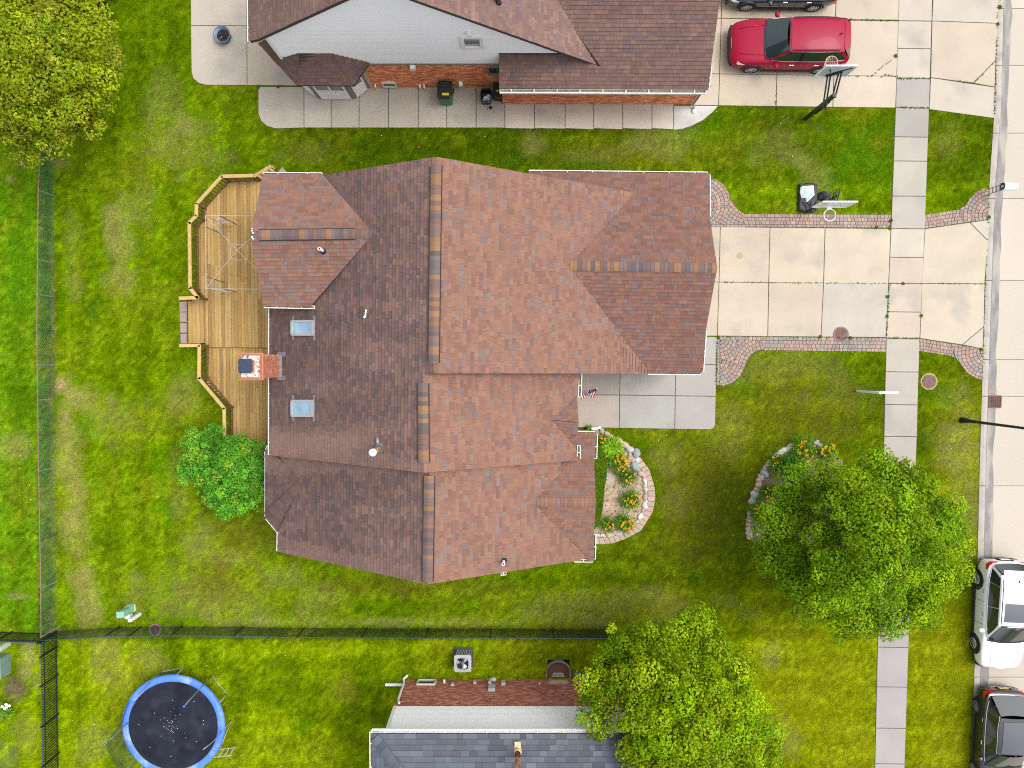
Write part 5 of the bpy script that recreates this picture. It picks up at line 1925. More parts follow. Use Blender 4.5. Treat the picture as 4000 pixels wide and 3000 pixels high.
# in-ground hoop by the neighbour's drive
pb = P(3146, 465, 0)
h1 = thing('basketball_hoop', (pb.x, pb.y, 0), 'in-ground basketball hoop with clear board over the red car', 'basketball hoop')
Yb = P(3240, 298, 2.87).y
bx0, bx1 = P(3184, 299, 2.87).x, P(3302, 298, 2.87).x
zb0, zb1 = 2.87, 3.87
g = MB(); g.box((pb.x, pb.y, 1.38), (0.13, 0.13, 2.76)); g.box((pb.x, pb.y, 2.77), (0.15, 0.15, 0.03)); g.build('pole', M_BLKM, h1)
g = MB(); g.box((pb.x + 0.10, pb.y - 0.02, 1.35), (0.06, 0.10, 1.1)); g.tube([(pb.x + 0.12, pb.y, 0.8), (pb.x + 0.22, pb.y + 0.05, 1.1), (pb.x + 0.22, pb.y + 0.05, 1.9)], 0.02, 6); g.build('height_crank', M_BLKM, h1)
cxb = (bx0 + bx1) / 2
for dx in (-0.17, -0.06):
    g = MB(); g.beam((pb.x + dx - 0.02, pb.y - 0.35, 2.15), (cxb + dx, Yb - 0.06, 3.02), 0.045, 0.045); g.build('arm', M_BLKM, h1)
for dx in (0.07, 0.18):
    g = MB(); g.beam((pb.x + dx - 0.06, pb.y - 0.02, 2.55), (cxb + dx, Yb - 0.06, 3.45), 0.045, 0.045); g.build('arm', M_BLKM, h1)
g = MB(); g.beam((cxb - 0.22, Yb - 0.05, 3.02), (cxb + 0.2, Yb - 0.05, 3.45), 0.05, 0.12); g.beam((cxb + 0.15, Yb - 0.04, 3.45), (bx1 - 0.12, Yb - 0.03, 3.72), 0.03, 0.03); g.beam((cxb - 0.2, Yb - 0.04, 3.35), (bx0 + 0.25, Yb - 0.03, 3.62), 0.03, 0.03); g.build('bracket', M_BLKM, h1)
def board(parent, x0, x1, z0, z1, Y, s_, sq):
    g = MB(); g.box(((x0 + x1) / 2, Y, (z0 + z1) / 2), (x1 - x0, 0.03, z1 - z0)); bo = g.build('backboard', M_ACR, parent)
    g = MB()
    for a, c, w_, h_ in (((x0 + x1) / 2, z0, x1 - x0, 0.035), ((x0 + x1) / 2, z1, x1 - x0, 0.035), (x0, (z0 + z1) / 2, 0.035, z1 - z0), (x1, (z0 + z1) / 2, 0.035, z1 - z0)):
        g.box((a, Y, c), (w_ + 0.002, 0.05, h_ + 0.002))
    g.build('board_frame', M_WHITE, bo)
    g = MB()
    xm = (x0 + x1) / 2
    for a, c, w_, h_ in ((xm, z0 + 0.17, 0.6, 0.05), (xm, z0 + 0.60, 0.6, 0.05), (xm - 0.275, z0 + 0.385, 0.05, 0.38), (xm + 0.275, z0 + 0.385, 0.05, 0.38)):
        g.box((a, Y + s_ * 0.017, c), (w_, 0.006, h_))
    g.build('target_square', M_WHITE, bo)
    return bo
board(h1, bx0, bx1, zb0, zb1, Yb, 1, None)
rc = P(3249, 243, 3.05)
g = MB(); g.tube(ringtube(rc, 0.228, 0), 0.014, 8); rim = g.build('rim', mat('faded_orange', (0.72, 0.36, 0.20), 0.5), h1, smooth=True)
g = MB(); g.box((rc.x, (rc.y - 0.23 + Yb) / 2, 3.03), (0.16, max(0.05, rc.y - 0.22 - Yb), 0.05)); g.build('rim_bracket', mat('faded_orange', (0.72, 0.36, 0.20), 0.5), rim)
hoop_net(h1, rc, 0.228, NETM)
# portable hoop beside the main drive
pb = P(3150, 831, 0)
h2 = thing('basketball_hoop', (pb.x, pb.y, 0), 'portable basketball hoop with white rim over the paver strip', 'basketball hoop')
Yb = P(3240, 809, 2.87).y
bx0, bx1 = P(3174, 811, 2.87).x, P(3304, 808, 2.87).x
cxb = (bx0 + bx1) / 2
g = MB(); g.tube([(pb.x, pb.y + 0.02, 0), (pb.x, pb.y + 0.05, 3.0)], 0.05, 10); g.build('pole', M_BLKM, h2)
for dz in (2.85, 3.35):
    for dx in (-0.06, 0.06):
        g = MB(); g.beam((pb.x + dx, pb.y + 0.30, dz - 0.35), (cxb + dx, Yb + 0.03, dz + 0.05), 0.035, 0.035); g.build('arm', M_BLKM, h2)
bo = board(h2, bx0, bx1, 2.87, 3.83, Yb, -1, None)
for dx in (-0.3, 0.3):
    g = MB(); g.box((cxb + dx, Yb + 0.03, 3.35), (0.04, 0.03, 0.94)); g.build('board_brace', mat('brace_grey', (0.16, 0.15, 0.16), 0.5), bo)
rc = P(3241, 840, 3.05)
WP = mat('rim_pinkwhite', (0.80, 0.70, 0.70), 0.5)
g = MB(); g.tube(ringtube(rc, 0.225, 0), 0.018, 8); rim = g.build('rim', WP, h2, smooth=True)
g = MB(); g.box((rc.x - 0.02, rc.y + 0.27, 3.05), (0.17, 0.13, 0.05)); g.build('rim_bracket', WP, rim)
hoop_net(h2, rc, 0.225, mat('net_tan', (0.50, 0.44, 0.30), 0.9))
M_TARP = mat('black_tarp', (0.022, 0.024, 0.032), 0.6, n1=(5, 0.3), bump=(7, 0.8, 0.05))
base_px = [(3117, 722), (3160, 716), (3188, 724), (3187, 800), (3186, 826), (3172, 832), (3130, 830), (3115, 822)]
rows = []
bp = [P2(u, v) for u, v in base_px]
g = MB(); g.prism(bp, 0, 0.20, inset=0.05); g.build('base_tank', M_TARP, h2)
g = MB()
for k in range(4):
    x0 = lerp(bp[0][0], bp[2][0], (k + 0.5) / 4)
    g.tube([(x0, bp[0][1] - 0.75, 0.20), (x0 + random.uniform(-0.15, 0.2), bp[0][1] - 0.95, 0.23), (x0 + random.uniform(-0.1, 0.25), bp[0][1] - 1.12, 0.20)], 0.025, 6)
g.build('tarp_fold', M_TARP, h2, smooth=True)
g = MB()
a, c, e = P(3196, 784, 0.05), P(3212, 746, 0.05), P(3282, 784, 0.02)
for q, r_, z_ in (((3200, 770), 0.16, 0.22), ((3212, 764), 0.2, 0.3), ((3222, 778), 0.18, 0.2)):
    pp = P(*q, 0); g.ball((pp.x, pp.y, 0.06), (r_, r_ * 0.9, z_), jit=0.35, seed=q[0])
g.add([P(3205, 766, 0.12), P(3232, 772, 0.12), P(3280, 783, 0.02), P(3225, 786, 0.02)], [(3, 2, 1, 0)])  # flat dark sheet stands in for the shadow beside the bundle
g.build('tarp_bundle_and_shadow', M_TARP, h2, smooth=True)
HARD.append(bp)
# torn white and blue sack on the base
g = MB()
sk = [(3128, 732), (3136, 727), (3178, 724), (3182, 760), (3170, 772), (3160, 782), (3150, 790), (3146, 772), (3132, 774), (3126, 752)]
sp = [P2(u, v, 0.25) for u, v in sk]
g.prism(sp, 0.19, 0.30, (0.72, 0.74, 0.74), inset=0.06)
bag = g.build('salt_sack', mat('sack_plastic', None, 0.45, n1=(6, 0.08), bump=(10, 0.6, 0.03)), label='torn white and blue plastic sack on the hoop base', cat='sack')
for q in ([(3138, 733), (3152, 731), (3150, 745), (3156, 752), (3150, 762), (3138, 770), (3136, 750)], [(3160, 762), (3172, 752), (3178, 756), (3166, 772), (3154, 782), (3152, 772)]):
    g = MB((0.20, 0.50, 0.68)); g.prism([P2(u, v, 0.3) for u, v in q], 0.285, 0.312); g.build('printed_band', mat('sack_plastic', None, 0.45), bag)

# ================================================================== bins, fire pit
def wheelie(name, u, v, w_, d_, h_, bodycol, lidcol, label, rot=0.0, lid=True, open_bag=None):
    c = P(u, v, h_)
    root = thing(name, (c.x, c.y, 0), label, 'bin')
    def ringp(k, z, oy=0.0):
        return [(c.x + sx * w_ / 2 * k, c.y + oy + sy * d_ / 2 * k, z) for sx, sy in ((-1, -0.8), (-0.8, -1), (0.8, -1), (1, -0.8), (1, 0.8), (0.8, 1), (-0.8, 1), (-1, 0.8))]
    g = MB()
    R_ = [ringp(0.74, 0.03, 0.0), ringp(0.80, 0.10, 0.0), ringp(0.96, h_ - 0.1), ringp(1.0, h_ - 0.09), ringp(1.0, h_ - 0.02)]
    V = [p for r_ in R_ for p in r_]
    F = [(i * 8 + k, i * 8 + (k + 1) % 8, (i + 1) * 8 + (k + 1) % 8, (i + 1) * 8 + k) for i in range(4) for k in range(8)]
    g.add(V, F)
    inn = ringp(0.94, h_ - 0.02); bot = ringp(0.85, h_ - 0.35)
    g.add(R_[4] + inn + bot, [(k, (k + 1) % 8, 8 + (k + 1) % 8, 8 + k) for k in range(8)] + [(8 + k, 8 + (k + 1) % 8, 16 + (k + 1) % 8, 16 + k) for k in range(8)] + [tuple(range(16, 24))])
    body = g.build('body', bodycol, root)
    for s_ in (-1, 1):
        g = MB(); g.tube([(c.x + s_ * w_ * 0.40, c.y + d_ * 0.42, 0.10), (c.x + s_ * w_ * 0.48, c.y + d_ * 0.42, 0.10)], 0.10, 14); g.build('wheel', M_BLACK, root)
    g = MB(); g.tube([(c.x - w_ * 0.42, c.y + d_ * 0.5, h_ - 0.06), (c.x - w_ * 0.42, c.y + d_ * 0.56, h_ - 0.02), (c.x + w_ * 0.42, c.y + d_ * 0.56, h_ - 0.02), (c.x + w_ * 0.42, c.y + d_ * 0.5, h_ - 0.06)], 0.016, 6); g.build('handle', bodycol, root)
    if lid:
        g = MB()
        L0, L1, L2 = ringp(0.99, h_ - 0.015), ringp(0.97, h_ + 0.035), ringp(0.78, h_ + 0.075)
        g.add(L0 + L1 + L2, [(k, (k + 1) % 8, 8 + (k + 1) % 8, 8 + k) for k in range(8)] + [(8 + k, 8 + (k + 1) % 8, 16 + (k + 1) % 8, 16 + k) for k in range(8)] + [tuple(range(16, 24))])
        lo = g.build('lid', lidcol, root)
        g = MB(); g.box((c.x, c.y - d_ * 0.40, h_ + 0.060), (w_ * 0.6, 0.05, 0.02)); g.box((c.x, c.y + d_ * 0.25, h_ + 0.082), (w_ * 0.62, 0.22, 0.014)); g.build('lid_ridge', lidcol, lo)
        return root, lo, c
    return root, None, c
M_CARTG = mat('cart_green', (0.012, 0.20, 0.09), 0.45, n1=(3, 0.1))
rt, lo, c = wheelie('wheeled_bin', 1738, 352, 0.62, 0.74, 1.02, M_CARTG, M_BLACK, 'green wheeled bin with black lid against the brick wall')
g = MB(); g.box((c.x + 0.03, c.y - 0.19, 1.099), (0.26, 0.09, 0.006)); st = g.build('sticker', mat('sticker_yellow', (0.80, 0.62, 0.03), 0.5), lo)
for k in range(6):
    g = MB(); g.box((c.x - 0.05 + k * 0.032, c.y - 0.19 + random.uniform(-0.012, 0.012), 1.103), (0.022, 0.03, 0.003)); g.build('sticker_print', M_BLACK, st)
g = MB()
for k in range(9):
    g.box((c.x - 0.12 + k * 0.03, c.y - 0.325, 0.42), (0.02, 0.012, 0.035))
g.build('raised_letters', mat('letter_green', (0.10, 0.33, 0.20), 0.5), rt)
rt, lo, c = wheelie('rubbish_bin', 1899, 370, 0.46, 0.48, 0.70, M_BLACK, M_BLACK, 'open black bin with a pale bag inside, next to the lean-to', lid=False)
g = MB()
for k in range(7):
    g.ball((c.x + random.uniform(-0.12, 0.12), c.y - 0.08 + random.uniform(-0.1, 0.1), 0.50), (0.11, 0.08, 0.09), col=random.choice([(0.55, 0.60, 0.70), (0.40, 0.45, 0.55), (0.48, 0.40, 0.48)]), jit=0.4, seed=k)
g.build('rubbish_bag', mat('bag_film', None, 0.35), rt, smooth=True)
g = MB(); g.ball((c.x + 0.17, c.y - 0.34, 0.16), (0.07, 0.06, 0.12), jit=0.3, seed=3); g.build('dangling_strap', M_BLACK, rt)
rt, lo, c = wheelie('rubbish_bin', 1948, 352, 0.48, 0.50, 0.78, M_BLACK, M_BLACK, 'closed black bin tucked under the lean-to roof edge')
g = MB(); g.box((c.x - 0.05, c.y - 0.06, 0.865), (0.07, 0.07, 0.012), 0.6); g.build('sticker', mat('sticker_yellow', (0.80, 0.62, 0.03), 0.5), lo)

c = P(868, 135, 0.30); c.z = 0
fp = thing('fire_pit', c, 'round blue-grey steel fire pit with charred wood on the patio', 'fire pit')
M_FP = mat('pit_steel', (0.13, 0.21, 0.30), 0.5, metal=0.4, n1=(5, 0.25))
g = MB(); g.lathe(c, [(0.28, 0.05), (0.33, 0.36), (0.345, 0.37), (0.345, 0.34), (0.31, 0.345), (0.22, 0.10), (0.0, 0.07)], 32, cols=None); g.build('bowl', M_FP, fp, smooth=True)
for k in range(3):
    t = k * 2.1
    g = MB(); g.tube([(c.x + 0.25 * math.cos(t), c.y + 0.25 * math.sin(t), 0.1), (c.x + 0.3 * math.cos(t), c.y + 0.3 * math.sin(t), 0.03)], 0.02, 6); g.build('foot', M_FP, fp)
g = MB(); g.lathe(c, [(0.27, 0.20), (0.12, 0.22), (0, 0.21)], 24); g.build('ash', mat('ash', (0.02, 0.02, 0.025), 0.95, n1=(18, 0.6), tint=(15, (0.09, 0.09, 0.1), 0.55, 0.7)), fp)
for k in range(6):
    t = random.uniform(0, 3.14)
    a = Vector((math.cos(t), math.sin(t), 0)) * random.uniform(0.12, 0.2)
    o_ = Vector((random.uniform(-0.06, 0.06), random.uniform(-0.08, 0.04), 0.25 + 0.02 * k))
    g = MB(); g.tube([c + o_ - a, c + o_ + a + Vector((0, 0, 0.03))], 0.028, 6); g.build('log', mat('charred_log' if k else 'pale_log', (0.03, 0.02, 0.018) if k else (0.30, 0.19, 0.11), 0.9, n1=(12, 0.4)), fp)

# flag on the porch post
fpz = 2.15
a = P(2262, 1530, 2.05); b2 = P(2330, 1517, 2.75)
fl = thing('flag', (a.x, a.y, 2.0), 'striped American flag on a short pole at the porch', 'flag')
g = MB(); g.tube([a, b2], 0.014, 6); g.ball(b2, 0.03); g.build('pole', mat('flag_pole', (0.60, 0.52, 0.40), 0.5), fl)
nx, ny = 18, 13
rows = []
d = (b2 - a)
p0 = lerp(a, b2, 0.12)
for j in range(ny + 1):
    r_ = []
    for i in range(nx + 1):
        s_, t_ = i / nx, j / ny
        p = lerp(p0, b2, 0.12 + 0.86 * (1 - t_))
        hang = Vector((0.04, -0.30, -0.42)) * s_
        wob = Vector((0.05 * math.sin(5 * s_ + 3 * t_), 0.05 * math.sin(7 * t_ + 4 * s_), 0.05 * math.cos(6 * s_ + t_)))
        r_.append(p + hang + wob * s_ * 1.3 + Vector((-0.16 * t_ * s_, 0, 0)))
    rows.append(r_)
g = MB()
REDF, WHF, BLF = (0.50, 0.02, 0.04), (0.80, 0.80, 0.80), (0.015, 0.03, 0.13)
for j in range(ny):
    for i in range(nx):
        col = REDF if j % 2 == 0 else WHF
        if i < 8 and j < 7:
            col = BLF
        g.add([rows[j][i], rows[j][i + 1], rows[j + 1][i + 1], rows[j + 1][i]], [(0, 1, 2, 3)], col)
cl = g.build('cloth', mat('flag_cloth', None, 0.7, trans=0.15), fl, smooth=True)
g = MB(WHF)
for j in range(5):
    for i in range(6):
        q = lerp(rows[1 + j][1 + i], rows[2 + j][2 + i], 0.3)
        e1 = (rows[1 + j][2 + i] - rows[1 + j][1 + i]) * 0.35; e2 = (rows[2 + j][1 + i] - rows[1 + j][1 + i]) * 0.35
        nrm_ = e1.cross(e2).normalized() * 0.004
        if nrm_.z < 0: nrm_ = -nrm_
        star = []
        for k in range(10):
            t = 2 * math.pi * k / 10; rr_ = 1.0 if k % 2 == 0 else 0.42
            star.append(q + e1 * rr_ * math.cos(t) + e2 * rr_ * math.sin(t) + nrm_)
        g.add(star, [tuple(range(10))])
g.build('stars', mat('flag_cloth', None, 0.7), cl)
# ================================================================== planting
M_LEAF = mat('leaf', None, 0.6, spec=0.05, trans=0.22)
M_BLADE = mat('grass_blade', None, 0.9, spec=0.0, trans=0.25)
M_BARK = mat('bark', (0.13, 0.095, 0.065), 0.9, n1=(10, 0.3), n2=(40, 0.25), bump=(25, 0.6, 0.02))

def fast_quads(name, V, C, m, parent=None, n=4, org=None, kind=None):
    """V (N, n, 3) world corners, C (N, 3) colours -> one mesh of N faces."""
    N = V.shape[0]
    o0 = np.array(ORG[parent.name] if parent is not None else (org or (0, 0, 0)))
    me = bpy.data.meshes.new(name)
    me.vertices.add(N * n)
    me.vertices.foreach_set('co', (V - o0).astype(np.float32).ravel())
    me.loops.add(N * n)
    me.loops.foreach_set('vertex_index', np.arange(N * n, dtype=np.int32))
    me.polygons.add(N)
    me.polygons.foreach_set('loop_start', np.arange(0, N * n, n, dtype=np.int32))
    me.polygons.foreach_set('loop_total', np.full(N, n, np.int32))
    me.update(calc_edges=True)
    ca = me.color_attributes.new('Col', 'FLOAT_COLOR', 'CORNER')
    cc = np.ones((N, n, 4), np.float32)
    cc[:, :, :3] = C[:, None, :]
    ca.data.foreach_set('color', cc.ravel())
    me.materials.append(m)
    o = link(name, me, parent, Vector(o0))
    return tag(o, kind=kind)

def unit(a):
    return a / np.maximum(np.linalg.norm(a, axis=1, keepdims=True), 1e-9)

def leaves(pos, nrm, size, asp, cols, R):
    """rhombic leaves, folded slightly along the midrib"""
    N = len(pos)
    r = R.normal(size=(N, 3))
    t = unit(np.cross(nrm, r))
    s = np.cross(nrm, t)
    L = size * R.uniform(0.7, 1.25, N)
    W = L * asp
    V = np.empty((N, 4, 3))
    V[:, 0] = pos - t * L[:, None] * 0.5
    V[:, 1] = pos + s * W[:, None] * 0.5 + nrm * (W * 0.18)[:, None] - t * (L * 0.05)[:, None]
    V[:, 2] = pos + t * L[:, None] * 0.5 - nrm * (L * 0.12)[:, None]
    V[:, 3] = pos - s * W[:, None] * 0.5 + nrm * (W * 0.18)[:, None] - t * (L * 0.05)[:, None]
    return V

def crown(name, lobes, per_lobe, clump_n, leaf, asp, cols, parent, seed, clump_r=0.30, up=0.8, low=-0.25, tips=None, tip_p=0.05, floor=0.15, sprigs=0.5):
    """lobes: [(centre, (rx, ry, rz))]. Foliage grows in separate pads on the lobes' shells, with loose sprigs beyond and sparse leaves inside."""
    R = np.random.default_rng(seed)
    P_, N_, C_ = [], [], []
    cols = np.array(cols)
    def pad(q, d, rad, n, flat=0.85):
        base = cols[R.integers(len(cols))] * R.uniform(0.66, 1.35)
        off = unit(R.normal(size=(n, 3)))
        off[:, 2] = np.where(R.random(n) < 0.85, np.abs(off[:, 2]), off[:, 2])
        shell = 0.62 + 0.42 * R.random((n, 1)) ** 0.7
        pp = q + off * shell * rad * np.array([1, 1, flat])
        nn = unit(off * 1.0 + d * 0.15 + np.array([0, 0, up * 0.45]) + R.normal(size=(n, 3)) * 0.34)
        cc = base[None, :] * R.uniform(0.75, 1.28, (n, 1)) * R.uniform(0.94, 1.06, (n, 3))
        if tips is not None:
            mk = R.random(n) < tip_p * (4.0 if R.random() < 0.15 else 0.4)
            cc[mk] = np.array(tips) * R.uniform(0.8, 1.2, (mk.sum(), 1))
        P_.append(pp); N_.append(nn); C_.append(cc)
    for (c, r) in lobes:
        c = np.array(c); r = np.array(r)
        K = max(4, int(per_lobe * r[0] ** 2))
        chosen = []
        for _ in range(K):
            best, bd = None, -1
            for _ in range(6):
                d = R.normal(size=3); d /= np.linalg.norm(d)
                if d[2] < low: d[2] = -d[2]
                m = min([np.linalg.norm(d - e) for e in chosen] or [9])
                if m > bd: best, bd = d, m
            chosen.append(best)
            rad = clump_r * R.uniform(0.7, 1.35)
            pad(c + best * r * R.uniform(0.60, 1.0), best, rad, int(clump_n * (rad / clump_r) ** 2))
        for _ in range(int(K * sprigs)):
            d = R.normal(size=3); d[2] *= 0.6; d /= np.linalg.norm(d)
            for f in (1.05, 1.18):
                pad(c + d * r * f * R.uniform(0.95, 1.08), d, clump_r * 0.45, max(5, int(clump_n * 0.16)))
        n = int(clump_n * K * 0.45)
        off = unit(R.normal(size=(n, 3))) * (R.random((n, 1)) ** 0.4) * 0.78 * r
        P_.append(c + off); N_.append(unit(R.normal(size=(n, 3)) * 0.6 + np.array([0, 0, 1.0]))); C_.append(cols[R.integers(len(cols), size=n)] * R.uniform(0.7, 1.2, (n, 1)))
    P_, N_, C_ = np.concatenate(P_), np.concatenate(N_), np.concatenate(C_)
    ok = P_[:, 2] > floor
    P_, N_, C_ = P_[ok], N_[ok], C_[ok]
    V = leaves(P_, N_, leaf, asp, C_, R)
    return fast_quads(name, V, C_, M_LEAF, parent)

def tree(name, label, base, lobes, trunk_r, fork_z, seed, cat='tree', **k):
    b = P(*base, 0)
    root = thing(name, (b.x, b.y, 0), label, cat)
    rr = random.Random(seed)
    cen = Vector((sum(l[0][0] for l in lobes) / len(lobes), sum(l[0][1] for l in lobes) / len(lobes), 0))
    fk = Vector((lerp(b.x, cen.x, 0.3), lerp(b.y, cen.y, 0.3), fork_z))
    g = MB()
    g.tube([b - Vector((0, 0, 0.1)), b + Vector((0, 0, 0.25)), lerp(b, fk, 0.5) + Vector((0.04, -0.03, 0)), fk], [trunk_r * 1.35, trunk_r, trunk_r * 0.85, trunk_r * 0.7], 10)
    tk = g.build('trunk', M_BARK, root, smooth=True)
    for (c, r) in lobes:
        c = Vector(c)
        mid = lerp(fk, c, 0.55) + Vector((rr.uniform(-0.25, 0.25), rr.uniform(-0.25, 0.25), -0.2))
        g = MB()
        g.tube([fk - Vector((0, 0, 0.3)), mid, c], [trunk_r * 0.42, trunk_r * 0.26, trunk_r * 0.08], 7)
        for _ in range(4):
            e = c + Vector((rr.uniform(-1, 1) * r[0], rr.uniform(-1, 1) * r[1], rr.uniform(0.1, 0.9) * r[2])) * 0.8
            g.tube([lerp(mid, c, rr.uniform(0.2, 0.8)), e], [trunk_r * 0.10, trunk_r * 0.03], 5)
        g.build('limb', M_BARK, root, smooth=True)
    crown('crown', lobes, parent=root, seed=seed, **k)
    return root

def LB(lst):
    """lobes from (u, v, z, r[, rz])"""
    out = []
    for t in lst:
        p = P(t[0], t[1], t[2])
        out.append(((p.x, p.y, p.z), (t[3], t[3], t[4] if len(t) > 4 else t[3] * 0.75)))
    return out

# ---- the large round street tree on the right
tree('round_tree', 'large round dark-green tree over the front bed and pavement', (3185, 2010),
     LB([(3034, 2086, 3.6, 0.79), (3071, 1996, 3.7, 0.79), (3131, 1934, 4.0, 0.88), (3252, 1891, 4.6, 0.93), (3396, 1858, 4.4, 0.88), (3494, 1844, 3.9, 0.56), (3531, 1915, 4.6, 0.93), (3620, 2015, 4.4, 1.02), (3675, 2110, 3.8, 0.88),
         (3629, 2224, 4.3, 1.07), (3545, 2328, 4.3, 1.07), (3424, 2385, 4.2, 0.93), (3303, 2371, 4.4, 1.02), (3182, 2309, 4.4, 1.02), (3089, 2214, 4.0, 0.98), (3010, 2148, 3.4, 0.65),
         (3471, 2034, 6.2, 1.16), (3424, 2210, 6.4, 1.21), (3257, 2233, 5.8, 1.02), (3331, 1972, 5.8, 0.98), (3545, 2138, 5.8, 1.02), (3220, 2072, 4.9, 0.74)]),
     0.17, 2.6, 21, per_lobe=10, clump_n=240, leaf=0.108, asp=0.62, clump_r=0.48,
     cols=[(0.142, 0.265, 0.005), (0.174, 0.316, 0.005), (0.112, 0.222, 0.005), (0.221, 0.349, 0.005), (0.155, 0.282, 0.007)], tips=(0.26, 0.30, 0.02), tip_p=0.03)
# ---- the loose lighter tree at the bottom
tree('spreading_tree', 'loose light-green tree at the bottom beside the blue-grey roof', (2575, 2610),
     LB([(2441, 2511, 4.0, 0.69), (2574, 2502, 4.4, 0.78), (2698, 2434, 4.2, 0.55), (2755, 2554, 4.4, 0.83), (2869, 2607, 4.2, 0.69), (2346, 2598, 3.8, 0.37), (2451, 2655, 4.6, 0.92), (2318, 2694, 4.5, 0.60), (2346, 2790, 5.2, 0.69),
         (2565, 2646, 5.4, 1.01), (2717, 2684, 5.6, 1.06), (2869, 2732, 4.6, 1.01), (2527, 2799, 6.0, 0.83), (2660, 2828, 6.4, 1.10), (2812, 2857, 5.6, 1.06), (2945, 2847, 4.4, 0.83), (2964, 2953, 4.4, 0.83),
         (2470, 2895, 5.6, 0.46), (2555, 2953, 6.0, 0.92), (2707, 2972, 6.4, 1.10), (2859, 3001, 5.6, 1.01), (2508, 3049, 5.4, 0.64), (2641, 3097, 6.0, 1.10), (2793, 3116, 5.6, 1.10)]),
     0.17, 2.7, 33, per_lobe=9, clump_n=215, leaf=0.110, asp=0.62, clump_r=0.48, sprigs=0.8,
     cols=[(0.176, 0.295, 0.003), (0.216, 0.335, 0.003), (0.144, 0.257, 0.003), (0.255, 0.349, 0.004), (0.171, 0.271, 0.004)], tips=(0.34, 0.34, 0.02), tip_p=0.04)
# ---- the tall tree in the upper left corner
tree('corner_tree', 'tall bushy yellow-green tree in the upper left corner', (330, 330),
     LB([(60, 60, 5.5, 1.3), (190, 40, 5.4, 1.2), (300, 60, 4.8, 1.0), (350, 130, 4.6, 0.9), (100, 190, 6.2, 1.4), (250, 170, 6.0, 1.2), (380, 235, 4.4, 0.75), (40, 320, 5.6, 1.2), (180, 310, 5.8, 1.3), (320, 300, 5.2, 1.0),
         (410, 265, 3.8, 0.4), (400, 385, 3.8, 0.5), (330, 400, 4.4, 0.8), (240, 420, 4.8, 0.9), (100, 440, 4.8, 1.0), (20, 480, 4.2, 0.8), (190, 510, 3.8, 0.7), (300, 490, 3.6, 0.65), (360, 470, 3.2, 0.35), (80, 560, 3.4, 0.55), (-60, 200, 6, 1.4), (-80, 400, 5, 1.2), (120, -80, 5.5, 1.4), (0, -60, 5.5, 1.4), (30, 180, 7.0, 1.2)]),
     0.2, 2.6, 45, per_lobe=9, clump_n=170, leaf=0.115, asp=0.6, clump_r=0.48, sprigs=0.9,
     cols=[(0.224, 0.304, 0.007), (0.269, 0.342, 0.008), (0.174, 0.248, 0.009), (0.298, 0.351, 0.017), (0.229, 0.265, 0.018)], tips=(0.36, 0.36, 0.02), tip_p=0.05)
# ---- purple shrub at the top edge
tree('purple_shrub', 'dark purple-leaved shrub at the top edge', (390, 40),
     LB([(335, 25, 1.9, 0.7), (380, -10, 1.9, 0.6), (290, 10, 1.9, 0.7), (350, 45, 1.4, 0.4), (320, -60, 2.0, 0.9)]), 0.06, 0.6, 52, cat='shrub', per_lobe=22, clump_n=60, leaf=0.09, asp=0.6,
     cols=[(0.022, 0.006, 0.018), (0.032, 0.008, 0.026), (0.016, 0.004, 0.010), (0.045, 0.012, 0.035)], clump_r=0.22)
# ---- the lush bush by the deck
tree('deck_bush', 'lush bright-green lilac bush at the south end of the deck', (885, 1815),
     LB([(775, 1745, 1.5, 0.62), (830, 1700, 1.6, 0.50), (745, 1830, 1.2, 0.55), (800, 1850, 1.6, 0.62), (920, 1750, 1.8, 0.62), (985, 1760, 1.8, 0.55), (900, 1830, 2.0, 0.72), (970, 1860, 1.9, 0.66), (860, 1930, 1.5, 0.60), (935, 1945, 1.5, 0.58), (880, 1980, 1.0, 0.42), (1000, 1930, 1.5, 0.50), (1010, 1830, 1.8, 0.5)]),
     0.07, 0.5, 61, cat='bush', per_lobe=34, clump_n=110, leaf=0.095, asp=0.66, clump_r=0.24, up=0.7, sprigs=0.25,
     cols=[(0.101, 0.318, 0.023), (0.126, 0.368, 0.028), (0.084, 0.274, 0.023), (0.151, 0.412, 0.029)], tips=(0.26, 0.40, 0.03), tip_p=0.10)

# ================================================================== flower beds
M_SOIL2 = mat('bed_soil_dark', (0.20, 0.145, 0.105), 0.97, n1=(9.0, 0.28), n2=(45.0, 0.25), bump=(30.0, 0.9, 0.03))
def bed(px, z=0.035, m=None):
    pl = [P2(u, v) for u, v in px]
    if area2(pl) < 0: pl = pl[::-1]
    g = MB(); g.prism(pl, -0.1, z)
    HARD.append(pl)
    return g.build('flower_bed', m or M_SOIL, kind='structure')
bed([(2240, 1690), (2300, 1674), (2352, 1680), (2400, 1704), (2440, 1734), (2492, 1780), (2524, 1845), (2532, 1945), (2520, 2005), (2485, 2055), (2431, 2085), (2375, 2100), (2240, 2102)])
bed([(3205, 1728), (3140, 1722), (3085, 1740), (3030, 1780), (2988, 1835), (2955, 1915), (2925, 2010), (2920, 2075), (2935, 2112), (3040, 2160), (3200, 2110), (3290, 1960), (3290, 1800)], m=M_SOIL2)
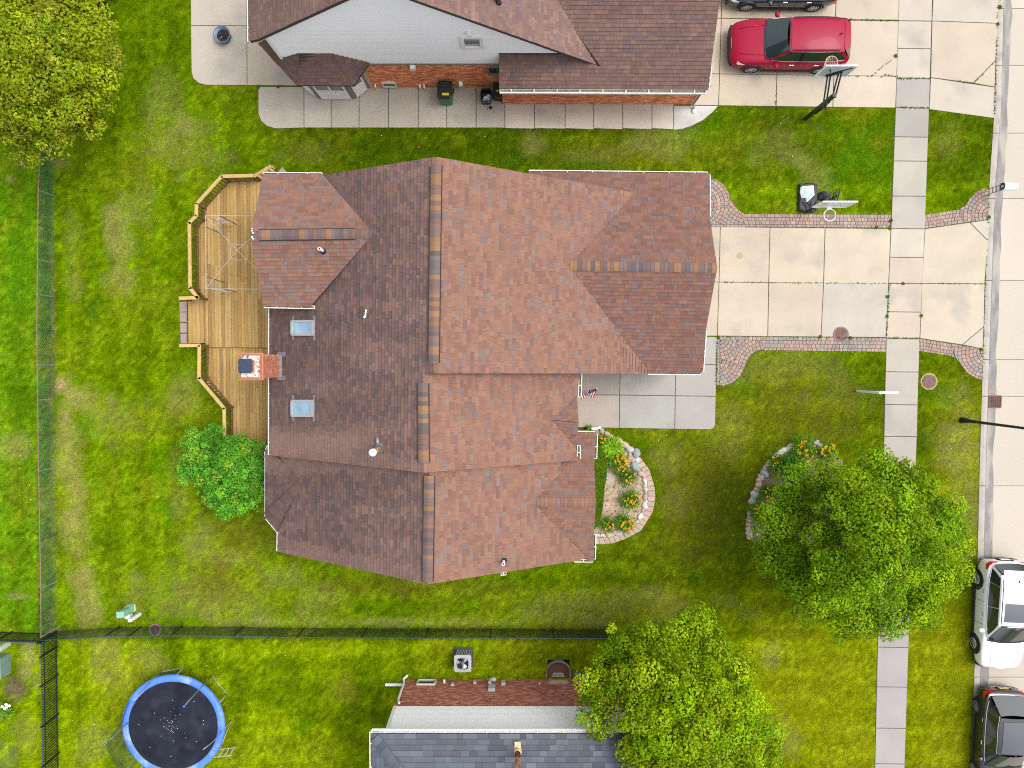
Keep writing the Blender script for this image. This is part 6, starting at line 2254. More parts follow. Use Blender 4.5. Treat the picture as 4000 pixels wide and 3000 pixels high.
# paver edging of the semicircular bed
oe = [(2498, 1782), (2536, 1834), (2556, 1901), (2559, 1940), (2555, 1970), (2548, 2000), (2504, 2071), (2442, 2104), (2394, 2121), (2354, 2125), (2300, 2122)]
ie = [(2478, 1800), (2516, 1850), (2528, 1896), (2530, 1940), (2527, 1968), (2520, 1992), (2483, 2051), (2431, 2081), (2385, 2096), (2350, 2099), (2300, 2098)]
def along(pl, t):
    ls = [math.dist(a, b) for a, b in zip(pl, pl[1:])]
    s = t * sum(ls)
    for (a, b), l in zip(zip(pl, pl[1:]), ls):
        if s <= l:
            return (lerp(a[0], b[0], s / l), lerp(a[1], b[1], s / l))
        s -= l
    return pl[-1]
ed = thing('bed_edging', P(2540, 1950, 0), 'curved edging of tan concrete blocks round the flower bed', 'edging')
nb = 25
for i in range(nb):
    t0, t1 = i / nb, (i + 1) / nb
    m_ = (t0 + t1) / 2
    q = [P2(*along(oe, t0)), P2(*along(oe, m_)), P2(*along(oe, t1)), P2(*along(ie, t1)), P2(*along(ie, t0))]
    g = MB(vary((0.40, 0.305, 0.235), 0.07, 0.02))
    g.prism(inset_convex(q, 0.006), -0.08, 0.085 + random.uniform(-0.006, 0.006), inset=0.012)
    g.build('edging_block', mat('edging_concrete', None, 0.92, n1=(16, 0.1), bump=(70, 0.4, 0.005)), ed)
HARD.append([P2(u, v) for u, v in oe + ie[::-1]])

# rocks
RCOL = {'grey': (0.33, 0.32, 0.30), 'pink': (0.45, 0.335, 0.285), 'white': (0.58, 0.56, 0.50), 'blue-grey': (0.25, 0.30, 0.30), 'tan': (0.47, 0.365, 0.255), 'pale grey': (0.44, 0.43, 0.40)}
M_ROCK = mat('field_stone', None, 0.85, n1=(9, 0.16), n2=(40, 0.14), bump=(22, 0.5, 0.015))
ORD = ['first', 'second', 'third', 'fourth', 'fifth', 'sixth', 'seventh', 'eighth', 'ninth', 'tenth', 'eleventh', 'twelfth', 'thirteenth', 'fourteenth', 'fifteenth', 'sixteenth', 'seventeenth', 'eighteenth', 'nineteenth', 'twentieth',
       'twenty-first', 'twenty-second', 'twenty-third', 'twenty-fourth', 'twenty-fifth', 'twenty-sixth', 'twenty-seventh', 'twenty-eighth', 'twenty-ninth', 'thirtieth', 'thirty-first', 'thirty-second', 'thirty-third', 'thirty-fourth', 'thirty-fifth', 'thirty-sixth', 'thirty-seventh', 'thirty-eighth', 'thirty-ninth', 'fortieth', 'forty-first', 'forty-second', 'forty-third', 'forty-fourth', 'forty-fifth']
def rock(u, v, rx, ry, rot, col, label, group, seed):
    p = P(u, v, 0.1)
    g = MB(vary(RCOL[col], 0.08, 0.03))
    g.ball((p.x, p.y, 0.05), (rx, ry, min(rx, ry) * 0.8), nu=12, nv=8, rz=rot, jit=0.42, seed=seed)
    g.build('rock', M_ROCK, smooth=True, label=label, cat='rock', group=group)
R1 = [(2352, 1685, .10, .16, .2, 'grey'), (2371, 1696, .15, .12, -.3, 'pink'), (2386, 1703, .09, .08, 0, 'grey'), (2418, 1722, .20, .12, -.6, 'pink'), (2440, 1738, .24, .15, -.45, 'pink'), (2461, 1755, .20, .15, -.5, 'pale grey'), (2486, 1771, .19, .21, .3, 'blue-grey'),
      (2472, 1766, .08, .08, 0, 'grey'), (2477, 1775, .08, .09, 0, 'blue-grey'), (2461, 1776, .08, .10, 0, 'tan'), (2469, 1782, .07, .07, 0, 'blue-grey'), (2456, 1787, .07, .09, 0, 'grey'), (2466, 1789, .08, .10, 0, 'pink'), (2482, 1785, .08, .08, 0, 'pale grey'), (2476, 1793, .10, .09, 0, 'tan'),
      (2490, 1797, .10, .12, .6, 'white'), (2473, 1804, .09, .08, 0, 'pink'), (2489, 1811, .07, .09, 0, 'white'), (2480, 1824, .20, .23, .3, 'blue-grey'), (2496, 1835, .07, .06, 0, 'tan'), (2505, 1850, .19, .11, -.5, 'pink'), (2515, 1863, .10, .11, 0, 'pink'), (2520, 1881, .10, .17, .2, 'white'),
      (2521, 1899, .09, .10, 0, 'pale grey'), (2523, 1914, .10, .14, 0, 'pale grey'), (2524, 1928, .06, .06, 0, 'grey'), (2521, 1943, .11, .16, -.2, 'pink'), (2525, 1960, .08, .10, 0, 'pale grey'), (2519, 1976, .11, .19, .1, 'white'), (2513, 1994, .09, .07, 0, 'pink'), (2512, 2004, .08, .08, 0, 'grey'),
      (2501, 2018, .12, .18, -.5, 'white'), (2489, 2039, .11, .08, .5, 'pink'), (2478, 2047, .11, .08, .6, 'blue-grey'), (2462, 2057, .16, .10, .5, 'white'), (2446, 2065, .12, .08, .4, 'pale grey'), (2418, 2080, .17, .13, .4, 'white'), (2403, 2081, .11, .12, .3, 'pink'), (2394, 2089, .10, .10, 0, 'pink'),
      (2378, 2088, .17, .15, 0, 'tan'), (2362, 2095, .11, .08, .2, 'tan'), (2352, 2091, .11, .09, .2, 'white'), (2339, 2092, .13, .06, 0, 'white'), (2327, 2091, .09, .09, 0, 'grey')]
for i, (u, v, a, c, t, col) in enumerate(R1):
    sz = 'big' if max(a, c) > 0.15 else 'small' if max(a, c) < 0.09 else 'medium'
    rock(u, v, a, c, t, col, '%s %s stone, %s from the porch round the semicircular bed' % (sz, col, ORD[i]), 'stones round the semicircular bed', i)
R2 = [(3204, 1744, .13, .10, .3, 'grey'), (3197, 1737, .12, .10, .2, 'grey'), (3188, 1729, .14, .09, .5, 'grey'), (3088, 1744, .17, .12, .4, 'pale grey'), (3079, 1755, .14, .13, 0, 'white'), (3064, 1760, .16, .13, .7, 'white'), (3053, 1768, .15, .13, .3, 'white'), (3040, 1775, .14, .10, 0, 'pale grey'), (3029, 1783, .12, .11, 0, 'grey'),
      (3000, 1812, .11, .19, -.6, 'tan'), (2990, 1831, .11, .15, 0, 'grey'), (2985, 1850, .20, .20, .4, 'blue-grey'), (2973, 1866, .16, .17, 0, 'pink'), (2964, 1879, .14, .15, 0, 'pink'), (2965, 1897, .16, .16, .3, 'tan'), (2958, 1912, .14, .13, 0, 'pink'), (2951, 1930, .19, .16, 0, 'pale grey'), (2944, 1945, .13, .13, 0, 'pale grey'), (2937, 1959, .15, .15, 0, 'pale grey'),
      (2930, 2004, .12, .14, 0, 'grey'), (2929, 2018, .12, .10, 0, 'pink'), (2927, 2032, .14, .10, 0, 'pink'), (2924, 2049, .11, .12, 0, 'pink'), (2921, 2065, .11, .10, 0, 'pink'), (2927, 2081, .15, .14, 0, 'pale grey'), (2929, 2097, .13, .12, 0, 'pink')]
for i, (u, v, a, c, t, col) in enumerate(R2):
    rock(u, v, a, c, t, col, '%s stone, %s from the top along the bed under the tree' % (col, ORD[i]), 'stones round the bed under the tree', 100 + i)
for i, (u, v, a, c, col, lab) in enumerate(((3103, 1867, .16, .2, 'tan', 'tan boulder lying on the soil inside the bed under the tree'), (3117, 1943, .2, .25, 'grey', 'grey boulder half hidden by the round tree inside its bed'), (3038, 1936, .14, .14, 'pale grey', 'pale grey stone among the daylilies inside the bed under the tree'))):
    rock(u, v, a, c, 0.3, col, lab, None, 200 + i)

# daylilies
def strap_clump(name, label, u, v, r, n, cols, flowers, seed, cat='plant', fl_dir=(0, 0), width=0.022, group='daylily clumps', h=0.42):
    R = np.random.default_rng(seed)
    c = P(u, v, 0.03)
    root = thing(name, (c.x, c.y, 0.03), label, cat, group)
    t = R.uniform(0, 2 * np.pi, n)
    L = r * R.uniform(0.55, 1.12, n)
    hh = h * R.uniform(0.6, 1.15, n)
    b0 = np.stack([c.x + R.normal(0, r * 0.22, n), c.y + R.normal(0, r * 0.22, n), np.full(n, 0.02)], 1)
    d = np.stack([np.cos(t), np.sin(t), np.zeros(n)], 1)
    s = np.stack([-np.sin(t), np.cos(t), np.zeros(n)], 1)
    w = width * R.uniform(0.7, 1.3, n)[:, None]
    prof = [(0.0, 0.0, 0.7), (0.35, 0.8, 1.0), (0.7, 1.0, 0.8), (1.05, 0.75, 0.12)]
    Vs, Cs = [], []
    cols = np.array(cols)
    cc = cols[R.integers(len(cols), size=n)] * R.uniform(0.75, 1.25, (n, 1))
    pts = [(b0 + d * (L * a)[:, None] + np.array([0, 0, 1.0]) * (hh * z)[:, None], w * k) for a, z, k in prof]
    for (p, wa), (q, wb_) in zip(pts, pts[1:]):
        Vs.append(np.stack([p - s * wa / 2, p + s * wa / 2, q + s * wb_ / 2, q - s * wb_ / 2], 1))
        Cs.append(cc)
    fast_quads('foliage', np.concatenate(Vs), np.concatenate(Cs), M_LEAF, root)
    for k in range(flowers):
        a, rad = R.uniform(0, 6.28), r * 0.75 * math.sqrt(R.random())
        fx, fy, fz = c.x + rad * math.cos(a) + fl_dir[0] * r, c.y + rad * math.sin(a) + fl_dir[1] * r, h * R.uniform(1.0, 1.35)
        g = MB(vary((0.80, 0.44, 0.015), 0.12, 0.08))
        fr = R.uniform(0.04, 0.062)
        tx, ty = R.normal(0, 0.35), R.normal(0, 0.35)
        for j in range(6):
            t_ = 2 * math.pi * j / 6 + R.random() * 0.3
            e = lambda rr_, aa, zz: (fx + rr_ * math.cos(aa), fy + rr_ * math.sin(aa), fz + zz + tx * rr_ * math.cos(aa) + ty * rr_ * math.sin(aa))
            g.add([(fx, fy, fz - 0.03), e(fr * 0.6, t_ - 0.42, 0.012), e(fr, t_, 0.0), e(fr * 0.6, t_ + 0.42, 0.012)], [(0, 1, 2, 3)])
        g.build('flower', mat('lily_petal', None, 0.6, trans=0.2), root)
    return root
LC = [(0.080, 0.216, 0.014), (0.112, 0.264, 0.017), (0.144, 0.304, 0.022), (0.064, 0.176, 0.014)]
HC = [(0.208, 0.390, 0.018), (0.260, 0.455, 0.024), (0.169, 0.338, 0.018)]
strap_clump('daylily', 'daylily clump crowded with yellow flowers below the hosta', 2408, 1800, 0.50, 230, LC, 40, 1, fl_dir=(0.42, 0.0))
strap_clump('daylily', 'daylily with few yellow flowers in the middle of the semicircular bed', 2448, 1858, 0.42, 190, [(0.09, 0.20, 0.02), (0.12, 0.24, 0.03), (0.07, 0.16, 0.016)], 12, 2, fl_dir=(0.25, 0.0))
strap_clump('daylily', 'large daylily mound beside the stones on the right of the semicircular bed', 2460, 1948, 0.46, 240, LC, 26, 3, fl_dir=(0.15, -0.1))
strap_clump('daylily', 'daylily in the lower part of the semicircular bed next to the white stone', 2436, 2035, 0.44, 210, LC, 34, 4, fl_dir=(0.25, -0.1))
strap_clump('daylily', 'small dark daylily nearest the house at the bed bottom', 2370, 2043, 0.36, 150, LC, 8, 5, fl_dir=(0.15, -0.2))
strap_clump('daylily', 'narrow daylily squeezed between the roof gutter and the hosta', 2346, 1716, 0.30, 90, LC, 6, 6, fl_dir=(0.3, -0.1))
strap_clump('hosta', 'bright lime-green hosta at the top of the semicircular bed', 2388, 1748, 0.48, 150, HC, 0, 7, width=0.10, group=None, h=0.40)
strap_clump('hosta', 'green hosta leaves peeping out beside the porch walk', 2300, 1676, 0.20, 30, [(0.09, 0.22, 0.03)], 0, 8, width=0.07, group=None, h=0.3)
strap_clump('daylily', 'big daylily clump at the top of the bed under the tree', 3128, 1748, 0.58, 280, LC, 34, 9, fl_dir=(0.1, 0.0))
strap_clump('daylily', 'daylily with orange flowers at the top right of the bed under the tree', 3218, 1764, 0.46, 170, LC, 26, 10, fl_dir=(0.1, 0.1))
strap_clump('daylily', 'daylily by the grey boulder on the upper left of the tree bed', 3028, 1806, 0.48, 220, LC, 14, 11, fl_dir=(0.1, 0.2))
strap_clump('daylily', 'daylily with small flowers midway down the left of the tree bed', 2995, 1920, 0.45, 200, LC, 22, 12, fl_dir=(0.2, 0.0))
strap_clump('daylily', 'daylily at the lower left of the tree bed under the branches', 2952, 1990, 0.46, 200, LC, 12, 13, fl_dir=(0.1, 0.1))
tree('bed_shrub', 'dark-green low shrub among daylilies at the top of the tree bed', (3090, 1820), LB([(3080, 1810, 0.4, 0.42), (3115, 1820, 0.45, 0.42), (3095, 1840, 0.4, 0.4)]), 0.03, 0.15, 71, cat='shrub', per_lobe=60, clump_n=40, leaf=0.085, asp=0.6,
     cols=[(0.053, 0.184, 0.019), (0.068, 0.224, 0.024), (0.090, 0.264, 0.024)], clump_r=0.16, sprigs=0.2, floor=0.05)
# low clipped hedge against the front wall
R = np.random.default_rng(5)
hp = [P2(u, v, 0.45) for u, v in ((2310, 1735), (2352, 1750), (2374, 1800), (2370, 1860), (2362, 1900), (2358, 1960), (2352, 2000), (2340, 2050), (2318, 2075), (2290, 2080), (2290, 1735))]
xs, ys_2 = [p[0] for p in hp], [p[1] for p in hp]
N = 26000
px_, py_ = R.uniform(min(xs), max(xs), N), R.uniform(min(ys_2), max(ys_2), N)
ok = inside_np(px_, py_, hp)
px_, py_ = px_[ok], py_[ok]
pz_ = 0.44 + 0.06 * fbm(px_ * 4, py_ * 4, 3) - np.abs(R.normal(0, 0.05, len(px_)))
pos = np.stack([px_, py_, pz_], 1)
nn = unit(R.normal(size=(len(pos), 3)) * 0.55 + np.array([0, 0, 1.0]))
k = fbm(px_ * 3, py_ * 3, 3)
cc = np.array([0.10, 0.19, 0.008]) * (0.6 + 0.9 * k)[:, None] * R.uniform(0.7, 1.3, (len(pos), 1))
cc[R.random(len(pos)) < 0.03] = (0.22, 0.24, 0.02)
hc = P(2335, 1900, 0)
hg = thing('hedge', (hc.x, hc.y, 0), 'low clipped green hedge along the front wall of the house', 'hedge')
fast_quads('foliage', leaves(pos, nn, 0.055, 0.5, cc, R), cc, M_LEAF, hg)
g = MB(); g.prism(hp, 0.0, 0.40); g.build('inner_twigs', mat('hedge_core', (0.02, 0.04, 0.005), 0.95, n1=(14, 0.4)), hg)
# ornaments in the bed
c = P(2378, 1869, 0.06)
g = MB(); g.lathe((c.x, c.y, 0), [(0.26, -0.02), (0.26, 0.055), (0.235, 0.07), (0.0, 0.07)], 28)
g.build('stone_disc', mat('disc_stone', (0.40, 0.335, 0.27), 0.9, n1=(12, 0.12)), smooth=False, label='round tan stepping stone beside the hedge', cat='stepping stone')
c = P(2366, 1868, 0.15)
gl = thing('gazing_ball', (c.x, c.y, 0.07), 'small blue and white glass ball on a round stone by the hedge', 'garden ornament')
g = MB(); g.ball((c.x, c.y, 0.18), 0.10, nu=16, nv=10); g.build('ball', mat('blue_glass', (0.05, 0.11, 0.30), 0.1, spec=0.8, coat=1.0), gl, smooth=True)
g = MB(); g.lathe((c.x, c.y, 0.07), [(0.06, 0), (0.045, 0.03), (0.07, 0.05)], 14); g.build('stand', M_BLACK, gl)
g = MB()
for t in (0.4, 2.5, 4.4): g.ball((c.x + 0.05 * math.cos(t), c.y + 0.05 * math.sin(t), 0.255), (0.035, 0.025, 0.02))
g.build('white_swirl', M_WHITE, gl, smooth=True)
c = P(2367, 1973, 0.06)
sl = thing('engraved_stone', (c.x, c.y, 0.03), 'square pink stone slab with a dark carved mark by the hedge', 'stepping stone')
g = MB(); g.prism([P2(2354, 1960), P2(2379, 1961), P2(2379, 1986), P2(2353, 1986)], -0.02, 0.07, inset=0.01); g.build('slab', mat('pink_slab', (0.47, 0.335, 0.27), 0.9, n1=(14, 0.1)), sl)
g = MB(); g.tube([(c.x - 0.02, c.y + 0.07, 0.073), (c.x - 0.06, c.y + 0.01, 0.074), (c.x + 0.0, c.y - 0.02, 0.074), (c.x + 0.05, c.y - 0.05, 0.073)], 0.011, 5); g.tube([(c.x - 0.01, c.y - 0.02, 0.074), (c.x - 0.06, c.y - 0.09, 0.073)], 0.011, 5)
g.build('carved_mark', M_BLACK, sl)
g = MB(); g.beam(P(2310, 1676, 0.15), P(2346, 1670, 0.10), 0.10, 0.08); g.build('downpipe_spout', M_WHITE, label='white downpipe spout lying beside the porch walk', cat='downpipe')
c = P(2358, 2060, 0.045)
g = MB(); g.lathe((c.x, c.y, 0), [(0.19, 0.0), (0.19, 0.05), (0.0, 0.055)], 24); g.build('stone_disc', mat('disc_stone', (0.40, 0.335, 0.27), 0.9), label='round tan stepping stone at the foot of the hedge', cat='stepping stone')
# white flowers and small plants at the left edge
strap_clump('garden_plant', 'small leafy plant with white flowers at the left edge', 22, 2770, 0.38, 130, [(0.10, 0.22, 0.02), (0.14, 0.27, 0.03)], 0, 15, width=0.06, group=None, h=0.3)
g = MB()
for u, v in ((8, 2760), (24, 2764), (24, 2752), (36, 2757), (18, 2768)):
    c = P(u, v, 0.4); g.ball(c, (0.07, 0.06, 0.04), jit=0.3, seed=u)
g.build('white_flower_heads', mat('petal_white', (0.75, 0.75, 0.7), 0.8), smooth=True, label='cluster of white flower heads above the plant at the left edge', cat='flowers')
# ================================================================== cars
M_TYRE = mat('tyre', (0.018, 0.018, 0.019), 0.85, n1=(20, 0.2))
M_RIMM = mat('alloy', (0.62, 0.63, 0.65), 0.3, metal=0.8)
M_CLAD = mat('black_cladding', (0.02, 0.02, 0.022), 0.6)
M_CARG = mat('car_glass', (0.012, 0.018, 0.020), 0.04, spec=0.9, coat=0.6)
M_CHROME = mat('chrome', (0.75, 0.76, 0.78), 0.15, metal=0.9)
M_LAMPR = mat('tail_lamp', (0.55, 0.01, 0.01), 0.15, coat=0.8)
M_LAMPW = mat('head_lamp', (0.60, 0.63, 0.66), 0.1, coat=0.8)

def car(label, loc, heading, paint, L=4.75, W=1.89, Ht=1.68, cat='car', style='suv', windscreen=None, roofm=None, sunroof=False, name='parked_car', rails=True, chrome=True, emblem=None, plate=None):
    x0, y0, z0 = loc
    root = thing(name, loc, label, cat, 'parked cars')
    ch, shh = math.cos(heading), math.sin(heading)
    def T(p):
        return Vector((x0 + p[0] * ch - p[1] * shh, y0 + p[0] * shh + p[1] * ch, z0 + p[2]))
    kx, ky, kz = L / 4.75, W / 1.89, Ht / 1.68
    def S(x, y, z):
        return T((x * kx, y * ky, z * kz))
    def mesh(rows, name_, m, parent=root, smooth=True, sub=0, close=False, flip=False):
        g = MB()
        g.grid([[S(*p) for p in r] for r in rows], flip=flip)
        o = g.build(name_, m, parent, smooth=smooth)
        if sub:
            md = o.modifiers.new('s', 'SUBSURF'); md.levels = sub; md.render_levels = sub
        return o
    # lower body stations: x, half width, bottom, shoulder, top
    if style == 'suv':
        st = [(2.375, .50, .42, .60, .66), (2.34, .74, .32, .66, .76), (2.20, .865, .27, .74, .86), (1.85, .925, .24, .82, .945), (1.4, .94, .22, .88, 1.00), (0.98, .945, .20, .93, 1.055), (0.3, .945, .20, .95, 1.06),
              (-0.8, .945, .20, .97, 1.07), (-1.6, .94, .22, 1.0, 1.09), (-2.05, .92, .26, 1.02, 1.10), (-2.28, .86, .32, 1.00, 1.10), (-2.36, .74, .40, .90, 1.02)]
    else:
        st = [(2.375, .48, .36, .52, .58), (2.33, .74, .28, .58, .68), (2.15, .865, .24, .66, .78), (1.8, .92, .22, .76, .86), (1.3, .94, .20, .82, .92), (0.9, .945, .19, .87, .97), (0.2, .945, .19, .90, .98),
              (-0.8, .945, .19, .93, 1.0), (-1.5, .94, .20, .96, 1.02), (-1.95, .92, .24, .97, 1.02), (-2.25, .85, .30, .95, 1.0), (-2.36, .70, .38, .80, .90)]
    def section(s):
        x, w, b, sh_, t = s
        half = [(w * .90, b), (w * .985, b + .10), (w, (b + sh_) / 2), (w * .985, sh_ - .04), (w * .955, sh_ + .02), (w * .86, t - .025), (w * .55, t), (w * .28, t + .012), (0, t + .018)]
        return [(x, y, z) for y, z in half] + [(x, -y, z) for y, z in half[-2::-1]]
    rows = [section(s) for s in st]
    front = [(rows[0][i][0] + .015, rows[0][i][1] * .5, lerp(rows[0][i][2], .52, .5)) for i in range(17)]
    back = [(rows[-1][i][0] - .015, rows[-1][i][1] * .5, lerp(rows[-1][i][2], .72, .5)) for i in range(17)]
    body = mesh([front] + rows + [back], 'body', paint, sub=2, flip=False)
    g = MB()
    g.prism([tuple(S(x, y, 0)[:2]) for x, y in ((2.25, .7), (2.25, -.7), (-2.25, -.7), (-2.25, .7))], z0 + 0.17 * kz, z0 + 0.45 * kz)
    g.build('underbody', M_CLAD, root)
    # greenhouse
    if style == 'suv':
        cow, ws_t, rf_r, rg_b = (1.02, .74, 1.045), (.28, .60, 1.60), (-1.92, .585, 1.575), (-2.30, .70, 1.10)
        zr = 1.665
    else:
        cow, ws_t, rf_r, rg_b = (0.92, .74, .965), (.16, .56, 1.56), (-1.45, .55, 1.54), (-2.18, .68, 1.02)
        zr = 1.65
    zb = cow[2] - .01
    base_w = .875
    xs_ = [cow[0] - .02, .75, .35, 0, -.5, -1.0, -1.5, -1.85, rg_b[0] + .08]
    def top_w(x):
        return interp(-x, [(-ws_t[0], ws_t[1] + .03), (0.5, .645), (1.2, .64), (-rf_r[0], rf_r[1] + .02)])
    def top_z(x):
        return interp(-x, [(-ws_t[0], ws_t[2]), (0.3, zr - .015), (1.0, zr), (1.5, zr - .015), (-rf_r[0], rf_r[2])])
    # roof panel
    rr_ = []
    nx = 9
    for i in range(nx):
        x = lerp(ws_t[0], rf_r[0], i / (nx - 1))
        w_, z_ = top_w(x), top_z(x)
        rr_.append([(x, w_ * k, z_ - .055 * abs(k) ** 2.5 + .005) for k in (1.06, 1.0, .8, .5, .2, 0, -.2, -.5, -.8, -1.0, -1.06)])
    roofo = mesh(rr_, 'roof', roofm or paint)
    # cabin shell with pillars (body colour) under the glass
    def ring_b(t):
        pass
    side = []
    for s_ in (1, -1):
        q = [[(cow[0] - .03, s_ * .80, zb), (ws_t[0] + .02, s_ * (ws_t[1] + .035), ws_t[2] - .05)],
             [(.55, s_ * .86, zb + .005), (.10, s_ * (top_w(.1) + .03), top_z(.1) - .055)],
             [(-.2, s_ * base_w, zb + .01), (-.3, s_ * (top_w(-.3) + .035), top_z(-.3) - .06)],
             [(-1.0, s_ * base_w, zb + .02), (-1.0, s_ * (top_w(-1) + .035), top_z(-1) - .06)],
             [(-1.65, s_ * .86, zb + .04), (-1.5, s_ * (top_w(-1.5) + .03), top_z(-1.5) - .06)],
             [(rg_b[0] + .05, s_ * .77, rg_b[2] - .01), (rf_r[0], s_ * (rf_r[1] + .035), rf_r[2] - .06)]]
        side.append(q)
        mesh([[lerp(Vector(a), Vector(b), t) for t in (0, .5, 1)] for a, b in q], 'cabin_side', paint, flip=(s_ > 0))
        # side glass, set proud of the pillars
        def at(i, f, t):
            a = lerp(Vector(q[i][0]), Vector(q[i + 1][0]), f); b_ = lerp(Vector(q[i][1]), Vector(q[i + 1][1]), f)
            p = lerp(a, b_, t); p.y += s_ * .012
            return p
        if style == 'suv':
            spans = [((0, .30), (2, .28)), ((2, .31), (3, .80)), ((3, .83), (4, .80))]
        else:
            spans = [((0, .30), (2, .28)), ((2, .31), (4, .45))]
        for (i0, f0), (i1, f1) in spans:
            rows_ = []
            a, b_ = i0 + f0, i1 + f1
            for k in range(6):
                v_ = lerp(a, b_, k / 5)
                i = min(int(v_), 4)
                ttop = .90
                if a < 1 and k == 0: ttop = .55
                if b_ > 4 and k == 5: ttop = .40
                rows_.append([at(i, v_ - i, t) for t in (.08, lerp(.08, ttop, .5), ttop)])
            mesh(rows_, 'side_window', M_CARG, flip=(s_ > 0))
        if chrome:
            pts = [S(*at(min(int(v_), 4), v_ - min(int(v_), 4), .05)) for v_ in np.linspace(.3, 4.7, 12)]
            g = MB(); g.tube(pts, .012, 5); g.build('window_trim', M_CHROME, root)
            pts = [S(*at(min(int(v_), 4), v_ - min(int(v_), 4), .95)) for v_ in np.linspace(.6, 4.6, 12)]
            g = MB(); g.tube(pts, .010, 5); g.build('window_trim', M_CHROME, root)
        # mirror, handles, wheels, lamps
        g = MB(); mp = S(.62, s_ * 1.03, 1.02); g.ball(mp, (.10, .13, .08), rz=heading, nu=10, nv=6); g.build('mirror', paint, root, smooth=True)
        for hx in (-.05, -1.05):
            g = MB(); g.box(S(hx, s_ * .955, .90), (.17, .02, .022), heading); g.build('door_handle', M_CHROME if chrome else paint, root)
        for hx in (.42, -.55, -1.45):
            g = MB(); g.tube([S(hx, s_ * .951, .30), S(hx - .02, s_ * .951, .6), S(hx - .03, s_ * .93, .93)], .005, 4); g.build('door_gap', M_CLAD, root)
        for wx in (1.42, -1.42):
            wr = .355 * (1 if style == 'suv' else .93)
            c = T((wx * kx, s_ * (W / 2 - .11), wr))
            ax = T((wx * kx, s_ * (W / 2 + .9), wr)) - c
            ax.normalize()
            fw = Vector((ch, shh, 0)); Z = Vector((0, 0, 1))
            def cyl(r0, o0, r1, o1, g, n=28):
                g.grid([[c + ax * o + (fw * math.cos(2 * math.pi * k / n) + Z * math.sin(2 * math.pi * k / n)) * r for k in range(n + 1)] for r, o in ((r0, o0), (r1, o1))])
            g = MB()
            for (ra, oa), (rb, ob) in zip([(wr * .62, -.11), (wr, -.11), (wr, .10), (wr * .94, .125), (wr * .66, .125)], [(wr, -.11), (wr, .10), (wr * .94, .125), (wr * .66, .125), (wr * .62, .06)]):
                cyl(ra, oa, rb, ob, g)
            wo_ = g.build('wheel', M_TYRE, root)
            g = MB(); cyl(wr * .66, .118, wr * .60, .112, g); cyl(wr * .14, .11, 0.0, .115, g)
            for k in range(10):
                t = 2 * math.pi * k / 10
                dv = fw * math.cos(t) + Z * math.sin(t)
                g.beam(c + ax * .10 + dv * wr * .1, c + ax * .11 + dv * wr * .62, .032, .02, up=ax)
            g.build('alloy_rim', M_RIMM, wo_)
            g = MB(); cyl(wr * .6, .02, 0.0, .02, g); g.build('brake_disc', M_CLAD, wo_)
            # wheel arch
            g = MB()
            rows_ = []
            for k in range(15):
                t = math.pi * k / 14
                dv = fw * math.cos(t) + Z * math.sin(t)
                rows_.append([c + ax * .112 + dv * wr * 1.04 + Z * .0, c + ax * .122 + dv * wr * 1.08, c + ax * .118 + dv * wr * 1.24, c + ax * .05 + dv * wr * 1.26])
            g.grid(rows_); g.build('wheel_arch', M_CLAD, root)
        g = MB(); g.tube([S(1.0, s_ * .93, .27), S(-1.0, s_ * .93, .27)], .045, 6); g.build('sill', M_CLAD if chrome else paint, root)
        g = MB(); 
        g.grid([[S(2.30, s_ * .50, .74), S(2.36, s_ * .50, .66)], [S(2.21, s_ * .72, .79), S(2.28, s_ * .73, .68)], [S(1.98, s_ * .885, .85), S(2.08, s_ * .895, .74)], [S(1.85, s_ * .93, .86), S(1.92, s_ * .935, .80)]], flip=(s_ < 0))
        g.build('headlight', M_LAMPW, root)
        g = MB()
        zt0, zt1 = (.88, 1.06) if style == 'suv' else (.76, .93)
        g.grid([[S(-2.375, s_ * .50, zt0 + .06), S(-2.36, s_ * .48, zt1)], [S(-2.36, s_ * .74, zt0 + .02), S(-2.31, s_ * .74, zt1 + .02)], [S(-2.24, s_ * .90, zt0), S(-2.20, s_ * .875, zt1 + .01)], [S(-2.02, s_ * .94, zt0 + .04), S(-2.02, s_ * .925, zt1 - .02)]], flip=(s_ > 0))
        g.build('tail_light', M_LAMPR, root)
        if rails:
            pts = [S(x, s_ * (top_w(x) + .005), top_z(x) + .02) for x in np.linspace(.15, -1.75, 8)]
            g = MB(); g.tube(pts, .02, 6); g.build('roof_rail', M_CLAD, root)
    # hood creases
    for s_ in (1, -1):
        g = MB(); g.tube([S(2.10, s_ * .50, .885 if style == 'suv' else .795), S(1.6, s_ * .56, .975 if style == 'suv' else .885), S(1.08, s_ * .60, 1.045 if style == 'suv' else .955)], .022, 6); g.build('hood_crease', paint, body, smooth=True)
    # windscreen and rear window
    def screen(a0, a1, nm, bow, m, off):
        rows_ = []
        for i in range(5):
            t = i / 4
            w_, z_ = lerp(a0[1], a1[1], t), lerp(a0[2], a1[2], t)
            x_ = lerp(a0[0], a1[0], t)
            rows_.append([(x_ + bow * (1 - k * k), w_ * k, z_ + off) for k in (-1, -.7, -.35, 0, .35, .7, 1)])
        return mesh(rows_, nm, m, flip=bow < 0)
    screen((cow[0] - .02, .775, zb + .012), (ws_t[0] + .01, ws_t[1] + .02, ws_t[2] - .03), 'windscreen', .10, windscreen or M_CARG, .02)
    screen((rg_b[0] + .02, .70, rg_b[2] + .03), (rf_r[0] - .03, rf_r[1], rf_r[2] - .05), 'rear_window', -.06, M_CARG, .01)
    g = MB(); g.tube([S(cow[0] + .02 + .09 * (1 - k * k), .78 * k, zb + .01) for k in np.linspace(-1, 1, 9)], .028, 6); g.build('wiper_cowl', M_CLAD, root)
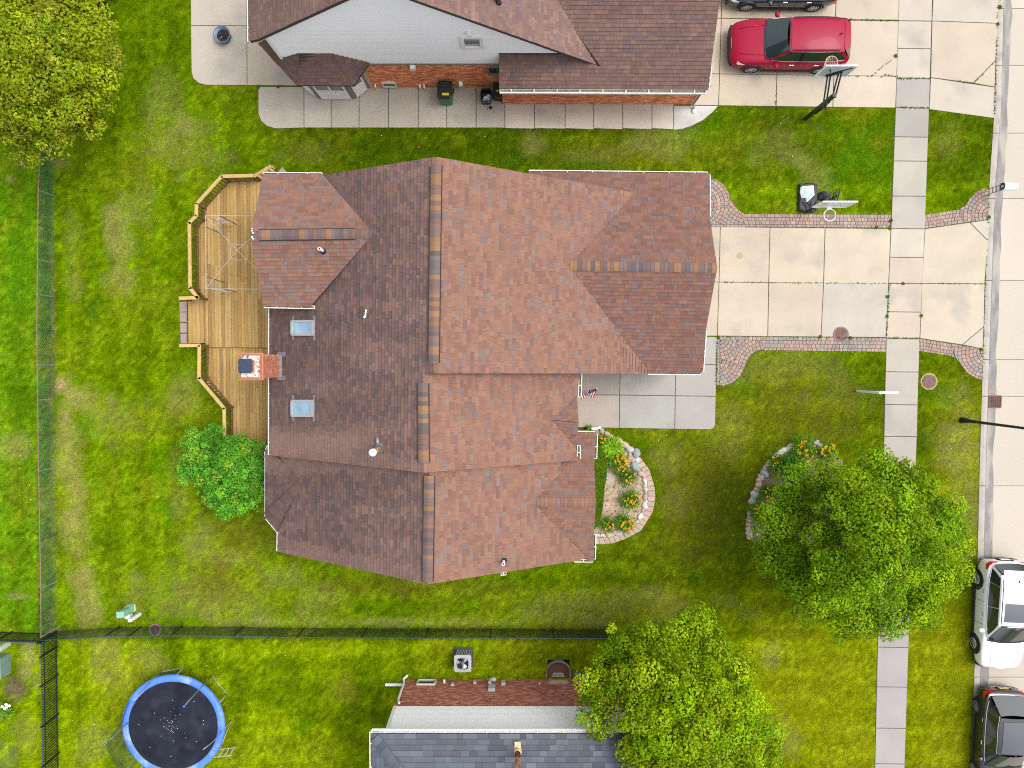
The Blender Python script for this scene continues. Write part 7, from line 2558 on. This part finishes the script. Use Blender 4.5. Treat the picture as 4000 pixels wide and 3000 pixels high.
    g = MB(); g.grid([[S(ws_t[0] + .02, k * .60, ws_t[2] - .015) for k in (-1, -.5, 0, .5, 1)], [S(ws_t[0] - .06, k * .605, top_z(.2) + (.012 - .05 * abs(k) ** 2.5)) for k in (-1, -.5, 0, .5, 1)]])
    g.build('roof_edge', M_CLAD, root)
    if style == 'suv':
        g = MB(); g.grid([[S(rf_r[0] + .03, k * .56, rf_r[2] + .03 - .04 * abs(k) ** 2) for k in (1, .5, 0, -.5, -1)], [S(rf_r[0] - .22, k * .54, rf_r[2] - .01 - .04 * abs(k) ** 2) for k in (1, .5, 0, -.5, -1)]])
        g.build('spoiler', paint, root, smooth=True)
        g = MB(); p = S(-1.72, 0, zr + .03); g.ball(p, (.07, .03, .03), rz=heading); g.build('antenna_fin', M_CLAD, root, smooth=True)
    if sunroof:
        rows_ = []
        for i in range(4):
            x = lerp(.05 if sunroof == 1 else .12, -.75 if sunroof == 1 else -1.30, i / 3)
            rows_.append([(x, .50 * k, top_z(x) - .055 * abs(.75 * k) ** 2.5 + .018) for k in (1, .5, 0, -.5, -1)])
        mesh(rows_, 'sunroof', mat('sunroof_glass', (0.035, 0.04, 0.055), 0.08, spec=0.8, coat=0.8), roofo)
    # front grille, bumper, badge, plate
    g = MB(); g.grid([[S(2.40 - .06 * k * k, k * .62, .50) for k in (-1, -.5, 0, .5, 1)], [S(2.41 - .08 * k * k, k * .64, .62) for k in (-1, -.5, 0, .5, 1)], [S(2.35 - .09 * k * k, k * .62, .735) for k in (-1, -.5, 0, .5, 1)]]); g.build('grille', M_CLAD, root)
    g = MB(); g.tube([S(2.36 - .10 * k * k, .62 * k, .71) for k in np.linspace(-1, 1, 9)], .012, 5); g.build('grille_trim', M_CHROME, root)
    g = MB(); g.tube([S(2.36 - .12 * k ** 4, .80 * k, .42) for k in np.linspace(-1, 1, 9)], .10, 8); g.build('front_bumper', M_CLAD, root, smooth=True)
    g = MB(); g.tube([S(-2.37 + .10 * k ** 4, .78 * k, .48) for k in np.linspace(-1, 1, 9)], .05, 6); rb = g.build('rear_bumper', M_CLAD if rails else paint, root, smooth=True)
    g = MB(); g.box(S(-2.405, 0, .70), (.02, .40, .14), heading); g.build('number_plate', plate or M_WHITE, rb)
    if emblem:
        g = MB()
        wl_ = .16
        strokes = [((-1.6, -1), (-1.6, 1)), ((-1.6, 0), (-.8, 1)), ((-1.6, 0), (-.8, -1)), ((-.2, -1), (-.2, 1)), ((.3, -1), (.85, 1)), ((.85, 1), (1.4, -1))]
        for (a0, b0), (a1, b1) in strokes:
            p, q = S(2.33 - .02 + b0 * -.0 - .035 + b0 * -.035, -a0 * .07, .745 + b0 * .02), S(2.33 - .055 + b1 * -.035, -a1 * .07, .745 + b1 * .02)
            g.beam(p, q, .016, .012)
        g.build('emblem', M_CHROME, body)
    return root

M_RED = mat('red_paint', (0.27, 0.004, 0.030), 0.40, coat=0.12, spec=0.15, n1=(60, 0.05))
M_WHP = mat('white_paint', (0.82, 0.83, 0.84), 0.25, coat=1.0)
M_BLP = mat('black_paint', (0.012, 0.013, 0.016), 0.22, coat=1.0)
M_NVY = mat('navy_paint', (0.010, 0.016, 0.035), 0.22, coat=1.0)
rc_ = P(2838 + 229, 214, 0)
car('red sport utility car on the neighbour\'s drive under the basketball hoop', (11.33, 13.0, 0.03), math.pi - 0.012, M_RED, emblem=True, windscreen=mat('windscreen_green', (0.015, 0.03, 0.03), 0.05, spec=0.7, coat=0.4, n1=(1.0, 0.3)))
c2 = P(3035, 46, 0)
car('dark navy car at the top edge, cut off above its wheels', (c2.x, c2.y + 0.93, 0.03), math.pi - 0.01, M_NVY, L=4.6, Ht=1.52, style='sedan', rails=False)
car('white car with sunroof parked in the street', (20.62, -10.62, STREET_Z), -math.pi / 2 - 0.03, M_WHP, L=4.6, W=1.86, Ht=1.62, sunroof=1, emblem=None)
car('black car with dark glass roof parked behind the white one', (20.70, -16.1, STREET_Z), -math.pi / 2 - 0.035, M_BLP, L=4.55, W=1.84, Ht=1.52, style='sedan', rails=False, sunroof=2, plate=mat('plate_gold', (0.55, 0.36, 0.10), 0.5))
# ================================================================== lawn (last, so that it knows what is paved)
# turf patches; DARK ones along the north walls paint in the house's shade: (u, v, ru, rv, (r,g,b), strength)
DRY, BARE, LUSH, DARK, OLIVE = (0.385, 0.365, 0.090), (0.50, 0.38, 0.19), (0.110, 0.290, 0.005), (0.070, 0.150, 0.006), (0.170, 0.170, 0.014)
PATCH = [(980, 2080, 160, 130, OLIVE, .8), (930, 2190, 120, 40, DRY, .6), (780, 2130, 60, 80, DRY, .5), (1080, 2260, 120, 50, DRY, .4), (640, 1900, 40, 120, LUSH, .4), (700, 1880, 30, 140, DRY, .3), (480, 1650, 120, 80, DRY, .35), (240, 2120, 40, 60, DARK, .5), (560, 760, 40, 160, DRY, .3), (250, 720, 30, 200, DARK, .3), (1180, 590, 120, 40, DRY, .3), (1500, 600, 200, 40, DARK, .4), (2200, 640, 300, 25, DARK, .5), (470, 880, 60, 110, DRY, .75), (470, 1110, 55, 60, DRY, .7), (290, 1000, 35, 150, DRY, .5), (320, 1580, 90, 60, DRY, .7), (270, 1800, 50, 260, DRY, .8), (300, 2050, 50, 160, DRY, .6), (340, 2350, 45, 150, DRY, .8), (720, 1560, 60, 90, DRY, .5),
         (720, 2330, 260, 90, DRY, .5), (860, 2280, 120, 110, OLIVE, .8), (760, 560, 140, 110, DRY, .5), (650, 480, 90, 150, DRY, .35), (640, 560, 110, 60, DRY, .3), (900, 390, 26, 22, DARK, .9), (365, 1195, 38, 42, DARK, .8), (320, 1650, 40, 40, LUSH, .7), (2850, 800, 28, 40, (0.42, 0.27, 0.09), .75),
         (2600, 560, 130, 60, DRY, .55), (2080, 560, 70, 40, DRY, .5), (2340, 600, 240, 30, DRY, .25), (2760, 520, 160, 90, LUSH, .4), (3350, 600, 160, 120, LUSH, .5), (3050, 560, 120, 90, DRY, .35), (3180, 690, 60, 120, DRY, .4), (3700, 560, 60, 70, DRY, .5), (3790, 620, 40, 60, DARK, .3),
         (3100, 1450, 200, 60, DRY, .35), (2900, 1520, 60, 30, LUSH, .4), (2650, 1720, 220, 40, LUSH, .25), (2750, 1900, 170, 180, OLIVE, .8), (2600, 1800, 60, 60, DRY, .35), (2860, 1640, 80, 120, DRY, .3), (2640, 1970, 80, 60, DRY, .3), (2700, 2120, 150, 80, OLIVE, .6), (2860, 2050, 50, 200, DARK, .4),
         (3150, 1620, 200, 140, OLIVE, .8), (3250, 1560, 150, 60, DRY, .25), (3720, 1680, 80, 160, DRY, .55), (3760, 1900, 60, 260, DRY, .5), (3680, 1560, 60, 80, LUSH, .3), (3700, 2700, 120, 260, (0.30, 0.32, 0.006), .6), (3200, 2700, 160, 200, (0.28, 0.29, 0.006), .6), (3010, 2900, 100, 120, DRY, .4), (3020, 2560, 50, 60, BARE, .35),
         (2400, 2370, 400, 60, DRY, .4), (1500, 2430, 700, 16, DRY, .55), (1800, 2300, 300, 30, OLIVE, .7), (1250, 2330, 90, 60, DRY, .4), (1450, 2290, 200, 40, OLIVE, .6), (1600, 2600, 80, 50, DARK, .3), (1330, 2700, 60, 50, (0.33, 0.29, 0.03), .7),
         (80, 1050, 60, 220, LUSH, .7), (60, 1750, 70, 60, DRY, .7), (60, 1900, 60, 60, OLIVE, .6), (40, 700, 26, 14, BARE, .9), (75, 640, 30, 14, BARE, .7), (70, 2330, 40, 10, BARE, .5), (110, 2590, 30, 60, BARE, .65), (160, 2640, 30, 70, BARE, .4), (60, 2700, 40, 40, (0.2, 0.14, 0.1), .9), (100, 2860, 60, 80, DRY, .5), (30, 2950, 40, 60, (0.2, 0.18, 0.12), .4),
         (205, 1500, 6, 900, (0.30, 0.24, 0.10), .5), (236, 1495, 14, 26, BARE, .8), (262, 1625, 10, 14, BARE, .8), (282, 2484, 10, 8, BARE, .6), (240, 640, 26, 24, DRY, .6), (205, 2465, 30, 8, BARE, .5), (400, 2560, 60, 90, DRY, .5), (520, 2650, 120, 90, DRY, .4), (360, 2900, 60, 80, DRY, .4), (560, 2560, 60, 50, DRY, .3), (900, 2400, 200, 60, DRY, .3)]

def lawn_color(x, y):
    """colours of the living turf at plan positions (numpy arrays): zones of different upkeep, mowing lines, dry patches, shade painted in north of the house"""
    q = FPX * 1.0 / CAM_H
    # photo coordinates only serve as a survey grid on the ground
    u = 2000 + x * q / (1 + 0.0) ; 
    zc = CAM_H
    yy = y * CT + zc * ST
    zz = -y * ST + zc * CT
    zz = np.maximum(zz, 5.0)
    # exact projection of ground points
    qx, qy, qz = x, y * CT - (-zc) * ST, y * ST + (-zc) * CT
    u = 2000 + FPX * qx / -qz
    v = 1500 - FPX * qy / -qz
    base = np.empty(x.shape + (3,))
    main_ = np.array([0.160, 0.265, 0.002])
    bright = np.array([0.245, 0.350, 0.002])
    front = np.array([0.135, 0.188, 0.003])
    westl = np.array([0.130, 0.270, 0.004])
    side_n = np.array([0.100, 0.160, 0.002])
    def sm(a, b, t): 
        s = np.clip((t - a) / (b - a), 0, 1); return (s * s * (3 - 2 * s))[..., None]
    base[:] = main_
    # front lawn: drier and browner; side strips greener-dark
    f = sm(1900, 2600, u) * sm(1250, 1500, v)
    base = base * (1 - f) + front * f
    n = sm(900, 1300, u) * (1 - sm(640, 760, v))
    base = base * (1 - n) + side_n * n
    s = sm(2480, 2520, v + (u < 160) * 0)
    base = base * (1 - s) + bright * s
    br = sm(2700, 3050, u) * sm(2200, 2700, v)
    base = base * (1 - br) + np.array([0.255, 0.300, 0.003]) * br
    vg = sm(3600, 3660, u) * sm(1500, 1900, v)
    base = base * (1 - vg) + np.array([0.255, 0.290, 0.006]) * vg
    w = 1 - sm(150, 215, u)
    w = w * (1 - sm(2480, 2530, v))
    base = base * (1 - w) + westl * w
    # unmown strip along the fence
    st = (sm(140, 160, u) * (1 - sm(200, 215, u)) * (1 - sm(2470, 2500, v)))
    base = base * (1 - st) + np.array([0.070, 0.190, 0.018]) * st
    st = sm(2444, 2452, v) * (1 - sm(2490, 2500, v)) * (1 - sm(2390, 2410, u)) * sm(190, 215, u)
    base = base * (1 - st * 0.7) + np.array([0.080, 0.130, 0.006]) * st * 0.7
    # mowing lines
    ms = 0.5 + 0.5 * np.sin(u * 0.052 + 1.5 * fbm(x * 0.15, y * 0.15, 2))
    mh = 0.5 + 0.5 * np.sin(v * 0.060 + 1.2 * fbm(x * 0.2 + 9, y * 0.2, 2))
    k = np.where(u < 1000, ms, mh)
    base = base * (0.87 + 0.26 * k)[..., None]
    # blotches of several sizes
    n1 = fbm(x * 0.35, y * 0.35, 4); n2 = fbm(x * 1.3 + 40, y * 1.3 + 7, 4); n3 = fbm(x * 5 + 3, y * 5, 3); n4 = fbm(x * 14 + 31, y * 14 + 11, 2)
    d = np.clip((n1 - 0.50) * 3.2 + (n2 - 0.5) * 2.2, -1, 1)
    dry = np.array([0.290, 0.310, 0.014])
    dk = np.array([0.060, 0.130, 0.002])
    t = np.clip(d, 0, 1)[..., None] * 0.42
    base = base * (1 - t) + dry * t
    t = np.clip(-d, 0, 1)[..., None] * 0.62
    base = base * (1 - t) + dk * t
    n5 = vnoise(x * 33 + 5, y * 33 + 8)
    base = base * ((1 + 0.8 * (n3 - 0.5)) * (1 + 1.1 * (n4 - 0.5)) * (1 + 0.45 * (n5 - 0.5)))[..., None]
    for (pu, pv, ru, rv, col, stg) in PATCH:
        e = ((u - pu) / ru) ** 2 + ((v - pv) / rv) ** 2
        e = e * 0.8 + (n2 - 0.5) * 3.4 + (n3 - 0.5) * 2.0 + (n4 - 0.5) * 0.8
        m_ = np.clip(1.0 - e * 0.8, 0, 1)[..., None] * stg * 0.85
        base = base * (1 - m_) + np.array(col) * ((0.7 + 0.6 * n3) * (0.8 + 0.4 * n4))[..., None] * m_
    return np.clip(base, 0.001, 0.9)

xmin, xmax, ymin, ymax = -30.0, 21.2, -24.0, 24.0
step = 0.16
gx, gy = np.arange(xmin, xmax, step), np.arange(ymin, ymax, step)
X, Y = np.meshgrid(gx, gy)
street_poly = HARD_STREET = [P2(edge_u(v) + 2, v) for v in vs_street] + [P2(edge_u(v) + 1200, v) for v in reversed(vs_street)]
Z = 0.012 * (fbm(X * 1.5, Y * 1.5, 3) - 0.5)
wells = [(ww.x - 0.5, ww.x + 0.5, ys, ys + 0.85)]
ny_, nx_ = X.shape
co = np.stack([X, Y, Z], -1).reshape(-1, 3)
idx = np.arange(nx_ * ny_).reshape(ny_, nx_)
quads_ = np.stack([idx[:-1, :-1], idx[:-1, 1:], idx[1:, 1:], idx[1:, :-1]], -1).reshape(-1, 4)
cxm, cym = (X[:-1, :-1] + step / 2).ravel(), (Y[:-1, :-1] + step / 2).ravel()
keepq = ~inside_np(cxm, cym, [P2(edge_u(v) + 8, v) for v in vs_street] + [P2(edge_u(v) + 1200, v) for v in reversed(vs_street)])
for (a, b_, c_, d_) in wells:
    keepq &= ~((cxm > a - 0.0) & (cxm < b_ + 0.0) & (cym > c_) & (cym < d_))
quads_ = quads_[keepq]
me = bpy.data.meshes.new('lawn')
me.vertices.add(len(co)); me.vertices.foreach_set('co', co.astype(np.float32).ravel())
me.loops.add(quads_.size); me.loops.foreach_set('vertex_index', quads_.astype(np.int32).ravel())
me.polygons.add(len(quads_)); me.polygons.foreach_set('loop_start', np.arange(0, quads_.size, 4, dtype=np.int32)); me.polygons.foreach_set('loop_total', np.full(len(quads_), 4, np.int32))
me.update(calc_edges=True)
lc = lawn_color(X, Y).reshape(-1, 3)
ca = me.color_attributes.new('Col', 'FLOAT_COLOR', 'POINT')
c4 = np.ones((len(co), 4), np.float32); c4[:, :3] = lc * 0.62
ca.data.foreach_set('color', c4.ravel())
me.materials.append(mat('turf', None, 0.95, spec=0.0, n1=(22, 0.45), n2=(7, 0.22), bump=(45, 0.8, 0.03)))
tag(link('lawn', me, None, Vector((0, 0, 0))), kind='structure')

# ---- grass blades: one mass nobody could count
R = np.random.default_rng(77)
fx0, fx1, fy0, fy1 = -23.5, 21.0, -18.8, 17.6
NB = 700000
bx, by = R.uniform(fx0, fx1, NB), R.uniform(fy0, fy1, NB)
ok = np.ones(NB, bool)
for pl in HARD:
    xs_a = [p[0] for p in pl]; ys_a = [p[1] for p in pl]
    m_ = ok & (bx > min(xs_a)) & (bx < max(xs_a)) & (by > min(ys_a)) & (by < max(ys_a))
    ii = np.nonzero(m_)[0]
    if len(ii):
        ok[ii[inside_np(bx[ii], by[ii], pl)]] = False
bx, by = bx[ok], by[ok]
N = len(bx)
col = lawn_color(bx, by) * R.uniform(0.55, 1.55, (N, 1)) * R.uniform(0.92, 1.08, (N, 3))
straw = R.random(N) < 0.02
col[straw] = np.array([0.34, 0.34, 0.05]) * R.uniform(0.7, 1.2, (straw.sum(), 1))
qz = by * ST - CAM_H * CT
pu = 2000 + FPX * bx / -qz
pv = 1500 - FPX * (by * CT + CAM_H * ST) / -qz
tall = ((pu > 148) & (pu < 212) & (pv < 2500)) | ((pv > 2446) & (pv < 2496) & (pu < 2400) & (pu > 190)) | ((pu > 150) & (pu < 235) & (pv > 2500))
L = R.uniform(0.04, 0.10, N) * np.where(tall, 1.9, 1.0)
wd_ = R.uniform(0.010, 0.022, N)
t = R.uniform(0, 2 * np.pi, N)
lean = R.uniform(0.35, 0.95, N)
d = np.stack([np.cos(t), np.sin(t), np.zeros(N)], 1)
s = np.stack([-np.sin(t), np.cos(t), np.zeros(N)], 1)
b0 = np.stack([bx, by, np.full(N, -0.004)], 1)
tip = b0 + d * (L * lean)[:, None] + np.array([0, 0, 1.0]) * (L * np.sqrt(1 - (lean * 0.85) ** 2))[:, None]
V = np.stack([b0 - s * wd_[:, None] / 2, b0 + s * wd_[:, None] / 2, tip], 1)
fast_quads('grass', V, col, M_BLADE, None, n=3, org=(0, 0, 0), kind='stuff')

# ---- weeds growing in the paving joints
WP_ = []
def weed_line(a, b_, n, dens=1.0):
    for _ in range(n):
        f = random.random()
        WP_.append((lerp(a[0], b_[0], f) + random.gauss(0, 1.2), lerp(a[1], b_[1], f) + random.gauss(0, 1.2), random.uniform(0.5, 1.3)))
def weed_spot(u, v, n, r=4):
    for _ in range(n):
        WP_.append((u + random.gauss(0, r), v + random.gauss(0, r), random.uniform(0.7, 1.7)))
weed_line((2820, 1102), (3465, 1108), 60); weed_line((3465, 1108), (3840, 1109), 22); weed_line((3475, 1110), (3462, 1316), 50); weed_line((3130, 74), (3512, 82), 60); weed_line((3450, 293), (3512, 300), 16); weed_line((3300, 298), (3450, 300), 14)
weed_line((3502, 308), (3634, 306), 50); weed_line((3400, 300), (3500, 220), 18); weed_line((3800, 326), (3888, 240), 14); weed_line((3500, 420), (3630, 422), 40); weed_line((3888, 330), (3884, 450), 40); weed_line((3462, 1320), (3592, 1322), 40); weed_line((3034, 300), (3030, 410), 14)
weed_line((2805, 1315), (3460, 1320), 50); weed_line((3896, 0), (3890, 330), 40); weed_line((2800, 1330), (2798, 1500), 60); weed_line((3863, 740), (3838, 1480), 50); weed_line((3740, 318), (3800, 326), 16)
for u, v, n in ((3479, 862, 26), (3474, 891, 20), (3203, 1316, 26), (3320, 1321, 24), (3598, 1232, 20), (3465, 1160, 20), (3465, 1235, 22), (3527, 1108, 22), (3862, 848, 22), (3632, 1365, 0), (3500, 218, 26), (3905, 28, 36), (3898, 95, 26), (3832, 1365, 20), (2806, 1318, 24), (3180, 822, 0), (3422, 890, 18), (3055, 885, 0), (1010, 340, 14), (1085, 339, 14)):
    weed_spot(u, v, n, 3.2)
n = len(WP_) * 4
R = np.random.default_rng(9)
src = np.repeat(np.array([(P(u, v, 0.02).x, P(u, v, 0.02).y, k) for u, v, k in WP_]), 4, axis=0)
pos = np.stack([src[:, 0] + R.normal(0, 0.015, n), src[:, 1] + R.normal(0, 0.015, n), 0.035 + R.uniform(0, 0.03, n)], 1)
nn = unit(R.normal(size=(n, 3)) * 0.6 + np.array([0, 0, 1.0]))
cc = np.array([0.10, 0.16, 0.012]) * R.uniform(0.6, 1.4, (n, 1)) * np.array([1, 1, 1])
fast_quads('joint_weeds', leaves(pos, nn, 0.045, 0.5, cc, R), cc, M_LEAF, None, kind='stuff', org=(0, 0, 0))
# ---- fallen petals, scraps and leaves on the lawn
g = MB()
LIT = [(555, 155), (628, 155), (692, 143), (592, 485), (335, 642), (620, 865), (328, 2348), (282, 2815), (368, 2830), (808, 2600), (1115, 2560), (220, 2990), (3072, 985), (3095, 610), (3070, 740), (3050, 483), (3112, 412), (2937, 435), (2800, 437), (2935, 1365), (2990, 1368), (3330, 1376), (2604, 1700), (2572, 1722), (2830, 1915), (2790, 2015), (3716, 1752), (3067, 1640), (3338, 1670), (2450, 2330), (2270, 2400), (2860, 2090), (2865, 2093), (2897, 2355), (2892, 2360), (1490, 530), (1635, 574), (2428, 602), (1895, 533), (530, 2430), (120, 2540), (80, 1780), (78, 1829), (115, 1895), (120, 1950), (145, 2075), (138, 2195), (90, 2100)]
for u, v in LIT:
    c = P(u, v, 0.05)
    g.box(c, (random.uniform(0.02, 0.04), random.uniform(0.015, 0.03), 0.015), random.random() * 3, col=random.choice([(0.7, 0.7, 0.66), (0.6, 0.48, 0.3), (0.72, 0.68, 0.6)]))
g.build('lawn_litter', mat('litter', None, 0.9), label='scattered pale leaves and scraps on the lawns', cat='litter', kind='stuff')
